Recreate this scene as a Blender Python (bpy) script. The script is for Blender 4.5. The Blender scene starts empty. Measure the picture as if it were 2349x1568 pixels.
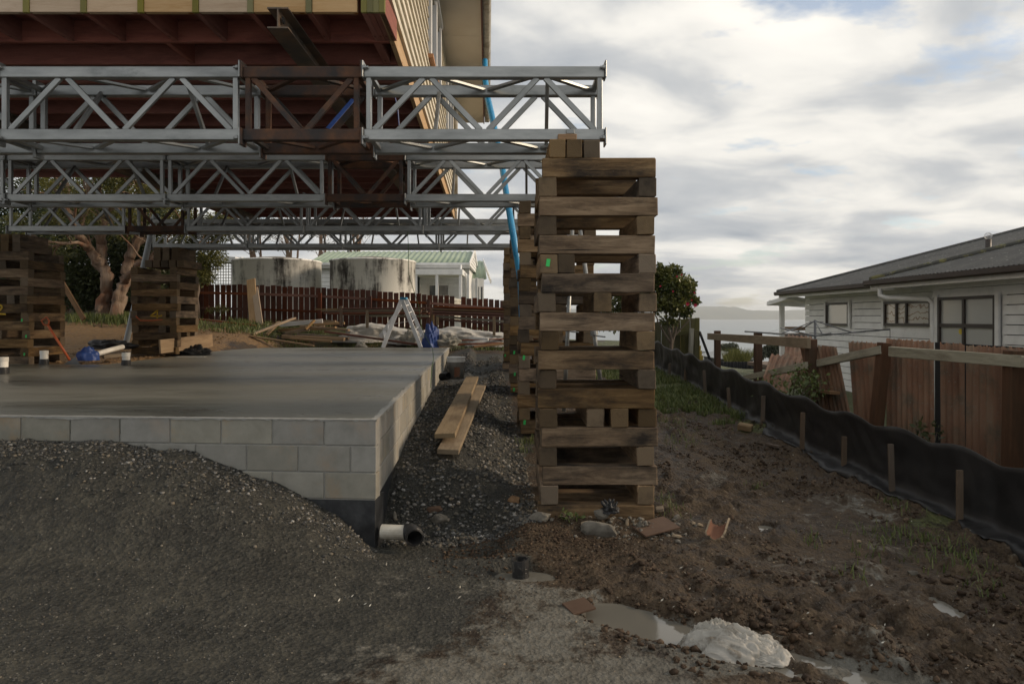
import bpy, bmesh, math, random
import numpy as np
from mathutils import Vector, Matrix, noise as mnoise

random.seed(7)
R = math.radians
scene = bpy.context.scene
col = scene.collection

# ------------------------------------------------------------------ camera
CAMZ = 1.66
cam_d = bpy.data.cameras.new("camera")
cam = bpy.data.objects.new("camera", cam_d); col.objects.link(cam)
cam.location = (0, 0, CAMZ); cam.rotation_euler = (R(90), 0, 0)
cam_d.lens = 24.0; cam_d.sensor_width = 36.0
cam_d.shift_y = -0.02356
cam_d.clip_start = 0.05; cam_d.clip_end = 60000
scene.camera = cam
scene.render.resolution_x = 1024; scene.render.resolution_y = 683

# ------------------------------------------------------------------ world: Nishita sky behind a broken layer of stratocumulus
SUN_EL, SUN_AZ = 23.0, 86.0         # azimuth clockwise from +Y (away from the camera) towards +X
world = bpy.data.worlds.new("World"); scene.world = world; world.use_nodes = True
wt = world.node_tree; wt.nodes.clear()
def wn(t, **kw):
    n = wt.nodes.new(t)
    for k, v in kw.items(): setattr(n, k, v)
    return n
def wl(a, b): wt.links.new(a, b)
def wmath(op, a, b=None, clamp=False):
    n = wn('ShaderNodeMath', operation=op); n.use_clamp = clamp
    for i, v in enumerate((a, b)):
        if v is None: continue
        if isinstance(v, (int, float)): n.inputs[i].default_value = v
        else: wl(v, n.inputs[i])
    return n.outputs[0]
out = wn('ShaderNodeOutputWorld')
sky = wn('ShaderNodeTexSky', sky_type='NISHITA'); sky.sun_disc = False
sky.sun_elevation = R(SUN_EL); sky.sun_rotation = R(SUN_AZ); sky.altitude = 20; sky.air_density = 1.0; sky.dust_density = 1.5
bg_sky = wn('ShaderNodeBackground'); bg_sky.inputs[1].default_value = 0.15
wl(sky.outputs[0], bg_sky.inputs[0])
tc = wn('ShaderNodeTexCoord'); sep = wn('ShaderNodeSeparateXYZ'); wl(tc.outputs['Generated'], sep.inputs[0])
zc = wmath('ADD', wmath('MAXIMUM', sep.outputs[2], 0.0), 0.20)
px = wmath('DIVIDE', sep.outputs[0], zc); py = wmath('DIVIDE', sep.outputs[1], zc)
cmb = wn('ShaderNodeCombineXYZ'); wl(px, cmb.inputs[0]); wl(py, cmb.inputs[1]); cmb.inputs[2].default_value = 3.7
mp = wn('ShaderNodeMapping'); mp.inputs['Rotation'].default_value = (0, 0, R(-32)); mp.inputs['Scale'].default_value = (0.85, 1.15, 1); wl(cmb.outputs[0], mp.inputs[0])
n1 = wn('ShaderNodeTexNoise'); n1.inputs['Scale'].default_value = 1.05; n1.inputs['Detail'].default_value = 6; n1.inputs['Roughness'].default_value = 0.5; n1.inputs['Distortion'].default_value = 0.5
wl(mp.outputs[0], n1.inputs['Vector'])
n2 = wn('ShaderNodeTexNoise'); n2.inputs['Scale'].default_value = 2.7; n2.inputs['Detail'].default_value = 6; n2.inputs['Roughness'].default_value = 0.5; n2.inputs['Distortion'].default_value = 0.4
wl(mp.outputs[0], n2.inputs['Vector'])
shade = wn('ShaderNodeValToRGB'); cr = shade.color_ramp
cr.elements[0].position = 0.365; cr.elements[0].color = (1.06, 1.02, 0.94, 1)
cr.elements[1].position = 0.65; cr.elements[1].color = (0.40, 0.435, 0.48, 1)
e = cr.elements.new(0.455); e.color = (0.90, 0.875, 0.82, 1)
e = cr.elements.new(0.535); e.color = (0.61, 0.62, 0.625, 1)
mixv = wmath('ADD', wmath('MULTIPLY', n1.outputs[0], 0.62), wmath('MULTIPLY', n2.outputs[0], 0.40))
wl(mixv, shade.inputs[0])
bg_cl = wn('ShaderNodeBackground'); bg_cl.inputs[1].default_value = 1.03; wl(shade.outputs[0], bg_cl.inputs[0])
gap = wn('ShaderNodeValToRGB'); gap.color_ramp.elements[0].position = 0.33; gap.color_ramp.elements[0].color = (.25, .25, .25, 1); gap.color_ramp.elements[1].position = 0.43
n3 = wn('ShaderNodeTexNoise'); n3.inputs['Scale'].default_value = 2.6; n3.inputs['Detail'].default_value = 7; n3.inputs['Roughness'].default_value = 0.55
mp2 = wn('ShaderNodeMapping'); mp2.inputs['Location'].default_value = (4.3, 1.9, 2.0); wl(mp.outputs[0], mp2.inputs[0]); wl(mp2.outputs[0], n3.inputs['Vector'])
wl(n3.outputs[0], gap.inputs[0])
mixw = wn('ShaderNodeMixShader'); wl(gap.outputs[0], mixw.inputs[0]); wl(bg_sky.outputs[0], mixw.inputs[1]); wl(bg_cl.outputs[0], mixw.inputs[2])
wl(mixw.outputs[0], out.inputs[0])

# ------------------------------------------------------------------ sun through thin cloud
sl = bpy.data.lights.new("sun", 'SUN'); sl.energy = 3.0; sl.angle = R(14); sl.color = (1.0, 0.80, 0.58)
sun = bpy.data.objects.new("sun", sl); col.objects.link(sun)
sd = Vector((math.sin(R(SUN_AZ)) * math.cos(R(SUN_EL)), math.cos(R(SUN_AZ)) * math.cos(R(SUN_EL)), math.sin(R(SUN_EL))))
sun.rotation_euler = sd.to_track_quat('Z', 'Y').to_euler()
sun.location = (30, 0, 30)
vs = scene.view_settings
vs.view_transform = 'Standard'; vs.look = 'None'; vs.exposure = 0.0; vs.gamma = 1.0; vs.use_curve_mapping = False
scene.cycles.max_bounces = 6; scene.cycles.diffuse_bounces = 3; scene.cycles.glossy_bounces = 3
scene.cycles.volume_bounces = 0
scene.cycles.use_denoising = True

# ------------------------------------------------------------------ placing: a point of the site from its bearing (survey units) and its distance Y
FD, CX, HY = 1565.5, 1174.0, 728.6
def P(dx, dy, Y): return Vector(((dx - CX) / FD * Y, Y, CAMZ - (dy - HY) / FD * Y))

# ------------------------------------------------------------------ object helpers
WM = {}
def setp(o, label=None, cat=None, group=None, kind=None):
    if label: o["label"] = label
    if cat: o["category"] = cat
    if group: o["group"] = group
    if kind: o["kind"] = kind
    return o
def put(o, W, parent=None):
    col.objects.link(o)
    if parent is not None:
        o.parent = parent
        o.matrix_basis = WM[parent].inverted() @ W
    else:
        o.matrix_basis = W
    WM[o] = W
    return o
def thing(name, loc, label, cat, group=None, rz=0.0):
    o = bpy.data.objects.new(name, None); o.empty_display_size = 0.1
    put(o, Matrix.Translation(Vector(loc)) @ Matrix.Rotation(rz, 4, 'Z'))
    return setp(o, label, cat, group)
MC = {}
def box_mesh(s, bev, mat, wear=0.0, seed=0):
    key = (round(s[0], 3), round(s[1], 3), round(s[2], 3), bev, mat.name if mat else '', wear, seed)
    if key in MC: return MC[key]
    bm = bmesh.new(); bmesh.ops.create_cube(bm, size=1.0)
    for v in bm.verts: v.co = Vector((v.co.x * s[0], v.co.y * s[1], v.co.z * s[2]))
    if bev > 0:
        bmesh.ops.bevel(bm, geom=list(bm.edges), offset=min(bev, min(s) * 0.3), segments=1, affect='EDGES', profile=0.5)
    if wear > 0:
        rg = random.Random(seed)
        for v in bm.verts: v.co += Vector((rg.uniform(-1, 1), rg.uniform(-1, 1), rg.uniform(-1, 1))) * wear
    me = bpy.data.meshes.new('box'); bm.to_mesh(me); bm.free(); me.materials.append(mat)
    MC[key] = me
    return me
def box(name, mat, parent, c, s, rot=(0, 0, 0), bev=0.004, wear=0.0, seed=0):
    o = bpy.data.objects.new(name, box_mesh(s, bev, mat, wear, seed))
    W = Matrix.Translation(Vector(c)) @ Matrix.Rotation(rot[2], 4, 'Z') @ Matrix.Rotation(rot[1], 4, 'Y') @ Matrix.Rotation(rot[0], 4, 'X')
    return put(o, W, parent)
def frame_m(p0, p1, up=(0, 0, 1)):
    p0, p1 = Vector(p0), Vector(p1); x = (p1 - p0); L = x.length; x = x / L
    y = Vector(up).cross(x)
    if y.length < 1e-4: y = Vector((0, 1, 0)).cross(x)
    y.normalize(); z = x.cross(y)
    M = Matrix((x, y, z)).transposed().to_4x4(); M.translation = (p0 + p1) / 2
    return M, L
def bar(name, mat, parent, p0, p1, w, h, up=(0, 0, 1), bev=0.003, roll=0.0, wear=0.0, seed=0):
    """a square-cut member from p0 to p1: local X along it, w across, h along 'up'"""
    M, L = frame_m(p0, p1, up)
    o = bpy.data.objects.new(name, box_mesh((round(L, 2), w, h), bev, mat, wear, seed))
    return put(o, M @ Matrix.Rotation(roll, 4, 'X'), parent)

class MB:
    def __init__(s): s.v = []; s.f = []; s.m = []
    def add(s, vs, fs, mi=0):
        b = len(s.v); s.v += [tuple(v) for v in vs]; s.f += [tuple(b + i for i in f) for f in fs]; s.m += [mi] * len(fs)
    def box(s, c, sz, M=None, mi=0):
        c = Vector(c); vs = []
        for i in range(8):
            p = Vector(((i & 1) - .5, ((i >> 1) & 1) - .5, ((i >> 2) & 1) - .5)); p = Vector((p.x * sz[0], p.y * sz[1], p.z * sz[2]))
            vs.append((M @ p if M else p) + c)
        s.add(vs, [(0, 2, 3, 1), (4, 5, 7, 6), (0, 1, 5, 4), (2, 6, 7, 3), (0, 4, 6, 2), (1, 3, 7, 5)], mi)
    def bar(s, p0, p1, w, h, up=(0, 0, 1), mi=0):
        M, L = frame_m(p0, p1, up); s.box(M.translation, (L, w, h), M.to_3x3(), mi)
    def tube(s, pts, rad, seg=8, cap=True, mi=0):
        pts = [Vector(p) for p in pts]; n = len(pts)
        if not isinstance(rad, (list, tuple)): rad = [rad] * n
        rings = []; ref = None
        for i, p in enumerate(pts):
            t = (pts[min(i + 1, n - 1)] - pts[max(i - 1, 0)]).normalized()
            if ref is None:
                ref = Vector((0, 0, 1)) if abs(t.z) < 0.9 else Vector((1, 0, 0))
            a = (ref - t * ref.dot(t)).normalized(); b = t.cross(a); ref = a
            rings.append([p + (a * math.cos(2 * math.pi * k / seg) + b * math.sin(2 * math.pi * k / seg)) * rad[i] for k in range(seg)])
        vs = [q for r in rings for q in r]; fs = []
        for i in range(n - 1):
            for k in range(seg):
                k2 = (k + 1) % seg
                fs.append((i * seg + k, i * seg + k2, (i + 1) * seg + k2, (i + 1) * seg + k))
        if cap:
            fs.append(tuple(range(seg - 1, -1, -1))); fs.append(tuple((n - 1) * seg + k for k in range(seg)))
        s.add(vs, fs, mi)
    def lathe(s, prof, c, seg=24, M=None, mi=0, jit=None):
        """prof: list of (r, z)"""
        c = Vector(c); vs = []; n = len(prof)
        for (r, z) in prof:
            for k in range(seg):
                a = 2 * math.pi * k / seg
                p = Vector((r * math.cos(a), r * math.sin(a), z))
                vs.append((M @ p if M else p) + c)
        fs = []
        for i in range(n - 1):
            for k in range(seg):
                k2 = (k + 1) % seg
                fs.append((i * seg + k, i * seg + k2, (i + 1) * seg + k2, (i + 1) * seg + k))
        s.add(vs, fs, mi)
    def build(s, name, mats, parent=None, smooth=False, origin=None):
        me = bpy.data.meshes.new(name)
        o0 = Vector(origin) if origin is not None else Vector((0, 0, 0))
        me.from_pydata([(v[0] - o0.x, v[1] - o0.y, v[2] - o0.z) for v in s.v], [], s.f)
        if not isinstance(mats, (list, tuple)): mats = [mats]
        for m in mats: me.materials.append(m)
        if len(mats) > 1: me.polygons.foreach_set('material_index', s.m)
        if smooth: me.polygons.foreach_set('use_smooth', [True] * len(me.polygons))
        me.update()
        return put(bpy.data.objects.new(name, me), Matrix.Translation(o0), parent)

# ------------------------------------------------------------------ materials
class NB:
    def __init__(s, name):
        s.m = bpy.data.materials.new(name); s.m.use_nodes = True; s.t = s.m.node_tree; s.t.nodes.clear()
        s.out = s.n('ShaderNodeOutputMaterial'); s.b = s.n('ShaderNodeBsdfPrincipled'); s.l(s.b.outputs[0], s.out.inputs[0])
    def n(s, t, **kw):
        n = s.t.nodes.new(t)
        for k, v in kw.items(): setattr(n, k, v)
        return n
    def l(s, a, b): s.t.links.new(a, b)
    def val(s, sock, v):
        if isinstance(v, (int, float)): sock.default_value = v
        elif isinstance(v, (tuple, list)): sock.default_value = tuple(v) + ((1,) if len(v) == 3 and sock.type == 'RGBA' else ())
        else: s.l(v, sock)
    def math(s, op, a, b=0.0, clamp=False):
        n = s.n('ShaderNodeMath', operation=op); n.use_clamp = clamp
        s.val(n.inputs[0], a); s.val(n.inputs[1], b); return n.outputs[0]
    def noise(s, vec, scale, detail=5, rough=0.55, w=None, dist=0.0):
        n = s.n('ShaderNodeTexNoise'); n.inputs['Scale'].default_value = scale; n.inputs['Detail'].default_value = detail
        n.inputs['Roughness'].default_value = rough; n.inputs['Distortion'].default_value = dist
        if w is not None: n.noise_dimensions = '4D'; s.val(n.inputs['W'], w)
        s.l(vec, n.inputs['Vector']); return n.outputs[0]
    def ramp(s, fac, stops):
        n = s.n('ShaderNodeValToRGB'); cr = n.color_ramp
        while len(cr.elements) > 1: cr.elements.remove(cr.elements[-1])
        cr.elements[0].position = stops[0][0]; cr.elements[0].color = (*stops[0][1], 1)
        for p, c in stops[1:]:
            e = cr.elements.new(p); e.color = (*c, 1)
        s.l(fac, n.inputs[0]); return n.outputs[0]
    def mix(s, f, a, b, mode='MIX'):
        n = s.n('ShaderNodeMix', data_type='RGBA', blend_type=mode)
        s.val(n.inputs['Factor'], f); s.val(n.inputs[6], a); s.val(n.inputs[7], b); return n.outputs[2]
    def mapping(s, vec, sc=(1, 1, 1), loc=(0, 0, 0)):
        n = s.n('ShaderNodeMapping'); n.inputs['Scale'].default_value = sc; n.inputs['Location'].default_value = loc
        s.l(vec, n.inputs[0]); return n.outputs[0]
    def bump(s, h, strength=0.3, dist=0.01, nrm=None):
        n = s.n('ShaderNodeBump'); n.inputs['Strength'].default_value = strength; n.inputs['Distance'].default_value = dist
        s.l(h, n.inputs['Height'])
        if nrm is not None: s.l(nrm, n.inputs['Normal'])
        return n.outputs[0]
def g3(f): return (f, f, f)
def pmat(name, cols, scale=4.0, stretch=(1, 1, 1), rough=0.8, rvar=0.1, bump=0.25, bscale=60, bdist=0.004, metal=0.0, rand=0.15, spec=0.4,
         lo=0.3, hi=0.7, detail=6, speck=None, speck_scale=120, stain=None, stain_scale=2.0, stain_lo=0.5, stain_hi=0.65, coords='Object', coat=0, hue=0.0):
    b = NB(name); tcn = b.n('ShaderNodeTexCoord'); oi = b.n('ShaderNodeObjectInfo')
    rnd = oi.outputs['Random']; w = b.math('MULTIPLY', rnd, 37.0)
    vec = tcn.outputs[coords]; mv = b.mapping(vec, stretch)
    f = b.noise(mv, scale, detail, 0.6, w)
    k = len(cols) - 1
    c = b.ramp(f, [(lo + (hi - lo) * i / max(k, 1), cc) for i, cc in enumerate(cols)])
    if stain:
        sf = b.noise(b.mapping(vec, (stretch[0] ** 0.5, 1, 1)), stain_scale, 6, 0.65, b.math('ADD', w, 11.0))
        sf = b.ramp(sf, [(stain_lo, (0, 0, 0)), (stain_hi, (1, 1, 1))])
        c = b.mix(sf, c, stain)
    if speck:
        pf = b.noise(vec, speck_scale, 3, 0.6, w); pf = b.ramp(pf, [(0.60, (0, 0, 0)), (0.68, (1, 1, 1))])
        c = b.mix(pf, c, speck)
    hs = b.n('ShaderNodeHueSaturation'); b.l(c, hs.inputs['Color'])
    b.l(b.math('ADD', b.math('MULTIPLY', rnd, 2 * rand), 1 - rand), hs.inputs['Value'])
    if hue:
        r2 = b.math('FRACT', b.math('MULTIPLY', rnd, 17.31)); b.l(b.math('ADD', b.math('MULTIPLY', r2, 2 * hue), 1 - hue), hs.inputs['Saturation'])
    b.l(hs.outputs[0], b.b.inputs['Base Color'])
    bf = b.noise(mv, bscale, 4, 0.6, w)
    b.l(b.bump(bf, bump, bdist), b.b.inputs['Normal'])
    b.l(b.math('ADD', b.math('MULTIPLY', f, 2 * rvar), rough - rvar), b.b.inputs['Roughness'])
    b.b.inputs['Metallic'].default_value = metal; b.b.inputs['Specular IOR Level'].default_value = spec
    if coat: b.b.inputs['Coat Weight'].default_value = coat
    return b.m
def woodmat(name, cols, stain=None, rings=0.35, rough=0.85, rand=0.22, endcol=None, grain=26, stain_lo=0.52, stain_hi=0.72, lo=0.25, hi=0.75, hue=0.25, bump=0.5, knots=None, stain_scale=3.0, cracks=False):
    """sawn timber: grain runs along local X, growth rings on the cut ends"""
    b = NB(name); tcn = b.n('ShaderNodeTexCoord'); oi = b.n('ShaderNodeObjectInfo'); rnd = oi.outputs['Random']; w = b.math('MULTIPLY', rnd, 53.0)
    vec = tcn.outputs['Object']
    g = b.noise(b.mapping(vec, (0.13, 1, 1)), grain, 9, 0.74, w, 0.7)
    k = len(cols) - 1
    c = b.ramp(g, [(lo + (hi - lo) * i / max(k, 1), cc) for i, cc in enumerate(cols)])
    big = b.noise(b.mapping(vec, (0.35, 1, 1)), stain_scale, 6, 0.68, b.math('ADD', w, 5.0))
    if stain: c = b.mix(b.ramp(big, [(stain_lo, (0, 0, 0)), (stain_hi, (1, 1, 1))]), c, stain)
    if knots:
        vo = b.n('ShaderNodeTexVoronoi'); vo.inputs['Scale'].default_value = 4.0; b.l(b.mapping(vec, (0.7, 1.6, 1.6)), vo.inputs['Vector'])
        kf = b.ramp(vo.outputs['Distance'], [(0.05, (1, 1, 1)), (0.10, (0, 0, 0))]); c = b.mix(kf, c, knots)
    if cracks:
        ck = b.noise(b.mapping(vec, (0.018, 1, 1)), 55, 3, 0.5, b.math('ADD', w, 2.0)); c = b.mix(b.ramp(ck, [(0.30, (1, 1, 1)), (0.345, (0, 0, 0))]), c, (0.015, 0.011, 0.008))
        dt = b.noise(vec, 34, 5, 0.7, w); c = b.mix(b.ramp(dt, [(0.60, (0, 0, 0)), (0.80, (.6, .6, .6))]), c, (0.24, 0.19, 0.13))
    sepn = b.n('ShaderNodeSeparateXYZ'); b.l(vec, sepn.inputs[0])
    offy = b.math('MULTIPLY', b.math('SUBTRACT', b.math('FRACT', b.math('MULTIPLY', rnd, 7.7)), 0.5), 0.22)
    offz = b.math('MULTIPLY', b.math('SUBTRACT', b.math('FRACT', b.math('MULTIPLY', rnd, 13.1)), 0.5), 0.22)
    yy = b.math('POWER', b.math('SUBTRACT', sepn.outputs[1], offy), 2.0); zz = b.math('POWER', b.math('SUBTRACT', sepn.outputs[2], offz), 2.0)
    rr = b.math('SQRT', b.math('ADD', yy, zz))
    rr = b.math('ADD', rr, b.math('MULTIPLY', b.noise(vec, 14, 3), 0.012))
    ring = b.math('SINE', b.math('MULTIPLY', rr, 620.0)); ring = b.math('ADD', b.math('MULTIPLY', ring, 0.5), 0.5)
    ec = endcol or cols[k // 2]
    e0 = tuple(x * 0.75 for x in ec); ecn = b.mix(ring, e0, ec); ecn = b.mix(b.ramp(big, [(0.5, (0, 0, 0)), (0.75, (0.8, 0.8, 0.8))]), ecn, stain or e0)
    sn = b.n('ShaderNodeSeparateXYZ'); b.l(tcn.outputs['Normal'], sn.inputs[0])
    em = b.math('GREATER_THAN', b.math('ABSOLUTE', sn.outputs[0]), 0.8)
    c = b.mix(em, c, ecn)
    hs = b.n('ShaderNodeHueSaturation'); b.l(c, hs.inputs['Color']); b.l(b.math('ADD', b.math('MULTIPLY', rnd, 2 * rand), 1 - rand), hs.inputs['Value'])
    r2 = b.math('FRACT', b.math('MULTIPLY', rnd, 17.31)); b.l(b.math('ADD', b.math('MULTIPLY', r2, 2 * hue), 1 - hue), hs.inputs['Saturation'])
    b.l(hs.outputs[0], b.b.inputs['Base Color']); b.b.inputs['Roughness'].default_value = rough; b.b.inputs['Specular IOR Level'].default_value = 0.25
    fine = b.noise(b.mapping(vec, (0.06, 1, 1)), 110, 5, 0.65, w)
    b.l(b.bump(b.math('ADD', fine, g), bump, 0.004), b.b.inputs['Normal'])
    return b.m

M = {}
M['crib'] = woodmat('weathered_crib_timber', [(0.060, 0.038, 0.022), (0.165, 0.110, 0.063), (0.270, 0.190, 0.113)], stain=(0.024, 0.019, 0.015), endcol=(0.15, 0.108, 0.066), rand=0.45, stain_lo=0.47, stain_hi=0.66, grain=15, bump=.9, lo=.34, hi=.66, cracks=True, stain_scale=4.5)
M['pine'] = woodmat('new_pine', [(0.34, 0.22, 0.125), (0.45, 0.32, 0.20), (0.52, 0.385, 0.255)], endcol=(0.38, 0.27, 0.17), knots=(0.20, 0.09, 0.04), rand=0.08)
M['greenpine'] = woodmat('treated_pine_end', [(0.15, 0.14, 0.045), (0.21, 0.19, 0.065)], endcol=(0.19, 0.17, 0.058), rand=0.15)
M['redwood'] = woodmat('red_primed_floor_timber', [(0.135, 0.050, 0.040), (0.225, 0.088, 0.068), (0.275, 0.12, 0.09)], stain=(0.085, 0.033, 0.028), endcol=(0.15, 0.07, 0.05), rand=0.13, hue=0.08, knots=(0.10, 0.03, 0.025))
M['plank'] = woodmat('pale_rough_plank', [(0.15, 0.108, 0.066), (0.245, 0.188, 0.120), (0.31, 0.245, 0.165)], stain=(0.13, 0.092, 0.06), rand=0.12)
M['lumber'] = woodmat('tan_sawn_lumber', [(0.22, 0.145, 0.082), (0.32, 0.225, 0.135), (0.39, 0.285, 0.18)], stain=(0.17, 0.11, 0.065), rand=0.2)
M['oldplank'] = woodmat('old_brown_plank', [(0.11, 0.07, 0.042), (0.19, 0.125, 0.08), (0.25, 0.175, 0.12)], stain=(0.08, 0.052, 0.036), rand=0.25)
M['redplank'] = woodmat('red_stained_timber', [(0.13, 0.045, 0.028), (0.21, 0.078, 0.045), (0.26, 0.11, 0.065)], stain=(0.11, 0.05, 0.035), rand=0.25)
M['paling'] = woodmat('brown_fence_paling', [(0.055, 0.021, 0.014), (0.095, 0.036, 0.023), (0.13, 0.053, 0.034)], stain=(0.05, 0.026, 0.018), rand=0.2)
M['greyrail'] = woodmat('lichened_grey_rail', [(0.16, 0.15, 0.115), (0.30, 0.285, 0.225), (0.40, 0.385, 0.31)], stain=(0.13, 0.105, 0.075), rand=0.1)
M['darkpost'] = woodmat('dark_old_post', [(0.045, 0.024, 0.015), (0.085, 0.046, 0.028), (0.12, 0.068, 0.042)], stain=(0.05, 0.035, 0.022), rand=0.15)
M['stake'] = woodmat('thin_stake', [(0.075, 0.056, 0.042), (0.115, 0.088, 0.066), (0.15, 0.118, 0.09)], rand=0.15)
M['greenwood'] = woodmat('algae_green_fence', [(0.05, 0.05, 0.024), (0.085, 0.082, 0.038), (0.12, 0.10, 0.055)], stain=(0.06, 0.045, 0.03), rand=0.2)
M['galv'] = pmat('galvanised_steel', [(0.175, 0.180, 0.175), (0.265, 0.272, 0.265), (0.365, 0.372, 0.362)], scale=9, stretch=(0.25, 1, 1), rough=0.40, rvar=0.14, bump=0.06, bscale=90, metal=0.75, rand=0.07, spec=0.5, stain=(0.15, 0.16, 0.155), stain_scale=6, stain_lo=0.58, stain_hi=0.75)
M['rust'] = pmat('rusty_steel', [(0.035, 0.022, 0.017), (0.090, 0.043, 0.024), (0.16, 0.072, 0.032)], scale=5, rough=0.85, bump=0.3, rand=0.15, stain=(0.032, 0.028, 0.027), stain_scale=3, stain_lo=0.43, stain_hi=0.60)
M['ibeam'] = pmat('dull_rusted_beam', [(0.075, 0.062, 0.05), (0.14, 0.105, 0.075), (0.21, 0.125, 0.07)], scale=4, rough=0.75, bump=0.25, rand=0.1, stain=(0.07, 0.065, 0.055), stain_scale=2.5)
M['block'] = pmat('concrete_block_face', [(0.20, 0.192, 0.165), (0.265, 0.255, 0.222), (0.315, 0.30, 0.26)], scale=5, rough=0.95, bump=0.55, bscale=220, bdist=0.003, rand=0.12, hue=0.3, stain=(0.32, 0.235, 0.155), stain_scale=3.6, stain_lo=0.53, stain_hi=0.80, speck=(0.16, 0.155, 0.14), speck_scale=260)
M['mortar'] = pmat('mortar', [(0.26, 0.255, 0.235), (0.34, 0.335, 0.31)], scale=20, rough=0.95, bump=0.4, bscale=200)
M['bitumen'] = pmat('black_bitumen_coat', [(0.014, 0.015, 0.017), (0.03, 0.032, 0.035), (0.06, 0.062, 0.065)], scale=9, rough=0.55, bump=0.4, bscale=120, stain=(0.20, 0.19, 0.17), stain_scale=4, stain_lo=0.66, stain_hi=0.80)
M['white'] = pmat('white_house_paint', [(0.60, 0.60, 0.585), (0.72, 0.72, 0.705), (0.77, 0.77, 0.755)], scale=3, rough=0.6, bump=0.05, rand=0.02)
M['cream'] = pmat('mouldy_cream_paint', [(0.46, 0.42, 0.32), (0.62, 0.565, 0.46), (0.68, 0.63, 0.53)], scale=6, stretch=(0.15, 1, 1), rough=0.7, bump=0.1, rand=0.06, stain=(0.33, 0.31, 0.18), stain_scale=3, stain_lo=0.52, stain_hi=0.8)
M['soffit'] = pmat('beige_soffit', [(0.62, 0.55, 0.45), (0.70, 0.635, 0.53)], scale=1.5, rough=0.8, bump=0.05, rand=0.03, stain=(0.55, 0.47, 0.37), stain_scale=1.2, stain_lo=0.6, stain_hi=0.85)
M['fascia'] = pmat('peeling_brown_fascia', [(0.10, 0.045, 0.035), (0.17, 0.08, 0.06)], scale=8, rough=0.8, bump=0.2)
M['gutter'] = pmat('stained_cream_gutter', [(0.34, 0.31, 0.25), (0.52, 0.49, 0.42), (0.62, 0.60, 0.52)], scale=4, rough=0.6, bump=0.1, stain=(0.24, 0.20, 0.14), stain_scale=3)
M['bluehose'] = pmat('blue_layflat_hose', [(0.015, 0.20, 0.42), (0.03, 0.30, 0.56)], scale=3, rough=0.28, bump=0.3, bscale=18, bdist=0.02, spec=0.6)
M['blackplastic'] = pmat('black_polythene', [(0.010, 0.010, 0.011), (0.017, 0.017, 0.018), (0.028, 0.027, 0.026)], scale=3, rough=0.50, rvar=0.08, bump=0.25, bscale=7, bdist=0.02, spec=0.4, stain=(0.022, 0.020, 0.018), stain_scale=2.2, stain_lo=0.62, stain_hi=0.9)
M['pvc'] = pmat('white_pvc', [(0.62, 0.60, 0.55), (0.76, 0.745, 0.70)], scale=5, rough=0.4, bump=0.04, stain=(0.40, 0.36, 0.29), stain_scale=7, stain_lo=0.6, stain_hi=0.8)
M['blackpipe'] = pmat('muddy_black_pipe', [(0.013, 0.013, 0.014), (0.035, 0.034, 0.033)], scale=8, rough=0.5, bump=0.25, bscale=70, stain=(0.20, 0.185, 0.16), stain_scale=9, stain_lo=0.60, stain_hi=0.72)
M['greypipe'] = pmat('grey_pvc_pipe', [(0.26, 0.29, 0.31), (0.33, 0.36, 0.38)], scale=4, rough=0.4, bump=0.05)
M['tank'] = None
M['roofgreen'] = pmat('pale_green_roof_paint', [(0.26, 0.33, 0.24), (0.33, 0.40, 0.30)], scale=2, rough=0.6, bump=0.05)
M['roofdark'] = pmat('dark_grey_roof_paint', [(0.050, 0.050, 0.048), (0.078, 0.077, 0.073), (0.105, 0.102, 0.095)], scale=2.2, rough=0.75, bump=0.2, bscale=50, speck=(0.22, 0.22, 0.20), speck_scale=22)
M['brownmetal'] = pmat('dark_brown_gutter', [(0.028, 0.018, 0.014), (0.045, 0.030, 0.024)], scale=5, rough=0.5, bump=0.05)
M['winframe'] = pmat('bronze_window_frame', [(0.030, 0.022, 0.018), (0.045, 0.034, 0.028)], scale=5, rough=0.45, bump=0.02)
M['blind'] = pmat('pale_window_blind', [(0.42, 0.42, 0.40), (0.50, 0.50, 0.48)], scale=2, rough=0.9, bump=0.02)
M['corrug'] = pmat('lichened_red_corrugated_sheet', [(0.13, 0.068, 0.043), (0.215, 0.120, 0.076), (0.245, 0.172, 0.118)], scale=3, stretch=(2, 2, 0.35), rough=0.95, bump=0.4, bscale=90, rand=0.15, speck=(0.20, 0.185, 0.15), speck_scale=60, stain=(0.10, 0.092, 0.068), stain_scale=3.5, stain_lo=0.48, stain_hi=0.7)
M['rubble'] = pmat('broken_concrete', [(0.085, 0.076, 0.062), (0.15, 0.136, 0.112), (0.23, 0.212, 0.178)], scale=12, rough=0.95, bump=0.6, bscale=80, rand=0.15)
M['cleanchip'] = pmat('fresh_pale_chip', [(0.24, 0.18, 0.115), (0.34, 0.265, 0.18)], scale=14, rough=0.9, bump=0.4, bscale=60, rand=0.1)
M['terracotta'] = pmat('terracotta', [(0.14, 0.060, 0.034), (0.21, 0.098, 0.056)], scale=8, rough=0.85, bump=0.2)
M['tile'] = pmat('brown_flat_tile', [(0.075, 0.043, 0.027), (0.115, 0.070, 0.045)], scale=8, rough=0.8, bump=0.2)
M['whiteplastic'] = pmat('muddy_white_plastic', [(0.40, 0.375, 0.325), (0.56, 0.535, 0.48), (0.66, 0.64, 0.59)], scale=5, rough=0.42, bump=0.3, bscale=25, bdist=0.01, stain=(0.20, 0.165, 0.12), stain_scale=9, stain_lo=0.55, stain_hi=0.68)
M['sheeting'] = pmat('white_sheeting', [(0.40, 0.385, 0.35), (0.54, 0.52, 0.48)], scale=2, rough=0.5, bump=0.4, bscale=6, bdist=0.04, stain=(0.42, 0.36, 0.29), stain_scale=1.8, stain_lo=0.58, stain_hi=0.8)
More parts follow.
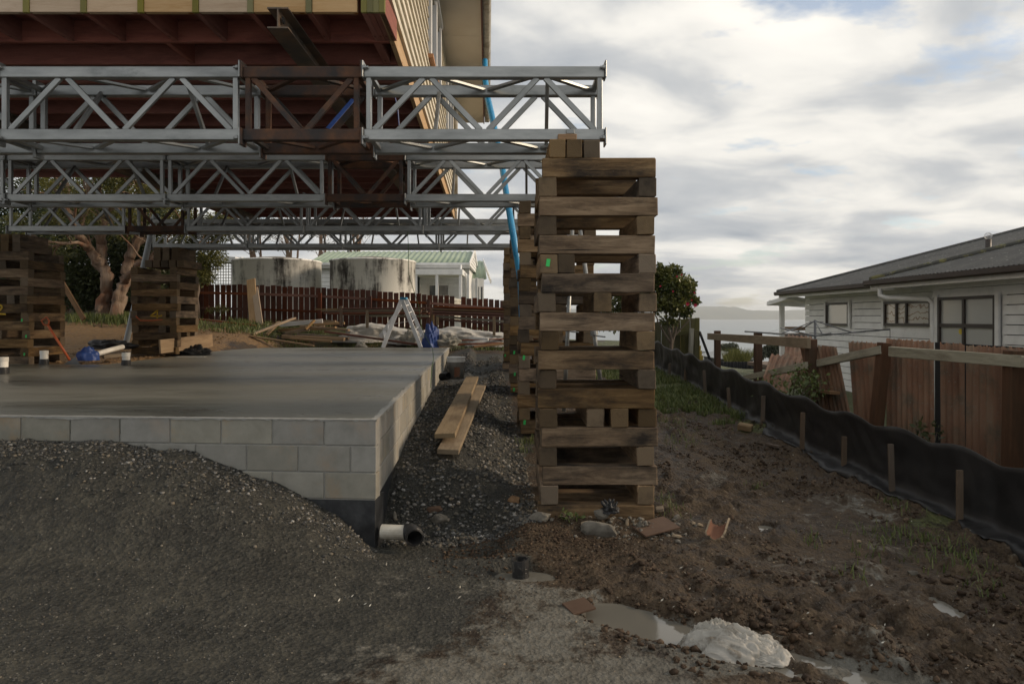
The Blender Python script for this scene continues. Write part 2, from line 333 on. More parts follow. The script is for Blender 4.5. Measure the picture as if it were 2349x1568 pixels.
M['greysheet'] = pmat('grey_canvas', [(0.24, 0.23, 0.19), (0.36, 0.34, 0.29)], scale=3, rough=0.7, bump=0.5, bscale=9, bdist=0.03)
M['bluetarp'] = pmat('blue_tarp', [(0.02, 0.05, 0.20), (0.04, 0.09, 0.30)], scale=4, rough=0.45, bump=0.5, bscale=14, bdist=0.02)
M['alu'] = pmat('bare_aluminium', [(0.66, 0.66, 0.66), (0.80, 0.80, 0.80)], scale=6, rough=0.42, bump=0.04, metal=0.2)
M['orange'] = pmat('orange_handle', [(0.42, 0.09, 0.03), (0.50, 0.12, 0.04)], scale=6, rough=0.5, bump=0.05)
M['yellowpaint'] = pmat('yellow_spray_paint', [(0.42, 0.26, 0.02), (0.50, 0.33, 0.03)], scale=30, rough=0.8, bump=0.1)
M['greentag'] = pmat('green_plastic_tag', [(0.02, 0.42, 0.08), (0.05, 0.55, 0.13)], scale=30, rough=0.5, bump=0.0)
M['bark'] = pmat('peeling_pale_bark', [(0.10, 0.065, 0.045), (0.21, 0.15, 0.11), (0.33, 0.25, 0.19)], scale=7, stretch=(1, 1, 0.18), rough=0.95, bump=0.9, bscale=30, bdist=0.03, stain=(0.20, 0.10, 0.06), stain_scale=2.5)
M['barkgrey'] = pmat('grey_bark', [(0.11, 0.085, 0.065), (0.19, 0.15, 0.12)], scale=6, stretch=(1, 1, 0.3), rough=0.95, bump=0.7, bscale=30, bdist=0.02)
M['glass'] = None

def translucent_film(m, f):
    """thin film: part of the light comes through"""
    t = m.node_tree; o = next(n for n in t.nodes if n.type == 'OUTPUT_MATERIAL'); p = next(n for n in t.nodes if n.type == 'BSDF_PRINCIPLED')
    tr = t.nodes.new('ShaderNodeBsdfTranslucent'); mx = t.nodes.new('ShaderNodeMixShader'); mx.inputs[0].default_value = f
    src = p.inputs['Base Color'].links[0].from_socket; t.links.new(src, tr.inputs[0]); t.links.new(p.outputs[0], mx.inputs[1]); t.links.new(tr.outputs[0], mx.inputs[2]); t.links.new(mx.outputs[0], o.inputs[0])
translucent_film(M['whiteplastic'], .35); translucent_film(M['sheeting'], .2)
def tankmat():
    b = NB('stained_concrete_tank'); tcn = b.n('ShaderNodeTexCoord'); oi = b.n('ShaderNodeObjectInfo'); w = b.math('MULTIPLY', oi.outputs['Random'], 31.0)
    v = tcn.outputs['Object']
    st = b.noise(b.mapping(v, (1.0, 1.0, 0.12)), 2.4, 8, 0.7, w)
    bl = b.noise(v, 1.1, 7, 0.7, b.math('ADD', w, 3.0))
    c = b.ramp(b.math('ADD', b.math('MULTIPLY', st, 0.6), b.math('MULTIPLY', bl, 0.4)), [(0.395, (0.05, 0.045, 0.04)), (0.435, (0.17, 0.16, 0.15)), (0.468, (0.50, 0.485, 0.455)), (0.52, (0.80, 0.78, 0.73))])
    sp = b.n('ShaderNodeSeparateXYZ'); b.l(v, sp.inputs[0])
    rim = b.math('ADD', sp.outputs[2], b.math('MULTIPLY', b.math('SUBTRACT', b.noise(v, 3.0, 6), 0.5), 0.5))
    c = b.mix(b.ramp(rim, [(0.0, (0, 0, 0)), (0.10, (0.85, 0.85, 0.85))]), c, (0.075, 0.065, 0.055))
    b.l(c, b.b.inputs['Base Color']); b.b.inputs['Roughness'].default_value = 0.95
    b.l(b.bump(b.noise(v, 18, 5), 0.4, 0.01), b.b.inputs['Normal']); return b.m
M['tank'] = tankmat()
def glassmat(name, col, rough=0.06):
    b = NB(name); b.b.inputs['Base Color'].default_value = (*col, 1); b.b.inputs['Roughness'].default_value = rough
    b.b.inputs['Specular IOR Level'].default_value = 0.9; b.b.inputs['Coat Weight'].default_value = 0.6; b.b.inputs['Coat Roughness'].default_value = 0.03
    tcn = b.n('ShaderNodeTexCoord'); b.l(b.bump(b.noise(tcn.outputs['Object'], 1.7, 2), 0.05, 0.02), b.b.inputs['Normal']); return b.m
M['glass'] = glassmat('window_glass_over_blind', (0.40, 0.41, 0.40), .2)
M['glassdark'] = glassmat('window_glass', (0.06, 0.07, 0.08))
def glasslace():
    b = NB('window_glass_with_patterned_net'); tcn = b.n('ShaderNodeTexCoord'); v = tcn.outputs['Object']
    wv = b.n('ShaderNodeTexWave'); wv.wave_type = 'BANDS'; wv.bands_direction = 'Z'; wv.inputs['Scale'].default_value = 2.2; wv.inputs['Distortion'].default_value = 9; wv.inputs['Detail'].default_value = 3; wv.inputs['Detail Scale'].default_value = 1.6
    b.l(v, wv.inputs['Vector']); c = b.ramp(wv.outputs['Fac'], [(0.0, (0.20, 0.13, 0.08)), (0.08, (0.38, 0.32, 0.26)), (0.18, (0.50, 0.48, 0.44))])
    b.l(c, b.b.inputs['Base Color']); b.b.inputs['Roughness'].default_value = 0.25; b.b.inputs['Coat Weight'].default_value = 0.6; b.b.inputs['Coat Roughness'].default_value = 0.04; return b.m
M['glasslace'] = glasslace()
def slabmat():
    b = NB('trowelled_damp_concrete'); tcn = b.n('ShaderNodeTexCoord'); v = tcn.outputs['Object']
    big = b.noise(b.mapping(v, (0.35, 1, 1)), 0.9, 7, 0.62, None, 0.8); sw = b.noise(b.mapping(v, (0.3, 1.4, 1)), 3.0, 6, 0.65, None, 1.5)
    f = b.math('ADD', b.math('MULTIPLY', big, 0.6), b.math('MULTIPLY', sw, 0.4))
    c = b.ramp(f, [(0.36, (0.068, 0.068, 0.057)), (0.45, (0.118, 0.117, 0.098)), (0.54, (0.165, 0.163, 0.138)), (0.68, (0.22, 0.216, 0.188))])
    ln = b.noise(b.mapping(v, (0.25, 5, 1)), 2.0, 5, 0.7); c = b.mix(b.ramp(ln, [(0.66, (0, 0, 0)), (0.74, (0.5, 0.5, 0.5))]), c, (0.26, 0.255, 0.235))
    b.l(c, b.b.inputs['Base Color'])
    b.l(b.ramp(f, [(0.35, g3(0.22)), (0.6, g3(0.52))]), b.b.inputs['Roughness']); b.b.inputs['Specular IOR Level'].default_value = 0.35
    b.l(b.bump(b.math('ADD', sw, b.math('MULTIPLY', b.noise(v, 60, 4), 0.15)), 0.25, 0.02), b.b.inputs['Normal']); return b.m
M['slab'] = slabmat()
def leafmat(name, c1, c2, trans=0.25, rough=0.5):
    b = NB(name); at = b.n('ShaderNodeAttribute'); at.attribute_name = 'tint'
    c = b.mix(at.outputs['Fac'], c1, c2); b.l(c, b.b.inputs['Base Color']); b.b.inputs['Roughness'].default_value = rough; b.b.inputs['Specular IOR Level'].default_value = 0.35
    tr = b.n('ShaderNodeBsdfTranslucent'); b.l(c, tr.inputs[0]); mx = b.n('ShaderNodeMixShader'); mx.inputs[0].default_value = trans
    b.l(b.b.outputs[0], mx.inputs[1]); b.l(tr.outputs[0], mx.inputs[2]); b.l(mx.outputs[0], b.out.inputs[0]); return b.m
M['leafdark'] = leafmat('dark_evergreen_leaves', (0.030, 0.042, 0.018), (0.085, 0.10, 0.035))
M['leafyellow'] = leafmat('yellow_green_leaves', (0.06, 0.07, 0.018), (0.19, 0.18, 0.045))
M['leafcam'] = leafmat('glossy_camellia_leaves', (0.040, 0.062, 0.018), (0.19, 0.19, 0.06), 0.25, 0.30)
M['leafgum'] = leafmat('olive_gum_leaves', (0.06, 0.06, 0.032), (0.13, 0.12, 0.07))
M['leaffar'] = leafmat('far_tree_leaves', (0.030, 0.04, 0.024), (0.065, 0.075, 0.04), 0.1)
M['leafweed'] = leafmat('weed_leaves', (0.06, 0.09, 0.022), (0.14, 0.17, 0.055))
M['grass'] = leafmat('grass_blades', (0.055, 0.085, 0.022), (0.16, 0.18, 0.06))
M['petal'] = leafmat('pink_red_petals', (0.40, 0.015, 0.04), (0.52, 0.05, 0.10), 0.2)

# ------------------------------------------------------------------ terrain
SL = -0.0472                                   # the slab's long axis drifts to the left as it goes back
def slabx(Y): return -0.774 + SL * Y           # right face of the slab
def vnoise(x, y, seed=0):
    xi = np.floor(x).astype(np.int64); yi = np.floor(y).astype(np.int64); xf = x - xi; yf = y - yi
    def h(a, b):
        n = (a * 374761393 + b * 668265263 + seed * 1442695041) & 0xffffffff
        n = ((n ^ (n >> 13)) * 1274126177) & 0xffffffff
        return ((n ^ (n >> 16)) & 0xffff) / 65535.0
    u = xf * xf * (3 - 2 * xf); v = yf * yf * (3 - 2 * yf)
    return (h(xi, yi) * (1 - u) + h(xi + 1, yi) * u) * (1 - v) + (h(xi, yi + 1) * (1 - u) + h(xi + 1, yi + 1) * u) * v
def fbm(x, y, oct=4, seed=0, gain=0.5):
    a = 1.0; s = 0; t = 0
    for i in range(oct):
        s = s + a * (vnoise(x, y, seed + i * 7) - 0.5); t += a; a *= gain; x = x * 2.03 + 17.1; y = y * 2.03 + 9.3
    return s / t * 2
def sstep(a, b, x):
    t = np.clip((x - a) / (b - a), 0, 1); return t * t * (3 - 2 * t)
CH = [(0.56, 3.95), (0.70, 3.84), (0.95, 3.62), (1.30, 3.42), (1.70, 3.14), (2.2, 2.9), (2.9, 2.6)]   # the water-filled rut
def chdist(x, y):
    d = np.full(np.shape(x), 9.0)
    for (a, b) in zip(CH[:-1], CH[1:]):
        ax, ay = a; dx, dy = b[0] - ax, b[1] - ay; L = dx * dx + dy * dy
        t = np.clip(((x - ax) * dx + (y - ay) * dy) / L, 0, 1)
        d = np.minimum(d, np.hypot(x - ax - t * dx, y - ay - t * dy))
    return d
PUD = [(0.06, 4.46, 0.16, 0.10), (2.52, 3.95, 0.05, 0.14), (1.98, 5.30, 0.05, 0.06), (3.45, 4.25, 0.14, 0.5)]
def height(x, y, fine=True):
    x = np.asarray(x, dtype=float); y = np.asarray(y, dtype=float)
    zb = 0.065 * np.clip(y - 4.9, 0, 12.1)
    zt = np.interp(x, [-14, -9, -7, -4, 0, 4], [1.75, 1.62, 1.46, 1.32, 0.95, 0.86])
    right = zb + (zt - zb) * sstep(17.3, 20.5, y)
    lft = np.interp(y, [4, 11, 12, 14.5], [0.0, 0.82, 0.86, 0.93]); lft = lft + (zt - lft) * sstep(14.0, 20.3, y)
    z = right + (lft - right) * sstep(-6.0, -6.9, x) * sstep(5.2, 8, y)
    mid = sstep(-6.9, -6.0, x) * sstep(-1.4, -1.7, x) * sstep(5, 7, y) * sstep(17.6, 17.0, y)
    z = z - mid * 0.25
    # neighbour's land falls away to the right, then down to the sea
    fall = np.interp(x, [3.9, 5.5, 8, 14, 60], [0, 0.55, 1.0, 1.05, 1.1]); nb = np.maximum(-0.32 - 0.01 * (y - 15), z - fall)
    z = np.where(x > 3.9, np.where(y > 12, nb, z - fall * sstep(2, 8, y)), z)
    z = np.where(x > 3.9, np.maximum(z, -0.45), z)
    sea = sstep(-1.0, 5.0, x - 0.02 * y) * np.clip(y - 24, 0, 400) * 0.085
    seal = np.clip(y - 70, 0, 400) * 0.09
    z = z - np.maximum(sea, seal)
    z = np.maximum(z, -19.0)
    # spoil heap of stony fill against the block wall on the left
    zw = np.interp(x, [-7, -3.9, -2.9, -2.4, -1.9, -1.6, -1.25, -1.0, -0.8], [0.80, 0.73, 0.65, 0.58, 0.42, 0.31, 0.13, 0.01, 0.0])
    prof = np.interp(y, [1.0, 2.8, 3.6, 4.15, 4.5, 4.85, 5.15], [0.08, 0.12, 0.20, 0.36, 0.66, 0.95, 1.0])
    zw = zw * (1 + .10 * fbm(x * 2.6, y * 1.2, 3, 71)) + .022 * fbm(x * 7, y * 3, 3, 72) * sstep(-1.1, -1.4, x)
    z = z + zw * prof * sstep(6.2, 5.4, y) * (x < 0)
    # trench at the corner and the gravel ridge between the slab and the cribs
    d = x - slabx(y)
    zm = np.interp(y, [5.0, 5.5, 6.2, 7.2, 9, 11, 12.6, 14.5, 16, 17.5], [-0.06, 0.0, 0.27, 0.36, 0.43, 0.47, 0.44, 0.50, 0.70, 0.82])
    rd = np.interp(d, [0, 0.25, 0.55, 0.85, 1.2], [1.0, 1.06, 1.16, 0.8, 0.0])
    inr = sstep(-0.4, -0.1, d) * sstep(1.25, 0.9, d) * sstep(5.0, 5.9, y) * sstep(18, 17, y)
    z = z * (1 - inr) + inr * (zm * np.clip(rd, 0, 2) + z * (1 - np.clip(rd, 0, 1)))
    tr = sstep(0.75, 0.5, np.abs(d - 0.42) + 0.3 * np.abs(y - 5.25)) * sstep(6.0, 5.6, y) * sstep(4.55, 4.95, y)
    z = z - 0.09 * tr
    # brown earth bank in front of the near crib
    z = z + 0.10 * np.exp(-(((x - 0.10) / 0.42) ** 2 + ((y - 5.05) / 0.33) ** 2))
    z = z + 0.07 * np.exp(-(((x - 0.70) / 0.55) ** 2 + ((y - 5.30) / 0.13) ** 2))
    z = z + 0.05 * np.exp(-(((x + 0.35) / 0.5) ** 2 + ((y - 4.62) / 0.10) ** 2))
    cd = chdist(x, y)
    if fine:
        wob = fbm(x * 3.3, y * 3.3, 3, 40) * 0.05
        mud = sstep(0.1, 0.7, x + fbm(x * 1.3, y * 1.3, 3, 5) * 0.5 - 0.25 * (4.6 - y) * (y < 4.6)) * sstep(3.9, 3.4, x) * sstep(14, 9, y)
        clod = np.clip(fbm(x * 6.5, y * 6.5, 4, 3, 0.6) + 0.12, 0, 1)
        rut = np.sin((x * 1.0 + y * 0.16 + fbm(x * .8, y * .8, 3, 21) * 0.30) * 17.0) * (.6 + .4 * np.sin(y * 26 + fbm(x * 3, y * 3, 2, 6) * 4)) * sstep(-.3, .2, fbm(x * .7, y * .7, 2, 66))
        z = z + mud * 0.085 * sstep(1.2, 2.0, x + .3 * (4.2 - y)) * sstep(4.5, 3.7, y) * np.clip(fbm(x * 8.5, y * 8.5, 4, 103, .65) + .1, -.1, 1) * sstep(.22, .45, cd)
        z = z + mud * (0.11 * clod * sstep(-0.25, 0.35, fbm(x * 1.1, y * 1.1, 3, 31) + 0.22 * (x - 1.4)) + 0.034 * np.clip(rut, 0, 1) + 0.022 * fbm(x * 13, y * 13, 3, 9))
        z = z + (1 - mud) * (0.012 * fbm(x * 5, y * 5, 4, 12) + 0.03 * fbm(x * 1.2, y * 1.2, 3, 13)) * sstep(60, 20, y)
        grav = sstep(-0.3, 0.1, d) * sstep(1.3, 1.0, d) * sstep(4.9, 5.4, y) * sstep(17, 14, y)
        z = z + grav * 0.035 * fbm(x * 9, y * 9, 4, 15)
        cd = cd + wob
    z = z - (0.075 + 0.0) * sstep(0.26, 0.08, cd)
    for (a, b, rx, ry) in PUD:
        q = np.sqrt(((x - a) / (rx * 1.5)) ** 2 + ((y - b) / (ry * 1.5)) ** 2) + (fbm(x * 5, y * 5, 3, 77) * 0.25 if fine else 0)
        z = z - 0.055 * sstep(1.1, 0.55, q)
    return z

def axis(segs):
    o = []
    for (a, b, st) in segs: o += list(np.arange(a, b - 1e-6, st))
    return np.array(o + [segs[-1][1]])
gx = axis([(-300, -60, 30), (-60, -16, 4), (-16, -6, 0.5), (-6, -4.2, 0.12), (-4.2, 4.2, 0.026), (4.2, 7, 0.1), (7, 16, 0.6), (16, 60, 4), (60, 420, 30)])
gy = axis([(-3, 1.6, 0.6), (1.6, 2.6, 0.05), (2.6, 6.4, 0.022), (6.4, 10, 0.045), (10, 18, 0.1), (18, 26, 0.25), (26, 80, 3), (80, 460, 20)])
GX, GY = np.meshgrid(gx, gy)
GZ = height(GX, GY)
nx, ny = len(gx), len(gy)
import bisect
_gxl, _gyl = gx.tolist(), gy.tolist()
def hz(x, y):
    i = min(max(bisect.bisect_right(_gxl, x) - 1, 0), nx - 2); j = min(max(bisect.bisect_right(_gyl, y) - 1, 0), ny - 2)
    u = (x - _gxl[i]) / (_gxl[i + 1] - _gxl[i]); v = (y - _gyl[j]) / (_gyl[j + 1] - _gyl[j])
    return float((GZ[j, i] * (1 - u) + GZ[j, i + 1] * u) * (1 - v) + (GZ[j + 1, i] * (1 - u) + GZ[j + 1, i + 1] * u) * v)
me = bpy.data.meshes.new('ground')
me.vertices.add(nx * ny)
me.vertices.foreach_set('co', np.stack([GX, GY, GZ], -1).reshape(-1).astype(np.float32))
ii = np.arange(ny - 1)[:, None] * nx + np.arange(nx - 1)[None, :]
quads = np.stack([ii, ii + 1, ii + nx + 1, ii + nx], -1).reshape(-1)
nq = len(quads) // 4
me.loops.add(nq * 4); me.loops.foreach_set('vertex_index', quads.astype(np.int32))
me.polygons.add(nq); me.polygons.foreach_set('loop_start', np.arange(nq, dtype=np.int32) * 4); me.polygons.foreach_set('loop_total', np.full(nq, 4, np.int32))
me.polygons.foreach_set('use_smooth', np.ones(nq, bool))
me.update(calc_edges=True)
# what each patch of ground is made of: R stony grey fill, G pale silt, B turf, A orange clay
D = GX - slabx(GY); wb = fbm(GX * 1.4, GY * 1.4, 4, 61)
gravel = np.maximum(sstep(0.40, -0.65, GX + 0.7 * wb + 0.42 * np.clip(4.45 - GY, 0, 2.2)) * sstep(6.0, 5.2, GY), sstep(-0.5, -0.3, D) * sstep(1.45, 1.1, D + 0.3 * wb) * sstep(5.0, 5.5, GY + 0.5 * wb) * sstep(17.6, 16, GY))
silt = sstep(0.62, 0.22, chdist(GX - 0.25 + 0.25 * wb, GY - 0.0) * 0.9) * sstep(0.16, -0.05, (GY - (4.32 - 0.62 * (GX - 0.1)))) * sstep(-0.55, 0.1, wb + 0.35) * sstep(5.2, 4.8, GY)
silt = np.maximum(silt, sstep(1.35, 0.5, np.hypot((GX - 0.10 + .5 * (GY - 3.4)) / 1.15, (GY - 3.45) / 0.95)) * sstep(-0.45, 0.1, wb + 0.15))
silt = np.maximum(silt, 0.42 * sstep(0.05, 0.35, fbm(GX * 2.2, GY * 2.2, 4, 81)) * sstep(0.3, 1.0, GX) * sstep(9, 7, GY))
silt = np.maximum(silt, .7 * sstep(.9, .3, GX) * sstep(-1.0, -.3, GX + .6 * wb + .3 * np.clip(3.6 - GY, -1, 1)) * sstep(4.45, 4.1, GY + .15 * wb))
g1 = sstep(0.05, 0.3, fbm(GX * 0.9, GY * 0.9, 4, 91) + np.interp(GX, [0.5, 1.8, 2.6, 3.4], [-0.6, -0.35, 0.0, 0.1]) + np.interp(GY, [3, 5, 8, 10, 13], [-0.35, -0.3, -0.2, 0.18, 0.4])) * (GX > 0.8) * (GX < 4)
g2 = sstep(17.6, 19.2, GY + 0.6 * wb) * sstep(0.0, 0.2, wb + 0.18)
turf = np.maximum(np.maximum(g1, g2), sstep(3.9, 4.6, GX) * 0.9) * sstep(2, 4, GY)
turf = np.maximum(turf, sstep(24, 27, GY))
clay = sstep(-6.4, -7.2, GX) * sstep(11, 12, GY) * sstep(18.5, 16.5, GY + wb) + sstep(-2.5, -4.0, GX) * sstep(17, 17.4, GY) * sstep(19.0, 17.8, GY + wb)
rgba = np.stack([gravel, np.clip(silt, 0, 1), np.clip(turf, 0, 1), np.clip(clay, 0, 1)], -1).reshape(-1).astype(np.float32)
ca = me.color_attributes.new('soil', 'FLOAT_COLOR', 'POINT'); ca.data.foreach_set('color', rgba)
def groundmat():
    b = NB('building_site_ground'); tcn = b.n('ShaderNodeTexCoord'); v = tcn.outputs['Object']
    at = b.n('ShaderNodeVertexColor'); at.layer_name = 'soil'; sp = b.n('ShaderNodeSeparateColor'); b.l(at.outputs['Color'], sp.inputs[0])
    n_a = b.noise(v, 2.2, 7, 0.65); n_b = b.noise(v, 14, 6, 0.68); n_c = b.noise(v, 75, 4, 0.65)
    brk = b.math('MULTIPLY', b.math('SUBTRACT', b.math('ADD', n_b, n_a), 1.0), 1.3)
    def mask(s, lo=0.38, hi=0.62): return b.ramp(b.math('ADD', s, brk), [(lo, (0, 0, 0)), (hi, (1, 1, 1))])
    mud = b.ramp(b.math('ADD', b.math('MULTIPLY', n_b, 0.55), b.math('MULTIPLY', n_a, 0.45)), [(0.36, (0.019, 0.0118, 0.0068)), (0.46, (0.044, 0.029, 0.0165)), (0.56, (0.086, 0.060, 0.0365)), (0.68, (0.135, 0.100, 0.064))])
    vo = b.n('ShaderNodeTexVoronoi'); vo.inputs['Scale'].default_value = 40; b.l(v, vo.inputs['Vector'])
    stone = b.mix(0.5, b.ramp(b.math('ADD', b.math('MULTIPLY', n_a, .6), b.math('MULTIPLY', n_b, .4)), [(0.38, (0.013, 0.0135, 0.012)), (0.49, (0.036, 0.036, 0.031)), (0.60, (0.084, 0.080, 0.064))]), b.ramp(b.math('ADD', b.math('MULTIPLY', vo.outputs['Color'], 0.4), b.math('MULTIPLY', n_c, 0.6)), [(0.32, (0.016, 0.0165, 0.0145)), (0.52, (0.043, 0.042, 0.036)), (0.72, (0.105, 0.099, 0.083))]))
    siltc = b.ramp(b.math('ADD', b.math('MULTIPLY', n_b, 0.6), b.math('MULTIPLY', n_a, 0.4)), [(0.36, (0.062, 0.054, 0.042)), (0.50, (0.128, 0.120, 0.100)), (0.66, (0.205, 0.198, 0.174))])
    turfc = b.ramp(n_b, [(0.3, (0.04, 0.042, 0.018)), (0.5, (0.075, 0.085, 0.03)), (0.7, (0.13, 0.13, 0.05))])
    clayc = b.ramp(n_b, [(0.3, (0.11, 0.068, 0.034)), (0.6, (0.26, 0.165, 0.08))])
    c = b.mix(mask(sp.outputs[0]), mud, stone); c = b.mix(mask(sp.outputs[1], 0.42, 0.7), c, siltc)
    c = b.mix(mask(at.outputs['Alpha']), c, clayc); c = b.mix(mask(sp.outputs[2], 0.45, 0.7), c, turfc)
    pale = b.ramp(b.noise(v, 42, 2, 0.5), [(0.70, (0, 0, 0)), (0.74, (1, 1, 1))]); c = b.mix(b.math('MULTIPLY', pale, 0.6), c, (0.30, 0.28, 0.24))
    b.l(c, b.b.inputs['Base Color'])
    b.l(b.ramp(b.math('ADD', b.math('MULTIPLY', n_a, 0.5), b.math('MULTIPLY', n_b, 0.5)), [(0.38, g3(0.45)), (0.6, g3(0.9))]), b.b.inputs['Roughness'])
    b.b.inputs['Specular IOR Level'].default_value = 0.3
    hgt = b.math('ADD', b.math('MULTIPLY', n_b, 1.0), b.math('ADD', b.math('MULTIPLY', n_c, 0.35), b.math('MULTIPLY', vo.outputs['Distance'], 0.45)))
    b.l(b.bump(hgt, 0.9, 0.045), b.b.inputs['Normal']); return b.m
M['ground'] = groundmat(); me.materials.append(M['ground'])
setp(put(bpy.data.objects.new('ground', me), Matrix.Identity(4)), kind='structure')

def watermat(name, col, rough, bscale, bstr, bd):
    b = NB(name); b.b.inputs['Base Color'].default_value = (*col, 1); b.b.inputs['Roughness'].default_value = rough; b.b.inputs['Specular IOR Level'].default_value = 0.5
    tcn = b.n('ShaderNodeTexCoord'); b.l(b.bump(b.noise(tcn.outputs['Object'], bscale, 4), bstr, bd), b.b.inputs['Normal']); return b.m
M['sea'] = watermat('sea_water', (0.16, 0.185, 0.195), 0.32, 0.02, 0.15, 2.0)
M['puddle'] = watermat('silty_puddle_water', (0.14, 0.132, 0.112), 0.08, 30, 0.04, 0.004)
m = MB(); m.add([(-8900, 60, -14), (14900, 60, -14), (14900, 7600, -14), (-8900, 7600, -14)], [(0, 1, 2, 3)])
setp(m.build('sea', M['sea']), kind='structure')
# puddles: flat sheets that the ground pokes through
def puddle(name, pts, z):
    m = MB(); m.add([(p[0], p[1], z) for p in pts], [tuple(range(len(pts)))]); return setp(m.build(name, M['puddle']), kind='structure')
L_, R_ = [], []
CHW = [(CH[0][0] - .26, CH[0][1] + .20)] + CH
for i, (x, y) in enumerate(CHW):
    a = CHW[max(i - 1, 0)]; b_ = CHW[min(i + 1, len(CHW) - 1)]; t = Vector((b_[0] - a[0], b_[1] - a[1])).normalized(); w = 0.24
    L_.append((x - t.y * w, y + t.x * w)); R_.append((x + t.y * w, y - t.x * w))
puddle('rut_water', L_ + R_[::-1], -0.052)
for (a, b_, rx, ry) in PUD:
    puddle('puddle', [(a + rx * 1.7 * math.cos(t * math.pi / 9), b_ + ry * 1.7 * math.sin(t * math.pi / 9)) for t in range(18)], hz(a, b_) + 0.016)

# far shore
prof = [(-700, 700), (300, 712), (900, 706), (1300, 708), (1560, 703), (1585, 702), (1605, 702.6), (1640, 703), (1655, 701.5), (1668, 704), (1686, 703), (1704, 710), (1726, 711.5), (1752, 711), (1785, 712), (1816, 711), (1850, 709), (1950, 706), (2200, 708), (2700, 702), (3400, 706)]
m = MB(); Yh = 6500.0; vs_ = []; NXH = 700
pxs = np.linspace(prof[0][0], prof[-1][0], NXH); pys = np.interp(pxs, [p[0] for p in prof], [p[1] for p in prof]) + fbm(pxs / 9.0, pxs * 0, 4, 3) * 1.2
for j, (fz, dY) in enumerate([(-0.02, -150), (0.35, 100), (0.75, 380), (1.0, 700), (0.5, 1100), (0, 1500)]):
    for i in range(NXH):
        top = (HY + 3.2 - pys[i]) / FD * (Yh + 700) ; n_ = fbm(np.array([pxs[i] / 14.0]), np.array([j * 1.7]), 3, 8)[0]
        X = (pxs[i] - CX) / FD * (Yh + 700)
        vs_.append((X, Yh + dY + n_ * 90, -14.2 + max(top * fz * (1 + 0.12 * n_ * (fz < 1)), -0.5)))
m.add(vs_, [(j * NXH + i, j * NXH + i + 1, (j + 1) * NXH + i + 1, (j + 1) * NXH + i) for j in range(5) for i in range(NXH - 1)])
M['hill'] = pmat('far_wooded_hills', [(0.035, 0.05, 0.03), (0.06, 0.075, 0.04), (0.13, 0.13, 0.07)], scale=0.004, rough=1.0, bump=0.0, rand=0.0)
setp(m.build('hills', M['hill'], smooth=True), kind='structure')
# ================================================================== concrete floor slab on block walls
ZS = 0.90
C0 = Vector((slabx(5.09), 5.09, 0)); UF = Vector((-1, 0.069, 0)).normalized(); VS = Vector((SL, 1, 0)).normalized()
fnd = thing('house_foundation', (C0.x, C0.y, 0.0), 'new grey concrete floor slab on three courses of concrete block', 'foundation')
nF, nS = 11, 31
LF, LS = 4.6, 12.32
def uv(a, b, z): return C0 + UF * a + VS * b + Vector((0, 0, z))
def off(v): return Vector((-v.y, v.x, 0))
NF = Vector((-UF.y, UF.x, 0)) if Vector((-UF.y, UF.x, 0)).y < 0 else Vector((UF.y, -UF.x, 0))   # outward normal of the front
NS = Vector((VS.y, -VS.x, 0))                                                                    # outward normal of the side
m = MB()
rng = random.Random(3)
top = []
for k in range(61): q = k / 60; top.append(uv(LF * 1.8 * (1 - q), 0, 0) - NF * (0.010 + rng.uniform(-.006, .008)) )
for k in range(1, 101): q = k / 100; top.append(uv(0, LS * q, 0) - NS * (0.012 + rng.uniform(-.006, .009)))
e1 = Vector((-6.75, 17.44, 0)); e2 = Vector((-6.62, 11.15, 0)); e3 = Vector((-10.2, 11.35, 0))
for a, b_ in ((top[-1], e1), (e1, e2), (e2, e3)):
    for k in range(1, 21): p = a.lerp(b_, k / 20); top.append(p + Vector((rng.uniform(-.01, .01), rng.uniform(-.01, .01), 0)))
nT = len(top)
m.add([(p.x, p.y, ZS + rng.uniform(-.002, .002)) for p in top] + [(p.x, p.y, ZS - 0.13) for p in top], [tuple(range(nT))] + [(k, k + nT, (k + 1) % nT + nT, (k + 1) % nT) for k in range(nT)])
slab = m.build('floor_slab', M['slab'], fnd)
bw, bh = 0.39, 0.19
blk_f = box_mesh((bw, 0.10, bh), 0.004, M['block']); blk_h = box_mesh((0.19, 0.10, bh), 0.004, M['block'])
def wall_blocks(U, Nn, n, half_first, c, skip_end=0.0):
    z = ZS - 0.10 - 0.2 * c + 0.0035
    a = 0.0 if U is UF else 0.03
    first = 0.19 if half_first else 0.39
    k = 0
    while k < n:
        L = first if k == 0 else 0.39
        if k == 0 and U is VS: L -= .03
        o = bpy.data.objects.new('block', box_mesh((L, 0.10, bh), 0.004, M['block']))
        p = C0 + U * (a + L / 2) - Nn * (0.05 + rng.uniform(0, .003)) + Vector((0, 0, z))
        x = U if U.x < 0 else U
        Mx = Matrix((U, Vector((0, 0, 1)).cross(U), Vector((0, 0, 1)))).transposed().to_4x4(); Mx.translation = p
        put(o, Mx, fnd); a += L + 0.010; k += 1
for c in range(3):
    wall_blocks(UF, NF, nF, c % 2 == 1, c); wall_blocks(VS, NS, nS, c % 2 == 0, c)
m = MB()
def wallbox(m, U, Nn, L, z0, z1, inset, th):
    a = C0 - Nn * inset + U * (0.012 if U is UF else 0.06); b_ = a + U * L; q = -Nn * th
    vs = [a, b_, b_ + q, a + q]
    m.add([(p.x, p.y, z0) for p in vs] + [(p.x, p.y, z1) for p in vs], [(0, 1, 5, 4), (1, 2, 6, 5), (2, 3, 7, 6), (3, 0, 4, 7), (4, 5, 6, 7), (3, 2, 1, 0)])
wallbox(m, UF, NF, LF, 0.298, 0.893, 0.011, 0.15); m.build('front_mortar_joints', M['mortar'], fnd)
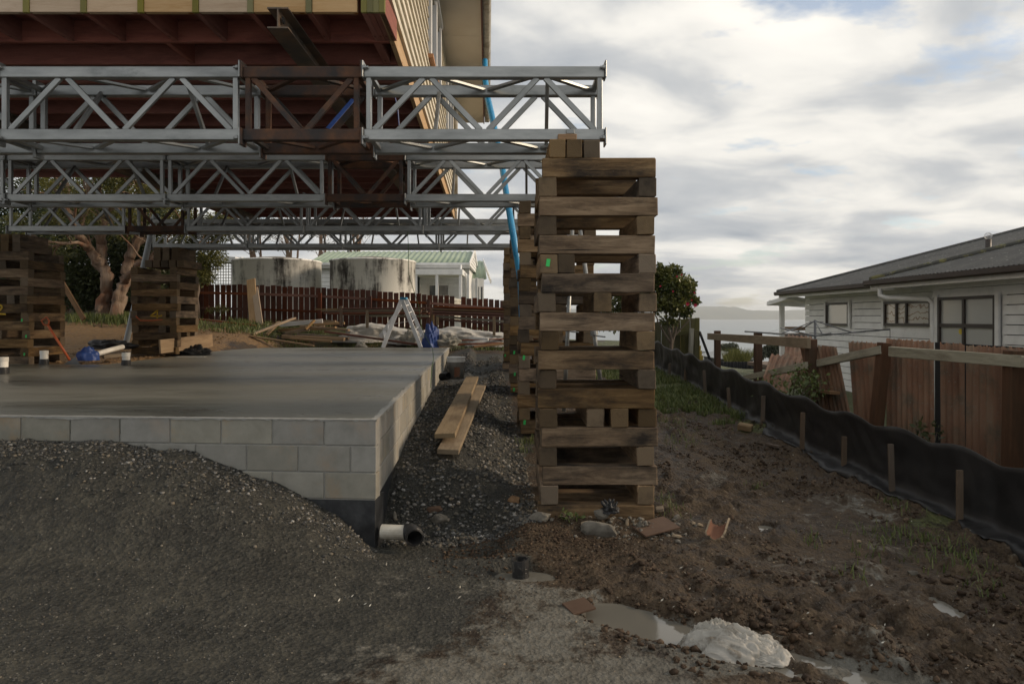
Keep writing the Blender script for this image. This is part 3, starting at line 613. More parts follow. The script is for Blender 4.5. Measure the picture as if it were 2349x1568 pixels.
m = MB(); wallbox(m, VS, NS, LS, 0.298, 0.893, 0.0105, 0.14); m.build('side_mortar_joints', M['mortar'], fnd)
m = MB(); wallbox(m, UF, NF, LF, -0.3, 0.2965, 0.014, 0.25); m.build('footing', M['bitumen'], fnd)
m = MB(); wallbox(m, VS, NS, LS, -0.3, 0.2962, 0.0145, 0.2); m.build('footing', M['bitumen'], fnd)

m = MB(); rgl = random.Random(12); vs_ = []; NL_ = 150
for i in range(NL_ + 1):       # ragged lip of slurry along the top of the front course
    a = LF * i / NL_; q = uv(a, 0, 0); h_ = rgl.uniform(.004, .016) + .02 * max(0, mnoise.noise(Vector((a * 2.3, 0, 1)))); t_ = rgl.uniform(.001, .006)
    vs_ += [q + NF * t_ + Vector((0, 0, ZS - h_)), q + NF * (t_ + .002) + Vector((0, 0, ZS + .001)), q - NF * rgl.uniform(.02, .05) + Vector((0, 0, ZS + .004))]
m.add(vs_, [(3 * i + k, 3 * i + 3 + k, 3 * i + 4 + k, 3 * i + 1 + k) for i in range(NL_) for k in range(2)]); m.build('slurry_lip', M['mortar'], fnd)
m = MB(); vs_ = []
for i in range(241):
    a = LS * i / 240; q = uv(0, a, 0); h_ = rgl.uniform(.004, .018) + .03 * max(0, mnoise.noise(Vector((a * 1.9, 4, 1)))); t_ = rgl.uniform(.001, .006)
    vs_ += [q + NS * t_ + Vector((0, 0, ZS - h_)), q + NS * (t_ + .002) + Vector((0, 0, ZS + .001)), q - NS * rgl.uniform(.02, .05) + Vector((0, 0, ZS + .004))]
m.add(vs_, [(3 * i + k, 3 * i + 3 + k, 3 * i + 4 + k, 3 * i + 1 + k) for i in range(240) for k in range(2)]); m.build('slurry_lip', M['mortar'], fnd)
# capped pipes standing out of the slab
def stub(name, c, r, h, label, ring=True):
    t = thing(name, c, label, 'pipe', 'capped waste pipes cast into the slab')
    m = MB(); m.lathe([(0.0, h * .42 - .01), (r * .93, h * .42 - .01), (r * .93, h), (r * .9, h + .006), (0, h + .006)], c, 20); m.build('pipe', M['pvc'], t, smooth=False)
    m = MB(); m.lathe([(r * 1.12, -0.02), (r * 1.10, h * .25), (r * 1.04, h * .42), (r * .9, h * .42)], c, 20); m.build('tape_wrap', M['blackpipe'], t)
    if ring:
        m = MB(); m.lathe([(r * .98, h - .05), (r * 1.01, h - .05), (r * 1.01, h + .008), (0, h + .012)], c, 20); m.build('cap', M['pvc'], t)
def onslab(dx, dy):
    Y = (CAMZ - ZS) * FD / (dy - HY); return Vector(((dx - CX) / FD * Y, Y, ZS))
p = onslab(6, 857); stub('capped_pipe', p, 0.068, 0.22, 'largest white capped pipe with black wrap at the left edge of the slab')
p = onslab(101, 827.5); p.y = min(p.y, 11.15); p = Vector(((101 - CX) / FD * 11.1, 11.1, ZS)); stub('capped_pipe', p, 0.062, 0.22, 'white capped pipe with black wrap beside the shovel crib')
p = Vector(((289 - CX) / FD * 11.05, 11.05, ZS)); stub('capped_pipe', p, 0.062, 0.19, 'white capped pipe with black wrap below the leaning grey pipe')

# ================================================================== the raised house
HSL = -0.035
def hx(c, Y): return c + HSL * Y
ZJ, HJ = 4.10, 0.19
CB, CWL = -0.85, -0.80
house = thing('raised_house', (-5.0, 11.0, ZJ), 'old weatherboard house raised high on steel trusses over the new slab', 'house')
# joists running across, red primed
Ys = [6.06 + 0.527 * k for k in range(21)]
for k, Y in enumerate(Ys):
    xl = -10.5 if Y < 12.2 else hx(-6.25, Y)
    bar('floor_joist', M['redwood'], house, (xl, Y, ZJ + HJ / 2), (hx(CB, Y) - 0.024, Y, ZJ + HJ / 2), 0.046, HJ)
# short treated joists at the open front, with pale blocking between them
Yf = 5.46
jx = [((d - CX) / FD * Yf) for d in (58, 190, 321, 447, 573, 707)]
jx = [jx[0] - 0.46 * 2, jx[0] - 0.46] + jx
for x in jx:
    bar('front_joist', M['greenpine'], house, (x, Yf - 0.002, ZJ + HJ / 2), (x, Yf + 0.03, ZJ + HJ / 2), 0.047, HJ - .002)
    bar('front_joist', M['redwood'], house, (x, Yf + 0.031, ZJ + HJ / 2), (x, 6.036, ZJ + HJ / 2), 0.046, HJ - .004)
ends = jx + [((840 - CX) / FD * Yf) - .05]
for a, b_ in zip(ends[:-1], ends[1:]):
    bar('blocking', M['pine'], house, (a + .0245, Yf + 0.035, ZJ + HJ / 2 + .004), (b_ - .0245, Yf + 0.035, ZJ + HJ / 2 + .004), 0.045, HJ - .01)
for k in range(4):
    x = (834 - CX) / FD * Yf + k * 0.0485
    bar('front_joist', M['greenpine'], house, (x, Yf - 0.004 * (k % 2), ZJ + HJ / 2), (x, Yf + 0.03, ZJ + HJ / 2), 0.047, HJ - .003)
    bar('front_joist', M['redwood'], house, (x, Yf + 0.031, ZJ + HJ / 2), (x, 6.036, ZJ + HJ / 2), 0.046, HJ - .004)
bar('nogging', M['redwood'], house, (hx(-2.85, 6.3), 6.085, ZJ + HJ / 2), (hx(-2.85, 6.3), 6.562, ZJ + HJ / 2), 0.046, HJ - .004)
bar('nogging', M['redwood'], house, (hx(-0.98, 6.3), 6.085, ZJ + HJ / 2), (hx(-0.98, 6.3), 6.562, ZJ + HJ / 2), 0.07, HJ - .004)
# boundary joist on the side that catches the light
cutY = [Yf, 6.45, 8.6, 11.4, 14.2, 16.85]
for a, b_ in zip(cutY[:-1], cutY[1:]):
    bar('boundary_joist', M['pine'], house, (hx(CB, a) , a + .002, ZJ + HJ / 2 + .002), (hx(CB, b_), b_ - .002, ZJ + HJ / 2 + .002), 0.045, HJ)
bar('boundary_joist', M['redwood'], house, (hx(-6.25, 12.2), 12.2, ZJ + HJ / 2), (hx(-6.25, 16.8), 16.8, ZJ + HJ / 2), 0.046, HJ - .002)
m = MB()
fl = [(-10.5, Yf + .06), (hx(CB, Yf) - .03, Yf + .06), (hx(CB, 16.85) - .03, 16.85), (hx(-6.25, 16.85), 16.85), (hx(-6.25, 12.2), 12.2), (-10.5, 12.2)]
n_ = len(fl); m.add([(x, y, ZJ + HJ + .003) for x, y in fl] + [(x, y, ZJ + HJ + .025) for x, y in fl], [tuple(range(n_))[::-1], tuple(range(n_, 2 * n_))] + [(k, (k + 1) % n_, (k + 1) % n_ + n_, k + n_) for k in range(n_)])
m.build('floor_deck', M['redwood'], house)
# weatherboards of the long wall
ZW0, ZW1 = 4.29, 6.65
nb = 15; pitch = (ZW1 - ZW0) / nb
M['darkgap'] = pmat('dark_gap_shade', [(0.012, 0.010, 0.009), (0.02, 0.017, 0.015)], rough=0.9)  # near-black colour standing in for the shade inside gaps and holes
m = MB(); m.add([(hx(CWL, 5.5) - .06, 5.5, ZW0 - .05), (hx(CWL, 16.9) - .06, 16.9, ZW0 - .05), (hx(CWL, 16.9) - .06, 16.9, ZW1), (hx(CWL, 5.5) - .06, 5.5, ZW1), (hx(CWL, 5.5) - .10, 5.5, ZW0 - .05), (hx(CWL, 16.9) - .10, 16.9, ZW0 - .05), (hx(CWL, 16.9) - .10, 16.9, ZW1), (hx(CWL, 5.5) - .10, 5.5, ZW1)], [(0, 1, 2, 3), (7, 6, 5, 4), (0, 4, 5, 1), (3, 2, 6, 7), (0, 3, 7, 4), (1, 5, 6, 2)])
m.build('wall_lining', M['darkgap'], house)
WIN = [(9.3, 11.2), (13.2, 15.0)]
def board(Ya, Yb, k):
    z0 = ZW0 + k * pitch; m = MB(); vs = []
    for Y in (Ya, Yb):
        x = hx(CWL, Y); vs += [(x - .045, Y, z0), (x + .004, Y, z0), (x + .002, Y, z0 + .018), (x - .022, Y, z0 + pitch + .012), (x - .045, Y, z0 + pitch + .012)]
    m.add(vs, [(0, 1, 6, 5), (1, 2, 7, 6), (2, 3, 8, 7), (3, 4, 9, 8), (4, 0, 5, 9), (4, 3, 2, 1, 0), (5, 6, 7, 8, 9)])
    m.build('weatherboard', M['cream'], house, origin=(hx(CWL, (Ya + Yb) / 2), (Ya + Yb) / 2, z0 + pitch / 2))
for k in range(nb):
    segs = [(5.5, 16.9)]
    z0 = ZW0 + k * pitch
    if ZW0 + .95 - .05 < z0 + pitch * .5 < ZW0 + 2.1:
        segs = [(5.5, WIN[0][0] - .08), (WIN[0][1] + .08, WIN[1][0] - .08), (WIN[1][1] + .08, 16.9)]
    for a, b_ in segs: board(a, b_, k)
M['tancill'] = pmat('tan_window_timber', [(0.30, 0.14, 0.06), (0.40, 0.20, 0.09)], rough=0.6)
for (a, b_) in WIN:
    Yc = (a + b_) / 2; z0, z1 = ZW0 + .92, ZW0 + 2.14
    w = bar('window', M['glassdark'], house, (hx(CWL, a) - .03, a, (z0 + z1) / 2), (hx(CWL, b_) - .03, b_, (z0 + z1) / 2), 0.012, z1 - z0, bev=0)
    for (s, e_) in (((a, z0), (b_, z0)), ((a, z1), (b_, z1))):
        bar('frame', M['tancill'] if s[1] == z0 else M['white'], w, (hx(CWL + .01, s[0]), s[0] - .06, s[1]), (hx(CWL + .01, e_[0]), e_[0] + .06, e_[1]), 0.10, 0.055)
    for Y in (a, Yc, b_):
        bar('frame', M['white'], w, (hx(CWL + .005, Y), Y, z0 + .03), (hx(CWL + .005, Y), Y, z1 - .03), 0.06, 0.07, up=(0, 1, 0))
bar('corner_board', M['cream'], house, (hx(CWL, 5.46), 5.46, ZW0), (hx(CWL, 5.46), 5.46, ZW1), .07, .07, up=(0, 1, 0))
bar('corner_board', M['cream'], house, (hx(CWL, 16.93), 16.93, ZW0 - .2), (hx(CWL, 16.93), 16.93, ZW1), .07, .09, up=(0, 1, 0))
# front wall, mostly above the frame
for k in range(nb):
    z0 = ZW0 + .05 + k * pitch
    m = MB(); xa, xb = -10.5, hx(CWL, 5.5) - .04
    m.add([(xa, 5.50, z0), (xa, 5.462, z0), (xa, 5.485, z0 + pitch), (xa, 5.50, z0 + pitch), (xb, 5.50, z0), (xb, 5.462, z0), (xb, 5.485, z0 + pitch), (xb, 5.50, z0 + pitch)], [(0, 1, 2, 3), (7, 6, 5, 4), (1, 5, 6, 2), (0, 4, 5, 1), (3, 2, 6, 7)])
    m.build('weatherboard', M['cream'], house)
# soffit sheets, fascia, gutter, roof
COUT = -0.12
sy = [5.0, 7.3, 9.7, 12.1, 14.5, 16.9, 17.5]
for a, b_ in zip(sy[:-1], sy[1:]):
    m = MB(); q = [(hx(CWL, a) - .02, a + .004), (hx(COUT, a), a + .004), (hx(COUT, b_), b_ - .004), (hx(CWL, b_) - .02, b_ - .004)]
    m.add([(x, y, ZW1) for x, y in q] + [(x, y, ZW1 + .008) for x, y in q], [(3, 2, 1, 0), (4, 5, 6, 7), (0, 1, 5, 4), (1, 2, 6, 5), (2, 3, 7, 6), (3, 0, 4, 7)])
    m.build('soffit_panel', M['soffit'], house)
bar('fascia', M['fascia'], house, (hx(COUT, 5.0) + .014, 5.0, ZW1 + .055), (hx(COUT, 17.5) + .014, 17.5, ZW1 + .055), 0.025, 0.17)
m = MB()
pr = [(0, .12), (0, 0), (.10, -.005), (.125, .02), (.135, .125), (.128, .125), (.118, .025), (.008, .008), (.008, .12)]
vs_ = []
for Y in (4.95, 17.55):
    for (a, b_) in pr: vs_.append((hx(COUT, Y) + .034 + a, Y, ZW1 + .03 + b_))
k = len(pr); m.add(vs_, [(i, (i + 1) % k, (i + 1) % k + k, i + k) for i in range(k)] + [tuple(range(k))[::-1], tuple(range(k, 2 * k))])
m.build('gutter', M['gutter'], house)
m = MB()
m.add([(hx(.05, 4.9), 4.9, ZW1 + .16), (hx(.05, 17.6), 17.6, ZW1 + .16), (-5.2, 17.6, 8.6), (-5.2, 4.9, 8.6), (-11, 17.6, 6.8), (-11, 4.9, 6.8)] + [(hx(.05, 4.9), 4.9, ZW1 + .13), (hx(.05, 17.6), 17.6, ZW1 + .13), (-5.2, 17.6, 8.55), (-5.2, 4.9, 8.55), (-11, 17.6, 6.75), (-11, 4.9, 6.75)],
      [(0, 1, 2, 3), (3, 2, 4, 5), (9, 8, 7, 6), (11, 10, 8, 9), (0, 3, 9, 6), (3, 5, 11, 9), (1, 7, 8, 2), (2, 8, 10, 4), (0, 6, 7, 1)])
m.build('roof', M['roofdark'], house)  # simple roof, unseen above the frame, added to block sky light
m = MB(); m.tube([(hx(CWL, 15.9) + .07, 15.9, ZW1 + .02), (hx(CWL, 15.9) + .07, 15.9, ZW1 - .1), (hx(CWL, 15.9) + .05, 15.9, ZW1 - .3), (hx(CWL, 15.9) + .05, 15.9, ZJ + .1)], .045, 10); m.build('downpipe', M['gutter'], house, smooth=True)

# steel I-beams under the joists
def ibeam(p0, p1, label, hgt=.165, wid=.165):
    t = thing('steel_beam', p0, label, 'beam', 'steel beams under the house')
    Mx, L = frame_m(p0, p1); m = MB(); tf, tw = .012, .010
    prof = [(-wid / 2, 0), (wid / 2, 0), (wid / 2, tf), (tw / 2, tf), (tw / 2, hgt - tf), (wid / 2, hgt - tf), (wid / 2, hgt), (-wid / 2, hgt), (-wid / 2, hgt - tf), (-tw / 2, hgt - tf), (-tw / 2, tf), (-wid / 2, tf)]
    vs_ = [Mx @ Vector((s * L / 2, y, z)) for s in (-1, 1) for (y, z) in prof]; k = 12
    m.add(vs_, [(i, (i + 1) % k, (i + 1) % k + k, i + k) for i in range(k)] + [(0, 1, 2, 3, 10, 11), (3, 4, 9, 10), (4, 5, 6, 7, 8, 9)] + [(12 + 11, 12 + 10, 12 + 3, 12 + 2, 12 + 1, 12), (22, 21, 16, 15), (21, 20, 19, 18, 17, 16)])
    m.build('section', M['ibeam'], t)
    return t
ZI = ZJ - 0.168
bm_t = ibeam((-1.84, 5.36, ZI), (-1.98, 16.6, ZI), 'rusty steel beam with its open end showing below the joists')
m = MB(); m.lathe([(.0, 0), (.028, 0), (.028, .012), (0, .012)], (-1.84 + .02, 5.42, ZI + .085), 14, Matrix.Rotation(R(90), 3, 'Y')); m.build('bolt_hole', M['darkgap'], bm_t)
ibeam((-6.0, 5.6, ZI), (-6.2, 16.6, ZI), 'dark steel beam under the left part of the raised floor')

# ================================================================== steel trusses
ZC0, ZC1, CS = 3.127, 3.628, 0.09
def truss(Yf, Yr, xr, kinds, label, skew=0.0, diag0=1):
    """kinds: sections from right to left; 'g' two-metre galvanised, 'r' one-metre rusted"""
    t = thing('steel_truss', (xr - 3, (Yf + Yr) / 2, ZC0 - CS / 2), label, 'truss', 'lattice trusses carrying the house')
    x1 = xr
    for si, kd in enumerate(kinds):
        L = 1.955 if kd == 'g' else 0.97
        x0 = x1 - L; mt = M['galv'] if kd == 'g' else M['rust']; np_ = 4 if kd == 'g' else 2
        for (Y, z) in ((Yf, ZC0), (Yf, ZC1), (Yr, ZC0), (Yr, ZC1)):
            bar('chord', mt, t, (x0 + .014, Y, z), (x1 - .014, Y, z), CS * .8, CS, bev=.006)
            so = .022 if Y == Yf else -.022
            zs = -.022 if z == ZC0 else .022
            for xe, s in ((x0 + .007, 1), (x1 - .007, -1)):
                fp = box('flange_plate', mt, t, (xe, Y - so * .3, z + zs * .8), (.0125, .115, .135), bev=.003)
                mb = MB(); mb.lathe([(0, 0), (.019, 0), (.019, .02), (.011, .02), (.011, .04), (0, .04)], (xe + s * .006, Y - .055 if Y == Yf else Y, z - .03 if z == ZC0 else z + .03), 6, Matrix.Rotation(s * R(90), 3, 'Y'))
                if kd == 'g' and Yf < 9: mb.build('bolt', mt, fp)
                # gusset lip
        xs = [x0 + .06 + (L - .12) * k / np_ for k in range(np_ + 1)]
        up = (diag0 + (0 if kd == 'g' else 0) + si) % 2
        lo_, hi_ = ZC0 + CS / 2 - .004, ZC1 - CS / 2 + .004
        bw_ = .044
        for Y, sg in ((Yf, -1), (Yr, 1)):
            yy = Y - sg * -0.006
            for xe in (x0 + .05, x1 - .05):
                bar('post', mt, t, (xe, yy, lo_), (xe, yy, hi_), .04, .042, up=(0, 1, 0))
            for k in range(np_):
                u = (k % 2 == 0) == (kd == 'g')
                a, b_ = (lo_, hi_) if u else (hi_, lo_)
                g = .03
                bar('brace', mt, t, (xs[k] + g, yy, a), (xs[k + 1] - g, yy, b_), .026, bw_, up=(0, -1, 0), roll=R(90))
        for z, ph in ((ZC1, 0), (ZC0, 1)):
            for xe in (x0 + .05, x1 - .05):
                bar('cross_bar', mt, t, (xe, Yf + .03, z), (xe, Yr - .03, z), .04, .036)
            for k in range(np_):
                f2r = ((k % 2 == 0) == (ph == 1))
                a, b_ = (Yf + .035, Yr - .035) if f2r else (Yr - .035, Yf + .035)
                bar('brace', mt, t, (xs[k] + .02, a, z + (.0 if ph == 0 else -.0)), (xs[k + 1] - .02, b_, z), .044, .024)
        if kd == 'g':
            for k, (ya, yb) in ((1, (Yr, Yf)), (3, (Yf, Yr))):
                bar('sway_brace', mt, t, (xs[k] + .05, ya + (.02 if ya == Yf else -.02), hi_ + .02), (xs[k] + .06, yb + (.02 if yb == Yf else -.02), lo_ - .02), .036, .03, up=(1, 0, 0))
        x1 = x0
    return t
def yr(Y): return Y + 0.44
truss(5.50, 5.94, 0.755, 'grgg', 'nearest lattice truss, silver with one rusty bay, its end standing over the tall crib')
truss(8.37, 8.81, 0.645, 'grggg', 'second lattice truss from the front, one rusty bay right of its middle')
truss(11.25, 11.69, 0.49, 'gggrg', 'third lattice truss from the front, its rusty bay at the left')
truss(13.95, 14.39, 0.46, 'gggg', 'farthest lattice truss, the only one with no rusty bay')

# ================================================================== timber cribs
def crib(X, Y, z0, n, label, cap=0, W=0.915, D=0.92, th=0.152, tw=0.137, extra=(), marks=None, capspec=None, first='x', seedv=1):
    t = thing('timber_crib', (X + W / 2, Y + D / 2, z0), label, 'crib', 'timber cribs propping the trusses')
    rg = random.Random(seedv); J = lambda s: rg.uniform(-s, s)
    tops = z0
    for k in range(n):
        z = z0 + th * (k + .5); acr = (k % 2 == 0) if first == 'x' else (k % 2 == 1)
        if acr:
            for yy in [tw / 2, D - tw / 2] + ([D * .5] if rg.random() < .25 else []):
                bar('timber', M['crib'], t, (X + J(.02), Y + yy + J(.012), z), (X + W + J(.02), Y + yy + J(.012), z), tw + J(.006), th - .003, bev=.006, wear=.004, seed=rg.randint(0, 9))
        else:
            pos = [tw / 2, W - tw / 2] + list(extra_pos(k, extra))
            for xx in pos:
                dx = J(.012)
                bar('timber', M['crib'], t, (X + xx + dx, Y + J(.016), z), (X + xx + dx + J(.012), Y + D + J(.016), z), tw + J(.006), th - .003, bev=.006, wear=.004, seed=rg.randint(0, 9))
        tops = z0 + th * (k + 1)
    if capspec:
        for (x, w_, z_, h_, ya, yb) in capspec:
            bar('timber', M['crib'], t, (x, ya, z_ + h_ / 2), (x + J(.006), yb, z_ + h_ / 2), w_, h_ - .002, bev=.006, wear=.002, seed=rg.randint(0, 5))
    return t
def extra_pos(k, extra):
    for (kk, x) in extra:
        if kk == k: yield x
ZT = ZC0 - CS / 2
th1 = (2.925 - 0.03) / 19
c1 = crib(0.222, 5.40, 0.03, 19, 'tall weathered timber crib standing nearest the camera on muddy ground', th=th1, extra=[(5, .43), (5, .635), (13, .215), (11, .5)], seedv=4,
          capspec=[(0.36, .128, 2.925, .150, 5.40, 6.3), (0.495, .122, 2.925, .150, 5.405, 6.3), (0.635, .130, 2.925, .147, 5.42, 6.3)])
def packer(name, parent, c, s, mat): return box(name, mat, parent, c, s, bev=.004)
M['orangewood'] = woodmat('fresh_orange_packer', [(0.24, 0.13, 0.05), (0.33, 0.19, 0.08)], rand=0.1)
packer('packer', c1, (.44, 5.47, 3.097), (.15, .10, .045), M['orangewood']); packer('packer', c1, (.58, 5.52, 3.082), (.06, .08, .018), M['orangewood'])
lip = box('bracket', M['galv'], c1, (.465, 5.46, 3.135), (.065, .05, .045), rot=(R(-25), 0, 0), bev=.003)
def crib_r(k, X, Y, label, sd_):
    z0 = 0.065 * (Y + .4 - 4.9) + .02; n = int((ZT - .02 - z0) / .152); th = (ZT - .004 - z0) / n
    return crib(X, Y, z0, n, label, th=th, seedv=sd_, extra=[(2 * a + 1, random.Random(sd_ + a).choice([.3, .45, .6])) for a in range(n // 2)])
c2 = crib_r(2, 0.085, 8.25, 'timber crib just behind the tall near crib, seen past its left edge', 8)
c3 = crib_r(3, -0.035, 11.05, 'third timber crib in the right-hand row, behind the blue hose', 12)
c4 = crib_r(4, -0.175, 13.80, 'farthest timber crib of the right-hand row, close to the timber racks', 15)
# left-hand cribs on the bank behind the slab
zA = 0.86
cA = crib(-9.02, 11.45, zA, 13, 'dark timber crib at the left edge behind the slab with a shovel against it', th=.1475, seedv=21, extra=[(3, .4), (7, .3), (7, .6), (11, .45)],
          capspec=[(-8.95 + .2 * q, .14, zA + 13 * .1475, .15, 11.5, 12.3) for q in range(4)] + [(-8.75 + .2 * q, .14, zA + 13 * .1475 + .15, .145, 11.5, 12.2) for q in range(3)])
zB = 0.93; thB = (2.67 - zB) / 12
cB = crib(-7.60, 13.62, zB, 12, 'timber crib behind the slab with a yellow 4 painted on it', th=thB, seedv=27, extra=[(1, .62), (3, .62), (5, .62), (7, .62)],
          capspec=[(-7.3 + .16 * k, .14, 2.67, .15, 13.7, 14.5) for k in range(5)] + [(-7.15 + .18 * k, .14, 2.82, (ZT - 2.82), 13.75, 14.5) for k in range(3)])
zC = hz(-7.9, 8.6)
# sprayed figures and tags
def strokes(name, mat, parent, org, segs, w, sc, Ydir=-0.004):
    m = MB()
    for (a, b_, c_, d_) in segs: m.bar((org[0] + a * sc, org[1], org[2] + b_ * sc), (org[0] + c_ * sc, org[1], org[2] + d_ * sc), w, .0015, up=(0, -1, 0))
    m.build(name, mat, parent)
strokes('painted_figure_four', M['yellowpaint'], cB, (-7.18, 13.602, 1.68), [(1.3, .1, -.2, .1), (-.2, .1, .9, 1.0), (.9, 1.05, .85, -.25), (1.35, .1, 1.6, .25)], .03, .13)
strokes('painted_figure_two', M['yellowpaint'], cA, (-8.62, 11.43, 1.72), [(0, .75, .3, 1), (.3, 1, .55, .75), (.55, .75, .0, .05), (0, .05, .9, .0)], .028, .16)
def tag_(parent, c, s=.04): box('plastic_tag', M['greentag'], parent, c, (s * .5, .003, s), rot=(0, R(8), 0), bev=0)
tag_(c1, (.285, 5.385, .03 + th1 * 13.55), .06)
rgt = random.Random(5)
for cr_, X, Y, zs_ in ((c2, .10, 8.236, (1.18, .4)), (c3, -.02, 11.035, (1.1, .75, .5)), (c4, -.14, 13.785, (1.5, .9))):
    for z in zs_: tag_(cr_, (X + rgt.uniform(.0, .07), Y, z), .055)
for z, x in ((1.05, -8.17), (1.62, -8.21), (1.35, -8.14)): tag_(cA, (x, 11.435, z), .05)
# ================================================================== foliage tools
def add_tint(me, vals):
    a = me.attributes.new('tint', 'FLOAT', 'POINT'); a.data.foreach_set('value', np.asarray(vals, np.float32))
def leaves(name, mat, parent, clumps, n, size, rg, aspect=0.45, droop=0.3, shell=0.5, up=0.35, six=False):
    """many small leaf faces spread through a set of clumps [(centre, (rx, ry, rz), weight)]"""
    tot = sum(c[2] for c in clumps); V = []; F = []; T = []
    for (c, r, wgt) in clumps:
        k = int(n * wgt / tot); c = Vector(c); ctint = rg.uniform(0.0, 0.55)
        for _ in range(k):
            d = Vector((rg.gauss(0, 1), rg.gauss(0, 1), rg.gauss(0, 1))).normalized(); q = rg.random() ** shell
            p = c + Vector((d.x * r[0] * q, d.y * r[1] * q, d.z * r[2] * q))
            ax = (d * .6 + Vector((rg.gauss(0, 1), rg.gauss(0, 1), rg.gauss(0, 1) - droop))).normalized()
            nn = Vector((rg.gauss(0, 1), rg.gauss(0, 1), rg.gauss(0, 1) + up * 3)); sd_ = ax.cross(nn)
            if sd_.length < 1e-3: continue
            sd_.normalize(); s = size * rg.uniform(.6, 1.25); w = s * aspect * .5
            b = len(V); V += [p, p + ax * s * .5 + sd_ * w, p + ax * s, p + ax * s * .5 - sd_ * w]
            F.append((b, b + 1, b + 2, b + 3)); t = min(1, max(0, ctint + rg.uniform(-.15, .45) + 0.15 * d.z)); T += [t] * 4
    me = bpy.data.meshes.new(name); me.from_pydata([tuple(v) for v in V], [], F); me.materials.append(mat); add_tint(me, T); me.update()
    return put(bpy.data.objects.new(name, me), Matrix.Identity(4), parent)
def twig(m, p, d, L, r, depth, rg, tips, spread=.6, grav=0.0):
    pts = [Vector(p)]; n = 4; d = Vector(d).normalized()
    for i in range(n):
        d = (d + Vector((rg.gauss(0, .16), rg.gauss(0, .16), rg.gauss(0, .12) - grav))).normalized(); pts.append(pts[-1] + d * L / n)
    m.tube(pts, [r * (1 - .55 * i / n) for i in range(n + 1)], 6, cap=False)
    if depth == 0: tips.append(pts[-1]); return
    for k in range(rg.randint(2, 3)):
        dd = (d + Vector((rg.gauss(0, spread), rg.gauss(0, spread), rg.gauss(0, spread * .7)))).normalized()
        twig(m, pts[rg.choice([2, 3, 4])], dd, L * rg.uniform(.55, .8), r * .5, depth - 1, rg, tips, spread, grav)

# ================================================================== paling fence across the back
def ftop(x): return float(np.interp(x, [-14, -9.5, -6, -3, 0, 2.5], [2.70, 2.69, 2.58, 2.40, 2.16, 2.05]))
YF = 20.5
fence = thing('paling_fence', (-4.5, YF, 1.2), 'brown timber paling fence across the back of the site below the water tanks', 'fence')
x = -10.2; rg = random.Random(11); gapw = .168
while x < 1.6:
    zt_ = ftop(x) + rg.uniform(-.02, .02); zb_ = hz(x, YF) - .03
    if rg.random() > .02: bar('paling', M['paling'], fence, (x, YF + .03, round(zb_, 2)), (x + rg.uniform(-.006, .006), YF + .03, round(zt_, 2)), .142, .016, up=(0, 1, 0), bev=.002)
    x += gapw
for i, x in enumerate([-9.9, -7.8, -5.75, -4.25, -2.5, -.25, 1.5]):
    bar('post', M['paling'], fence, (x, YF - .07, hz(x, YF) - .1), (x, YF - .07, ftop(x) - .16), .10, .10, up=(0, 1, 0))
for f, (h, th_) in enumerate([(-.26, .075), (-.72, .07), (-1.1, .07)]):
    xs_ = [-10.2, -7.8, -5.75, -4.25, -2.5, -.25, 1.6]
    for a, b_ in zip(xs_[:-1], xs_[1:]):
        bar('rail', M['paling'] if f else M['redplank'], fence, (a + .01, YF - .0, ftop(a) + h), (b_ - .01, YF - .0, ftop(b_) + h), .045, th_)
# dark close-boarded fence in the shade further left
f2 = thing('dark_board_fence', (-12, 22, 1.7), 'dark close-boarded fence in the shade behind the gnarled tree', 'fence')
x = -17.0
while x < -9.7:
    bar('board', M['darkpost'], f2, (x, 21.9, 1.5), (x, 21.9, 3.35 + rg.uniform(-.02, .02)), .18, .02, up=(0, 1, 0)); x += .186
for z in (2.0, 3.0): bar('rail', M['darkpost'], f2, (-17, 21.86, z), (-9.7, 21.86, z), .05, .09)

# ================================================================== water tanks
def tank(dx0, dx1, Y, ytop, label):
    X = ((dx0 + dx1) / 2 - CX) / FD * Y; r = (dx1 - dx0) / 2 / FD * Y * .985; zt_ = CAMZ + (HY - ytop) / FD * (Y - r * .9)
    t = thing('water_tank', (X, Y, 1.2), label, 'water tank', 'concrete water tanks')
    m = MB(); m.lathe([(r, 1.0 - zt_), (r, -.06), (r + .03, -.05), (r + .03, 0), (r, .015)], (0, 0, 0), 64)
    o = m.build('tank_wall', M['tank'], None, smooth=False); o2 = o
    o.matrix_basis = WM[t].inverted() @ Matrix.Translation((X, Y, zt_)); o.parent = t; WM[o] = Matrix.Translation((X, Y, zt_))
    for p_ in o.data.polygons: p_.use_smooth = True
    m = MB(); rings = [(r + .02, .0), (r * .8, .05), (r * .5, .12), (r * .2, .17), (.01, .19)]; m.lathe(rings, (X, Y, zt_ + .002), 48); m.build('tank_roof', M['rubble'], t, smooth=True)
    return t
tank(538, 735, 27.0, 592, 'stained concrete water tank on the left, more blackened of the pair')
tank(758, 953, 26.6, 592, 'stained concrete water tank on the right, in front of the green roof')

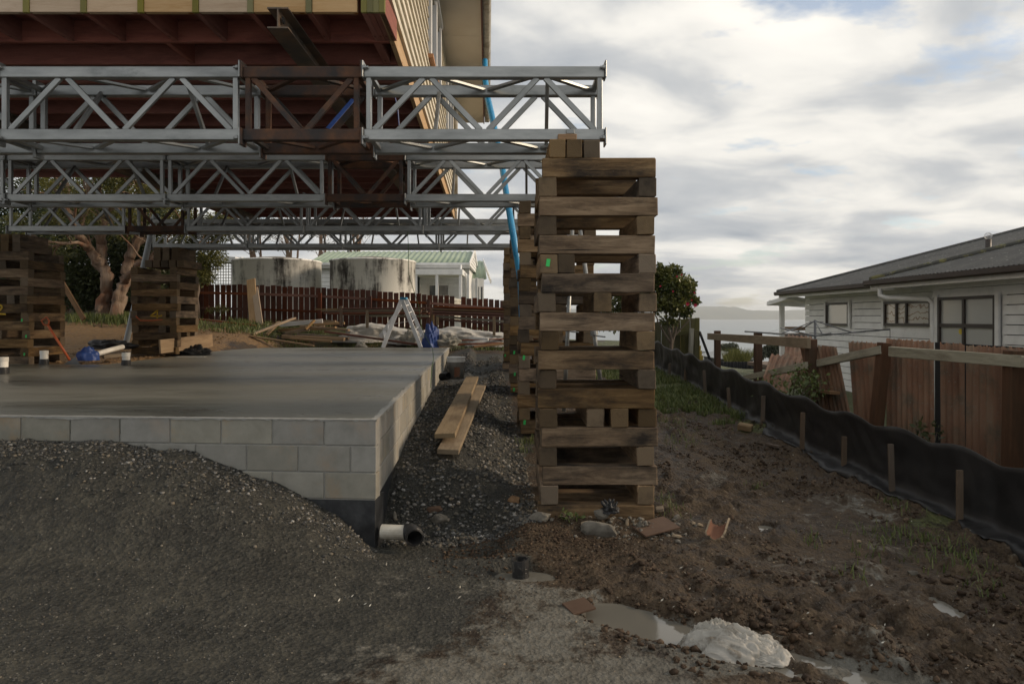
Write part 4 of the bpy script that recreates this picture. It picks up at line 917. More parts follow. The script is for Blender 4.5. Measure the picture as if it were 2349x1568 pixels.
# ================================================================== white house with the green roof
wh = thing('white_house', (-6, 34, 1.5), 'white weatherboard house with pale green corrugated roof beyond the fence', 'house')
def corr_roof(name, mat, parent, a, b_, c_, d_, pitch=.16, amp=.022):
    """corrugated sheet over the quad a-b (eave) d-c (ridge)"""
    a, b_, c_, d_ = map(Vector, (a, b_, c_, d_)); n = max(4, int((b_ - a).length / pitch * 6)); nr = (b_ - a).cross(d_ - a).normalized()
    if nr.z < 0: nr = -nr
    m = MB(); vs = []
    for i in range(n + 1):
        t = i / n; h = math.sin(t * (b_ - a).length / pitch * 2 * math.pi) * amp
        vs.append(a.lerp(b_, t) + nr * h); vs.append(d_.lerp(c_, t) + nr * h)
    m.add(vs, [(2 * i, 2 * i + 2, 2 * i + 3, 2 * i + 1) for i in range(n)])
    o = m.build(name, mat, parent, smooth=True); md = o.modifiers.new('thick', 'SOLIDIFY'); md.thickness = .006; return o
YE = 32.0; ze = 4.17; YRg = 36.0; zr = 5.15
corr_roof('roof', M['roofgreen'], wh, (-9.55, YE - .35, ze), (-2.0, YE - .35, ze), (-2.0, YRg, zr), (-9.75, YRg, zr), .26, .03)
corr_roof('roof', M['roofgreen'], wh, (-9.55, YRg * 2 - YE + .35, ze), (-2.0, YRg * 2 - YE + .35, ze), (-2.0, YRg, zr), (-9.75, YRg, zr), .26, .03)
def wboards(parent, mat, p0, p1, z0, z1, pitch, Nn, holes=()):
    """lapped weatherboards from p0 to p1 (ground plan), facing Nn; holes: (t0, t1, z0, z1) in metres along"""
    p0 = Vector((*p0, 0)); p1 = Vector((*p1, 0)); L = (p1 - p0).length; d = (p1 - p0) / L; Nn = Vector((*Nn, 0)).normalized()
    n = int(round((z1 - z0) / pitch)); pt = (z1 - z0) / n
    for k in range(n):
        za = z0 + k * pt; segs = [(0, L)]
        for (a, b_, h0, h1) in holes:
            if za + pt * .5 > h0 and za + pt * .5 < h1:
                ns = []
                for (s, e_) in segs:
                    if b_ <= s or a >= e_: ns.append((s, e_)); continue
                    if a > s: ns.append((s, a))
                    if b_ < e_: ns.append((b_, e_))
                segs = ns
        for (s, e_) in segs:
            m = MB(); vs = []
            for t in (s, e_):
                q = p0 + d * t
                vs += [q + Vector((0, 0, za + .007)), q + Nn * .026 + Vector((0, 0, za + .007)), q + Nn * .012 + Vector((0, 0, za + pt - .007)), q + Vector((0, 0, za + pt - .007))]
            m.add(vs, [(0, 1, 5, 4), (1, 2, 6, 5), (2, 3, 7, 6), (3, 0, 4, 7), (3, 2, 1, 0), (4, 5, 6, 7)])
            m.build('weatherboard', mat, parent)
box('wall', M['white'], wh, (-7.2, 36.0, 2.55), (4.7, 7.8, 3.2), bev=0)
box('wall_lining', M['greyrail'], wh, (-7.0, YE + .06, 2.6), (4.9, .08, 3.0), bev=0)
wboards(wh, M['white'], (-9.5, YE), (-4.55, YE), 1.2, ze - .05, .19, (0, -1))
wboards(wh, M['white'], (-4.55, YE + 1.6), (-2.1, YE + 1.6), 1.2, ze - .05, .19, (0, -1))
box('wall', M['white'], wh, (-3.3, 36.9, 2.55), (2.3, 6.4, 3.2), bev=0)
bar('gutter', M['white'], wh, (-9.6, YE - .42, ze - .02), (-1.95, YE - .42, ze - .02), .12, .11); bar('fascia', M['white'], wh, (-9.6, YE - .33, ze - .10), (-1.95, YE - .33, ze - .10), .03, .2)
# gable end that catches the sun
m = MB(); gxx = -2.02
m.add([(gxx, YE - .3, ze - .02), (gxx, YRg, zr - .02), (gxx, YRg * 2 - YE + .3, ze - .02), (gxx - .1, YE - .3, ze - .02), (gxx - .1, YRg, zr - .02), (gxx - .1, YRg * 2 - YE + .3, ze - .02)], [(0, 2, 1), (3, 4, 5), (0, 3, 5, 2)])
m.build('gable', M['white'], wh)
for k in range(5):
    z = ze + .05 + k * .19; t = (z - ze) / (zr - ze); bar('gable_board', M['white'], wh, (gxx + .012, YE - .3 + (YRg - YE) * t + .3, z), (gxx + .012, 2 * YRg - YE + .3 - (YRg - YE) * t - .3, z), .02, .17, roll=R(-6))
bar('barge_board', M['white'], wh, (gxx + .06, YE - .45, ze - .04), (gxx + .06, YRg, zr + .06), .04, .2); bar('barge_board', M['white'], wh, (gxx + .06, YRg, zr + .06), (gxx + .06, 2 * YRg - YE + .45, ze - .04), .04, .2)
# lower wing to the right
corr_roof('roof', M['roofgreen'], wh, (-2.2, 36.5, 3.72), (-1.35, 36.5, 3.72), (-1.62, 39.5, 4.95), (-2.4, 39.5, 4.95), .26, .02)
bar('barge_board', M['white'], wh, (-1.66, 39.3, 4.95), (-1.10, 35.6, 3.55), .05, .22)
m = MB(); m.add([(-1.5, 36.3, 1.2), (-1.75, 40.5, 1.2), (-1.75, 40.5, 4.0), (-1.68, 39.3, 4.75), (-1.5, 36.3, 3.75), (-2.3, 36.3, 1.2), (-2.3, 36.3, 3.75), (-2.3, 40.5, 1.2), (-2.3, 40.5, 4.0)], [(0, 1, 2, 3, 4), (5, 0, 4, 6), (1, 7, 8, 2)]); m.build('wall', M['white'], wh)
for (a, b_, Y) in ((-1.95, -1.72, 36.27), (-1.68, -1.54, 36.27)):
    w = box('window', M['glassdark'], wh, ((a + b_) / 2, Y, 2.75), (b_ - a, .03, 1.1), bev=0); 
    for x in (a, b_): box('frame', M['white'], w, (x, Y - .02, 2.75), (.04, .05, 1.2), bev=0)
# verandah
box('verandah_roof', M['white'], wh, (-3.25, 31.0, 3.68), (2.15, 1.8, .26), bev=.01)
for x, Y in ((-4.25, 30.2), (-3.32, 30.2), (-2.28, 30.2), (-2.0, 31.0), (-1.72, 33.2)):
    box('verandah_post', M['white'], wh, (x, Y, 2.4), (.13, .13, 2.4), bev=.01)
w = box('window', M['glassdark'], wh, (-3.6, 33.55, 3.0), (.9, .03, .5), bev=0); box('frame', M['white'], w, (-3.6, 33.53, 2.72), (1.05, .06, .08)); box('frame', M['white'], w, (-3.6, 33.53, 3.29), (1.05, .06, .08))
m = MB(); m.tube([(-2.35, 31.5, ze - .1), (-2.35, 31.3, ze - .35), (-2.1, 31.2, ze - .5), (-2.08, 31.15, 1.3)], .05, 8); m.build('downpipe', M['white'], wh, smooth=True)
cy = thing('round_garden_tank', (-2.75, 29.3, 1.6), 'low round beige drum beside the verandah posts', 'drum'); m = MB(); m.lathe([(.0, 0), (.52, 0), (.55, .8), (.58, .82), (.58, .9), (.1, 1.0), (0, 1.0)], (-2.75, 29.3, 1.55), 24); m.build('drum', M['gutter'], cy)
# lattice shed, far left
ls = thing('lattice_porch', (-11.2, 27.5, 2), 'small white porch with lattice screen behind the leafy tree', 'porch')
def latx(d): return (d - CX) / FD * 27.5
box('wall', M['white'], ls, (latx(545) , 27.6, 3.0), (.35, .3, 2.2)); box('roof', M['white'], ls, (latx(515), 27.4, 3.98), (1.5, 1.4, .22), rot=(0, R(4), 0))
for k in range(9): box('lattice_slat', M['white'], ls, (latx(487) + k * .105, 27.3, 3.3), (.025, .02, 1.15), bev=0)
for k in range(10): box('lattice_slat', M['white'], ls, (latx(512), 27.32, 2.8 + k * .115), (.95, .02, .025), bev=0)

# ================================================================== trees at the back
def tree(name, label, cat, base, limbs, clumps, lmat, bmat, n, size, seed, group=None, aspect=.4, twigs=0, tw_up=(0, 0, 1), shell=.5):
    t = thing(name, base, label, cat, group); rg = random.Random(seed); m = MB(); tips = []
    for (pts, r0, r1) in limbs:
        pts = [Vector(p) for p in pts]; q = []
        for a, b_ in zip(pts[:-1], pts[1:]):
            for k in range(6): q.append(a.lerp(b_, k / 6) + Vector((rg.gauss(0, r0 * .16), rg.gauss(0, r0 * .16), 0)))
        q.append(pts[-1]); n_ = len(q); v0 = len(m.v); m.tube(q, [(r0 + (r1 - r0) * (i / (n_ - 1)) ** .8) * rg.uniform(.88, 1.12) for i in range(n_)], 20 if r0 > .1 else 9)
        if r0 > .1:
            sg_ = 20
            for i in range(n_):
                for k_ in range(sg_):
                    vi = v0 + i * sg_ + k_; p_ = Vector(m.v[vi]); d_ = p_ - q[i]; nn_ = mnoise.noise(Vector((d_.x * 9 / max(r0, .1) * .18, d_.y * 9 / max(r0, .1) * .18, p_.z * .8 + seed))) + .5 * mnoise.noise(Vector((d_.x * 20, d_.y * 20, p_.z * 2.2)))
                    m.v[vi] = tuple(q[i] + d_ * (1 + .38 * nn_))
        for _ in range(twigs):
            i = rg.randint(n_ // 2, n_ - 1); d = (q[i] - q[i - 1]).normalized() + Vector(tw_up) * .3 + Vector((rg.gauss(0, .6), rg.gauss(0, .6), rg.gauss(0, .4)))
            twig(m, q[i], d, rg.uniform(.7, 1.4) * (1 if r0 > .05 else .5), r1 * .7, 1, rg, tips)
    m.build('trunk', bmat, t, smooth=True)
    cl = list(clumps) + [(p, (.28, .28, .22), .25) for p in tips[::2]] if twigs else clumps
    leaves('crown', lmat, t, cl, n, size, rg, aspect, shell=shell)
    return t
Yt = 19.2
def T(dx, dy, dY=0): return P(dx, dy, Yt + dY)
tree('gnarled_tree', 'gnarled multi-stemmed tree with peeling pale bark behind the left cribs', 'tree', T(250, 730), [
    ([T(240, 745), T(238, 700), T(245, 640), T(228, 600), T(205, 572), T(185, 540, -.4), T(160, 500, -.6), T(150, 420, -.8)], .22, .06),
    ([T(228, 612), T(233, 570, .2), T(238, 520, .3), T(222, 470, .3), T(240, 400)], .17, .06),
    ([T(268, 750, -.1), T(272, 690), T(285, 640, .1), T(298, 590, .2), T(310, 560, .3)], .21, .10),
    ([T(285, 645), T(318, 607, -.3), T(350, 596, -.6), T(378, 570, -.8)], .11, .04),
    ([T(298, 592, .1), T(320, 545, .2), T(330, 490, .4), T(318, 420, .5)], .11, .05),
    ([T(200, 566, -.3), T(178, 556, -.7), T(140, 560, -1.0)], .07, .03),
    ([T(240, 500, .2), T(270, 450, 0), T(300, 400, -.2)], .07, .03),
    ([T(182, 525, -.4), T(205, 470, -.5), T(200, 420, -.5)], .06, .03)],
    [(T(160, 440, .3), (1.3, 1.2, .8), 1), (T(240, 420, .8), (1.5, 1.2, .7), 1.1), (T(320, 440, .8), (1.3, 1.2, .8), 1), (T(120, 560, .4), (.9, .8, .5), .6), (T(380, 520, .5), (1.0, .8, .7), .8), (T(290, 520, 1.6), (1.2, .6, .7), .7)], M['leafyellow'], M['bark'], 15000, .11, 5, twigs=7)
tree('evergreen_hedge_tree', 'dark evergreen bush filling the corner behind the gnarled tree', 'tree', T(200, 720, 1.6), [([T(170, 735, 1.7), T(175, 620, 1.7), T(170, 520, 1.7)], .12, .05), ([T(172, 728, 1.7), T(250, 705, 1.85), T(335, 620, 1.9), T(330, 530, 1.9)], .10, .05)],
     [(T(165, 600, 1.6), (1.0, .7, 1.0), 1), (T(190, 650, 1.5), (1.0, .6, .8), 1), (T(310, 620, 1.9), (.9, .6, .9), .9), (T(345, 560, 2.0), (.9, .6, .9), .8), (T(120, 560, 2.0), (1.2, .7, .8), .9), (T(270, 580, 2.2), (.9, .5, .5), .45), (T(330, 660, 1.6), (.6, .5, .6), .5), (T(40, 600, 2.4), (1.2, .7, 1.6), .9), (T(250, 545, 2.4), (1.3, .6, .6), .9), (T(360, 610, 2.2), (.7, .5, .9), .7), (T(150, 500, 2.4), (1.2, .6, .7), .6), (T(220, 690, 2.2), (.8, .4, .4), .5)], M['leafdark'], M['barkgrey'], 24000, .15, 6)
tree('tall_evergreen', 'tall dark evergreen filling the sky at far left behind the trusses', 'tree', T(120, 735, 4.5), [([T(130, 740, 4.5), T(135, 600, 4.5), T(150, 450, 4.5), T(140, 340, 4.5)], .2, .06), ([T(135, 560, 4.5), T(230, 470, 4.6), T(300, 420, 4.8)], .1, .04), ([T(135, 580, 4.5), T(40, 500, 4.5), T(-20, 430, 4.4)], .1, .04)],
     [(T(30, 480, 4.5), (1.5, 1, 1.1), 1), (T(110, 450, 4.6), (1.6, 1, 1.0), 1), (T(200, 470, 4.6), (1.4, 1, 1.0), 1), (T(290, 455, 4.8), (1.4, 1, .9), .9), (T(360, 480, 4.8), (1.0, .8, .8), .7), (T(60, 570, 4.5), (1.4, 1, 1.0), .9), (T(-40, 560, 4.5), (1.3, 1, 1.3), .8), (T(240, 540, 4.8), (1.3, .8, .7), .6)], M['leafdark'], M['barkgrey'], 17000, .17, 16)
tree('leafy_tree', 'yellow-green leafy tree overhanging the paling fence beside the left tank', 'tree', T(455, 745, 1.2), [([T(450, 750, 1.2), T(452, 650, 1.2), T(440, 560, 1.1), T(450, 480, 1.0)], .10, .03), ([T(452, 640, 1.2), T(490, 570, 1.0), T(510, 510, .9)], .06, .02)],
     [(T(455, 530, 1.0), (.8, .7, .6), 1), (T(500, 525, .9), (.55, .5, .5), .8), (T(430, 600, .9), (.55, .5, .5), .8), (T(480, 590, .8), (.5, .5, .4), .7), (T(460, 635, .7), (.45, .4, .25), .5), (T(520, 495, 1.2), (.3, .3, .4), .3), (T(415, 500, 1.2), (.5, .5, .5), .6)], M['leafyellow'], M['barkgrey'], 13000, .09, 9)
tree('fence_shrub', 'small sprig of green leaves growing through the paling fence', 'shrub', P(490, 745, 20.3), [([P(492, 748, 20.35), P(500, 730, 20.3), P(510, 708, 20.25)], .012, .005), ([P(498, 735, 20.3), P(482, 715, 20.3)], .008, .004)], [(P(505, 708, 20.2), (.28, .15, .14), 1), (P(484, 712, 20.2), (.2, .12, .1), .5)], M['leafyellow'], M['barkgrey'], 420, .06, 10)
Yg = 47.0
def G(dx, dy, dY=0): return P(dx, dy, Yg + dY)
def gum(label, cx0, seed, s=1.0):
    rg = random.Random(seed); limbs = []
    b = G(cx0, 720); tops = []
    for k in range(4):
        dx = rg.uniform(-35, 35) * s; e_ = G(cx0 + dx, 500 - rg.uniform(0, 45), rg.uniform(-2, 2)); mid = G(cx0 + dx * .35 + rg.uniform(-8, 8), 590); limbs.append(([b if k == 0 else G(cx0 + dx * .1, 620), mid, e_], .2 if k == 0 else .12, .04)); tops += [e_, mid.lerp(e_, .6)]
    cl = [(p + Vector((rg.uniform(-.6, .6), rg.uniform(-.6, .6), rg.uniform(-.3, .5))), (.95, .9, .55), 1) for p in tops for _ in range(2)]
    tree('gum_tree', label, 'tree', (b.x, b.y, 0.5), limbs, cl, M['leafgum'], M['bark'], 2600, .16, seed, 'thin gum trees behind the tanks', aspect=.25, twigs=8)
gum('thin gum tree rising above the gap left of the left tank', 590, 31); gum('thin gum tree with pale forked trunk above the left tank', 668, 32); gum('thin gum tree above the gap between the two tanks', 735, 33); gum('thin twiggy gum tree above the right tank', 815, 34, .8)
# ================================================================== silt fence of black polythene on stakes
sf = thing('silt_fence', (3.2, 9, .3), 'long black plastic silt fence sagging along the muddy slope', 'fence')
FP = [(2.90, 15.2), (2.98, 14.0), (3.05, 12.7), (3.10, 11.9), (3.14, 11.0), (3.19, 9.9), (3.24, 8.76), (3.30, 7.75), (3.38, 6.86), (3.48, 6.15), (3.60, 5.50), (3.70, 4.75), (3.78, 4.0), (3.84, 3.3), (3.9, 2.6)]
FP = np.array(FP); seg = np.r_[0, np.cumsum(np.hypot(np.diff(FP[:, 0]), np.diff(FP[:, 1])))]
def fpt(s): return np.interp(s, seg, FP[:, 0]), np.interp(s, seg, FP[:, 1])
NL, NH = 420, 14
m = MB(); vs_ = []
Ss = np.linspace(0, seg[-1], NL); rg = random.Random(2)
for i, s in enumerate(Ss):
    x, y = fpt(s); zg = float(height(x, y, False)); near = np.min(np.abs(seg - s)); j = np.argmin(np.abs(seg - s)); gap_ = .45
    H = 0.59 - .065 * (1 - math.cos(min(1, near / gap_) * math.pi)) * .5 + .012 * float(fbm(np.array([s * .8]), np.array([5.0]), 2, 3)[0])
    f1 = float(fbm(np.array([s * 1.7]), np.array([0.3]), 3, 4)[0]); f2 = float(fbm(np.array([s * 5.0]), np.array([2.3]), 3, 14)[0])
    for k in range(NH + 1):
        t = k / NH
        if t < .22:                        # flap lying on the mud towards the site
            q = t / .22; f3 = float(fbm(np.array([s * 3.0]), np.array([q * 2.0]), 3, 24)[0])
            ox = -(1 - q) * (.05 + .26 * max(0.0, f1 + .15)); oz = .012 + .022 * (f3 + .5) * math.sin(q * 3.1) + (.0 if q < .7 else (q - .7) * .06)
            vs_.append((x + ox, y, hz(x + ox, y) + oz))
        else:
            q = (t - .22) / .78
            fold = .014 * (1 - abs(mnoise.noise(Vector((s * 4.2 + q * 1.3, q * 1.6, 3.0)))) * 2.4) * math.sin(q * math.pi) ** .6 + .012 * (1 - abs(mnoise.noise(Vector((s * 2.0 - q * 2.2, q * .8 + s * .3, 8.0)))) * 2.4) * (1 - q) + .055 * f1 * math.sin(q * math.pi) + .016 * f2 * (1 - q) + .014 * math.sin(q * math.pi) * float(fbm(np.array([s * 2.2 + q * 2.5]), np.array([q * 4.0]), 3, 34)[0])
            vs_.append((x + .02 + fold, y, zg + .02 + (H - .02) * q))
m.add(vs_, [(i * (NH + 1) + k, (i + 1) * (NH + 1) + k, (i + 1) * (NH + 1) + k + 1, i * (NH + 1) + k + 1) for i in range(NL - 1) for k in range(NH)])
o = m.build('plastic_sheet', M['blackplastic'], sf, smooth=True); md = o.modifiers.new('thick', 'SOLIDIFY'); md.thickness = .004
def gp(px, py):
    """ground point of the near slope seen at full-frame pixel"""
    k = (py - 1271) / 2731; Y = (1.66 + .065 * 4.9) / (k + .065)
    if Y < 4.9: Y = 1.66 / k
    return (px - 2048) / 2731 * Y, Y
for (px_, y0, y1) in ((2679, 1453, 1509), (2743, 1476, 1536), (2828, 1481, 1585), (2926, 1551, 1641), (3055, 1583, 1712), (3215, 1650, 1800), (3383, 1745, 1882), (3579, 1777, 1970), (3849, 1880, 2094)):
    x, Y = gp(px_, y1); h_ = (y1 - y0) / 2731 * Y; lean = rg.uniform(-.03, .03)
    zg = CAMZ - (y1 - 1271) / 2731 * Y
    bar('stake', M['stake'], sf, (x - .02, Y, zg - .08), (x - .02 + lean, Y + .01, zg + h_), .048, .024, up=(0, 1, 0), bev=.002)

# ================================================================== old fence of corrugated sheets
of = thing('corrugated_fence', (4.4, 8, 0.2), 'broken old fence of lichened red corrugated sheets on leaning posts', 'fence')
def post(d, ytop, Y, w=.125, lean=(0, 0)):
    X = (d - CX) / FD * Y; zt_ = CAMZ - (ytop - HY) / FD * Y; zg = hz(X, Y) - .3
    bar('post', M['darkpost'], of, (X - lean[0], Y - lean[1], zg), (X, Y, zt_), w, w, up=(0, 1, 0), bev=.006); return X, zt_
post(1645, 758, 15.6); post(1738, 763, 12.8); post(1860, 778, 9.5); post(2028, 786, 8.05, .12, (.16, 0)); post(2325, 803, 6.5, .13, (.03, 0)); post(2500, 822, 5.7, .12)
bar('top_rail', M['plank'], of, P(1630, 771, 16.0) - Vector((.06, 0, 0)), P(1868, 787, 9.38) - Vector((.08, 0, 0)), .05, .145)
def rail(a, b_, w=.045, h=.10): bar('rail', M['greyrail'], of, a, b_, w, h, bev=.006, wear=.003)
rail(P(1700, 868, 13.2), P(1850, 838, 9.45)); rail(P(1875, 833, 9.4), P(2022, 802, 8.0)); rail(P(2040, 806, 7.9), P(2345, 829, 6.35), .045, .115); rail(P(2345, 830, 6.35), P(2520, 848, 5.6))
def sheet(X0, Y0, X1, Y1, zb, zt_, lean=(0, 0, 0), n=None, seed=1, pitch=.082, amp=.013, name='corrugated_sheet', par=None, ragged=.03):
    """upright corrugated sheet between two ground points; lean = offset of its top"""
    rgs = random.Random(seed); a = Vector((X0, Y0, 0)); b_ = Vector((X1, Y1, 0)); L = (b_ - a).length; d = (b_ - a) / L; nn = Vector((d.y, -d.x, 0)); N = max(6, int(L / pitch * 8)); m = MB(); vs = []
    R_ = 5
    for i in range(N + 1):
        t = i / N; h = math.sin(t * L / pitch * 2 * math.pi) * amp; rag = rgs.uniform(-ragged, ragged) * .3 - ragged * .5 * abs(math.sin(i * .37 + seed))
        for r in range(R_ + 1):
            q = r / R_; z = zb + (zt_ + rag - zb) * q
            vs.append(a + d * (L * t) + nn * h + Vector(lean) * q + Vector((0, 0, z)))
    m.add(vs, [(i * (R_ + 1) + r, (i + 1) * (R_ + 1) + r, (i + 1) * (R_ + 1) + r + 1, i * (R_ + 1) + r + 1) for i in range(N) for r in range(R_)])
    o = m.build(name, M['corrug'], par or of, smooth=True, origin=(a + b_) / 2); md = o.modifiers.new('thick', 'SOLIDIFY'); md.thickness = .008; return o
def fx(Y, o=.0): return 4.76 + (Y - 6.5) * -.2 + .10 + o
def Yat(d): # distance along the fence line for a bearing
    k = (d - CX) / FD; return (4.86 + 1.3) / (k + .2)
secs = [(1878, 1968, 845, -.12, 1.30), (1966, 2032, 798, -.04, 1.42), (2034, 2142, 792, 0.0, 1.43), (2158, 2212, 800, .0, 1.36), (2214, 2330, 806, .02, 1.36), (2334, 2430, 812, 0, 1.36), (2430, 2560, 815, 0, 1.35)]
for k, (d0, d1, yt_, ln, zt_) in enumerate(secs):
    Ya, Yb = Yat(d0), Yat(d1); zg = hz(fx(Ya), Ya) - .25
    sheet(fx(Ya), Ya, fx(Yb), Yb, zg, CAMZ - (yt_ - 14 - HY) / FD * (Ya + Yb) / 2 if k else 1.28, (ln, .35 if k == 0 else (.15 if k == 1 else .02), 0), seed=k + 3)
# the dark gap: a black board fence further back
bf = thing('black_board_fence', (6.4, 9, .0), 'black board fence standing just behind the corrugated sheets', 'fence')
M['blackboard'] = woodmat('black_stained_board', [(0.010, 0.010, 0.011), (0.018, 0.018, 0.02)], rand=.1)
y_ = 10.0
while y_ > 6.4:
    bar('board', M['blackboard'], bf, (6.25, y_, -.2), (6.25, y_, 1.30), .155, .018, up=(1, 0, 0)); y_ -= .168
# fallen sheets leaning back
def flat_sheet(pts, label, seed):
    a, b_, c_, d_ = [Vector(p) for p in pts]; m = MB(); L = (b_ - a).length; N = int(L / .085 * 8); nr = (b_ - a).cross(d_ - a).normalized(); vs = []
    for i in range(N + 1):
        t = i / N; h = math.sin(t * L / .085 * 2 * math.pi) * .016
        vs.append(a.lerp(b_, t) + nr * h); vs.append(d_.lerp(c_, t) + nr * h)
    m.add(vs, [(2 * i, 2 * i + 2, 2 * i + 3, 2 * i + 1) for i in range(N)])
    o = m.build('fallen_corrugated_sheet', M['corrug'], None, smooth=True, origin=a); md = o.modifiers.new('thick', 'SOLIDIFY'); md.thickness = .008
    setp(o, label, 'sheet', 'fallen corrugated sheets')
flat_sheet([P(1735, 905, 10.6), P(1790, 935, 10.2), P(1842, 818, 11.2), P(1768, 812, 11.9)], 'reddish corrugated sheet fallen flat on the neighbour\'s side, lower one', 1)
flat_sheet([P(1785, 885, 11.3), P(1845, 890, 10.9), P(1862, 772, 12.3), P(1806, 768, 12.7)], 'corrugated sheet leaning up behind the lower fallen one', 2)
for k in range(4):
    bar('scrap_board', M['oldplank'], None, P(1852, 872 + k * 7, 11.5 - .5 * k), P(1915, 880 + k * 7, 10.4 - .5 * k), .12, .04)
    setp([o for o in col.objects][-1], ['topmost', 'second', 'third', 'lowest'][k] + ' of the scrap boards piled behind the leaning corrugated sheet', 'board', 'scrap boards behind the fence')

# ================================================================== neighbour's white house
nh = thing('neighbour_house', (12, 14, -.3), 'white weatherboard house with dark corrugated hip roof on the right', 'house')
XE1, XE2, XW1, XW2, ZE, SP = 8.0, 7.5, 8.6, 8.1, 2.42, .317
YA, YB = 20.5, 14.3          # far corners of the two eaves
YWA, YWB, YNEAR = 19.98, 13.1, 2.0
holes1 = [(YWA - 17.55 , YWA - 16.33, 1.44, 2.05), (YWA - 15.3, YWA - 13.3, 1.43, 2.06)]
def X1(d, Xw): return Xw * FD / (d - CX)
w1a, w1b = X1(1898, XW1), X1(1950, XW1); w2a, w2b = X1(2032, XW1), X1(2140, XW1); w3a, w3b = X1(2157, XW2), X1(2290, XW2)
def zat(y, Y): return CAMZ - (y - HY) / FD * Y
z1t, z1b = zat(695, w1a), zat(747, w1b); z2t, z2b = zat(690, (w2a + w2b) / 2), zat(747, (w2a + w2b) / 2); z3t, z3b = zat(676, w3b), zat(800, w3b)
wboards(nh, M['white'], (XW1, YWA), (XW1, YWB), -.25, 2.2, .163, (-1, 0), [(YWA - w1a - .1, YWA - w1b + .1, z1b - .08, z1t + .05), (YWA - w2a - .1, YWA - w2b + .1, z2b - .08, z2t + .05)])
wboards(nh, M['white'], (XW2, YWB), (XW2, YNEAR), -.25, 2.2, .163, (-1, 0), [(YWB - w3a - .12, YWB - w3b + .12, z3b - .08, z3t + .05)])
wboards(nh, M['white'], (XW1 + .02, YWB + .03), (XW2, YWB + .03), -.25, 2.2, .163, (0, 1))
wboards(nh, M['white'], (XW1 + 6, YWA), (XW1, YWA), -.25, 2.2, .163, (0, 1))
def blk(name, mat, x0, x1, y0, y1, z0, z1, par=nh): return box(name, mat, par, ((x0 + x1) / 2, (y0 + y1) / 2, (z0 + z1) / 2), (abs(x1 - x0), abs(y1 - y0), abs(z1 - z0)), bev=0)
blk('gap_shade_backing', M['darkgap'], XW1 + .06, XW1 + .2, YWB, YWA - .1, -.2, 2.3); blk('gap_shade_backing', M['darkgap'], XW2 + .06, XW2 + .2, YNEAR, YWB - .05, -.2, 2.3)  # dark backing, paints the shade lines between the spaced boards
blk('frieze', M['white'], XW1 - .03, XW1 + .05, YWB, YWA, 2.2, ZE - .06); blk('frieze', M['white'], XW2 - .03, XW2 + .05, YNEAR, YWB, 2.2, ZE - .06)
blk('footing', M['rubble'], XW1 + .02, XW1 + .2, YWB, YWA, -.8, -.25); blk('footing', M['rubble'], XW2 + .02, XW2 + .2, YNEAR, YWB, -.8, -.25)
blk('soffit', M['white'], XE1, XW1 + .1, YWB, YA, ZE - .07, ZE - .055); blk('soffit', M['white'], XE2, XW2 + .1, YNEAR, YB, ZE - .075, ZE - .06)
blk('fascia', M['white'], XE1 + .01, XE1 + .035, YB - .6, YA, ZE - .17, ZE - .02); blk('fascia', M['white'], XE2 + .01, XE2 + .035, YNEAR, YB, ZE - .17, ZE - .02); blk('fascia', M['white'], XE2, XW1, YB - .02, YB, ZE - .16, ZE - .02)
def gut(x, ya, yb):
    m = MB(); pr = [(0, .0), (0, -.10), (-.09, -.11), (-.12, -.08), (-.125, .0), (-.115, .0), (-.11, -.07), (-.01, -.09)]; vs = []
    for Y in (ya, yb):
        for (a, b_) in pr: vs.append((x + a, Y, ZE + b_ + .01))
    k = len(pr); m.add(vs, [(i, (i + 1) % k, (i + 1) % k + k, i + k) for i in range(k)] + [tuple(range(k))[::-1], tuple(range(k, 2 * k))]); m.build('gutter', M['brownmetal'], nh)
gut(XE1, YB - .7, YA + .05); gut(XE2, YNEAR, YB + .05)
# roofs: corrugated planes rising from the eaves, cut by the hips
def hip_plane(name, xe, ya, yb, depth, ridge):
    """plane rising to +X from the eave x=xe, y from yb (near) to ya (far hip corner)"""
    m = MB(); vs = []; pitch = .0762 * 1.4; n = int((ya - yb) / pitch * 6)
    for i in range(n + 1):
        y = yb + (ya - yb) * i / n; run = min(ridge, ya - y); h = math.sin((y - yb) / pitch * 2 * math.pi) * .012
        for q in (0, 1): vs.append((xe + run * q - (.05 if q == 0 else 0), y, ZE + .02 + SP * run * q + h))
    m.add(vs, [(2 * i, 2 * i + 1, 2 * i + 3, 2 * i + 2) for i in range(n)])
    o = m.build(name, M['roofdark'], nh, smooth=True); return o
hip_plane('roof', XE1, YA, YNEAR, 5, 5.2); hip_plane('roof', XE2, YB, YNEAR, 5, 2.6)
m = MB(); m.add([(XE1, YA, ZE), (XE1 + 5.2, YA - 5.2, ZE + SP * 5.2), (XE1 + 10.4, YA, ZE), (XE1 + 5.2, YNEAR, ZE + SP * 5.2), (XE1 + 10.4, YNEAR, ZE)], [(0, 1, 2), (1, 3, 4, 2)]); m.build('roof', M['roofdark'], nh)
m = MB(); m.add([(XE2, YB, ZE + .0), (XE2 + 2.6, YB - 2.6, ZE + SP * 2.6), (XE1 + 3, YB, ZE), (XE1 + 3.0, YB - 2.7, ZE + SP * 2.7)], [(0, 1, 3, 2)]); m.build('roof', M['roofdark'], nh)
def hipcap(p0, p1, mt, r=.05): 
    m = MB(); m.tube([p0, p1], r, 8); m.build('hip_cap', mt, nh, smooth=True)
hipcap((XE1 - .03, YA + .03, ZE + .03), (XE1 + 5.2, YA - 5.2, ZE + SP * 5.2 + .03), M['roofdark'])
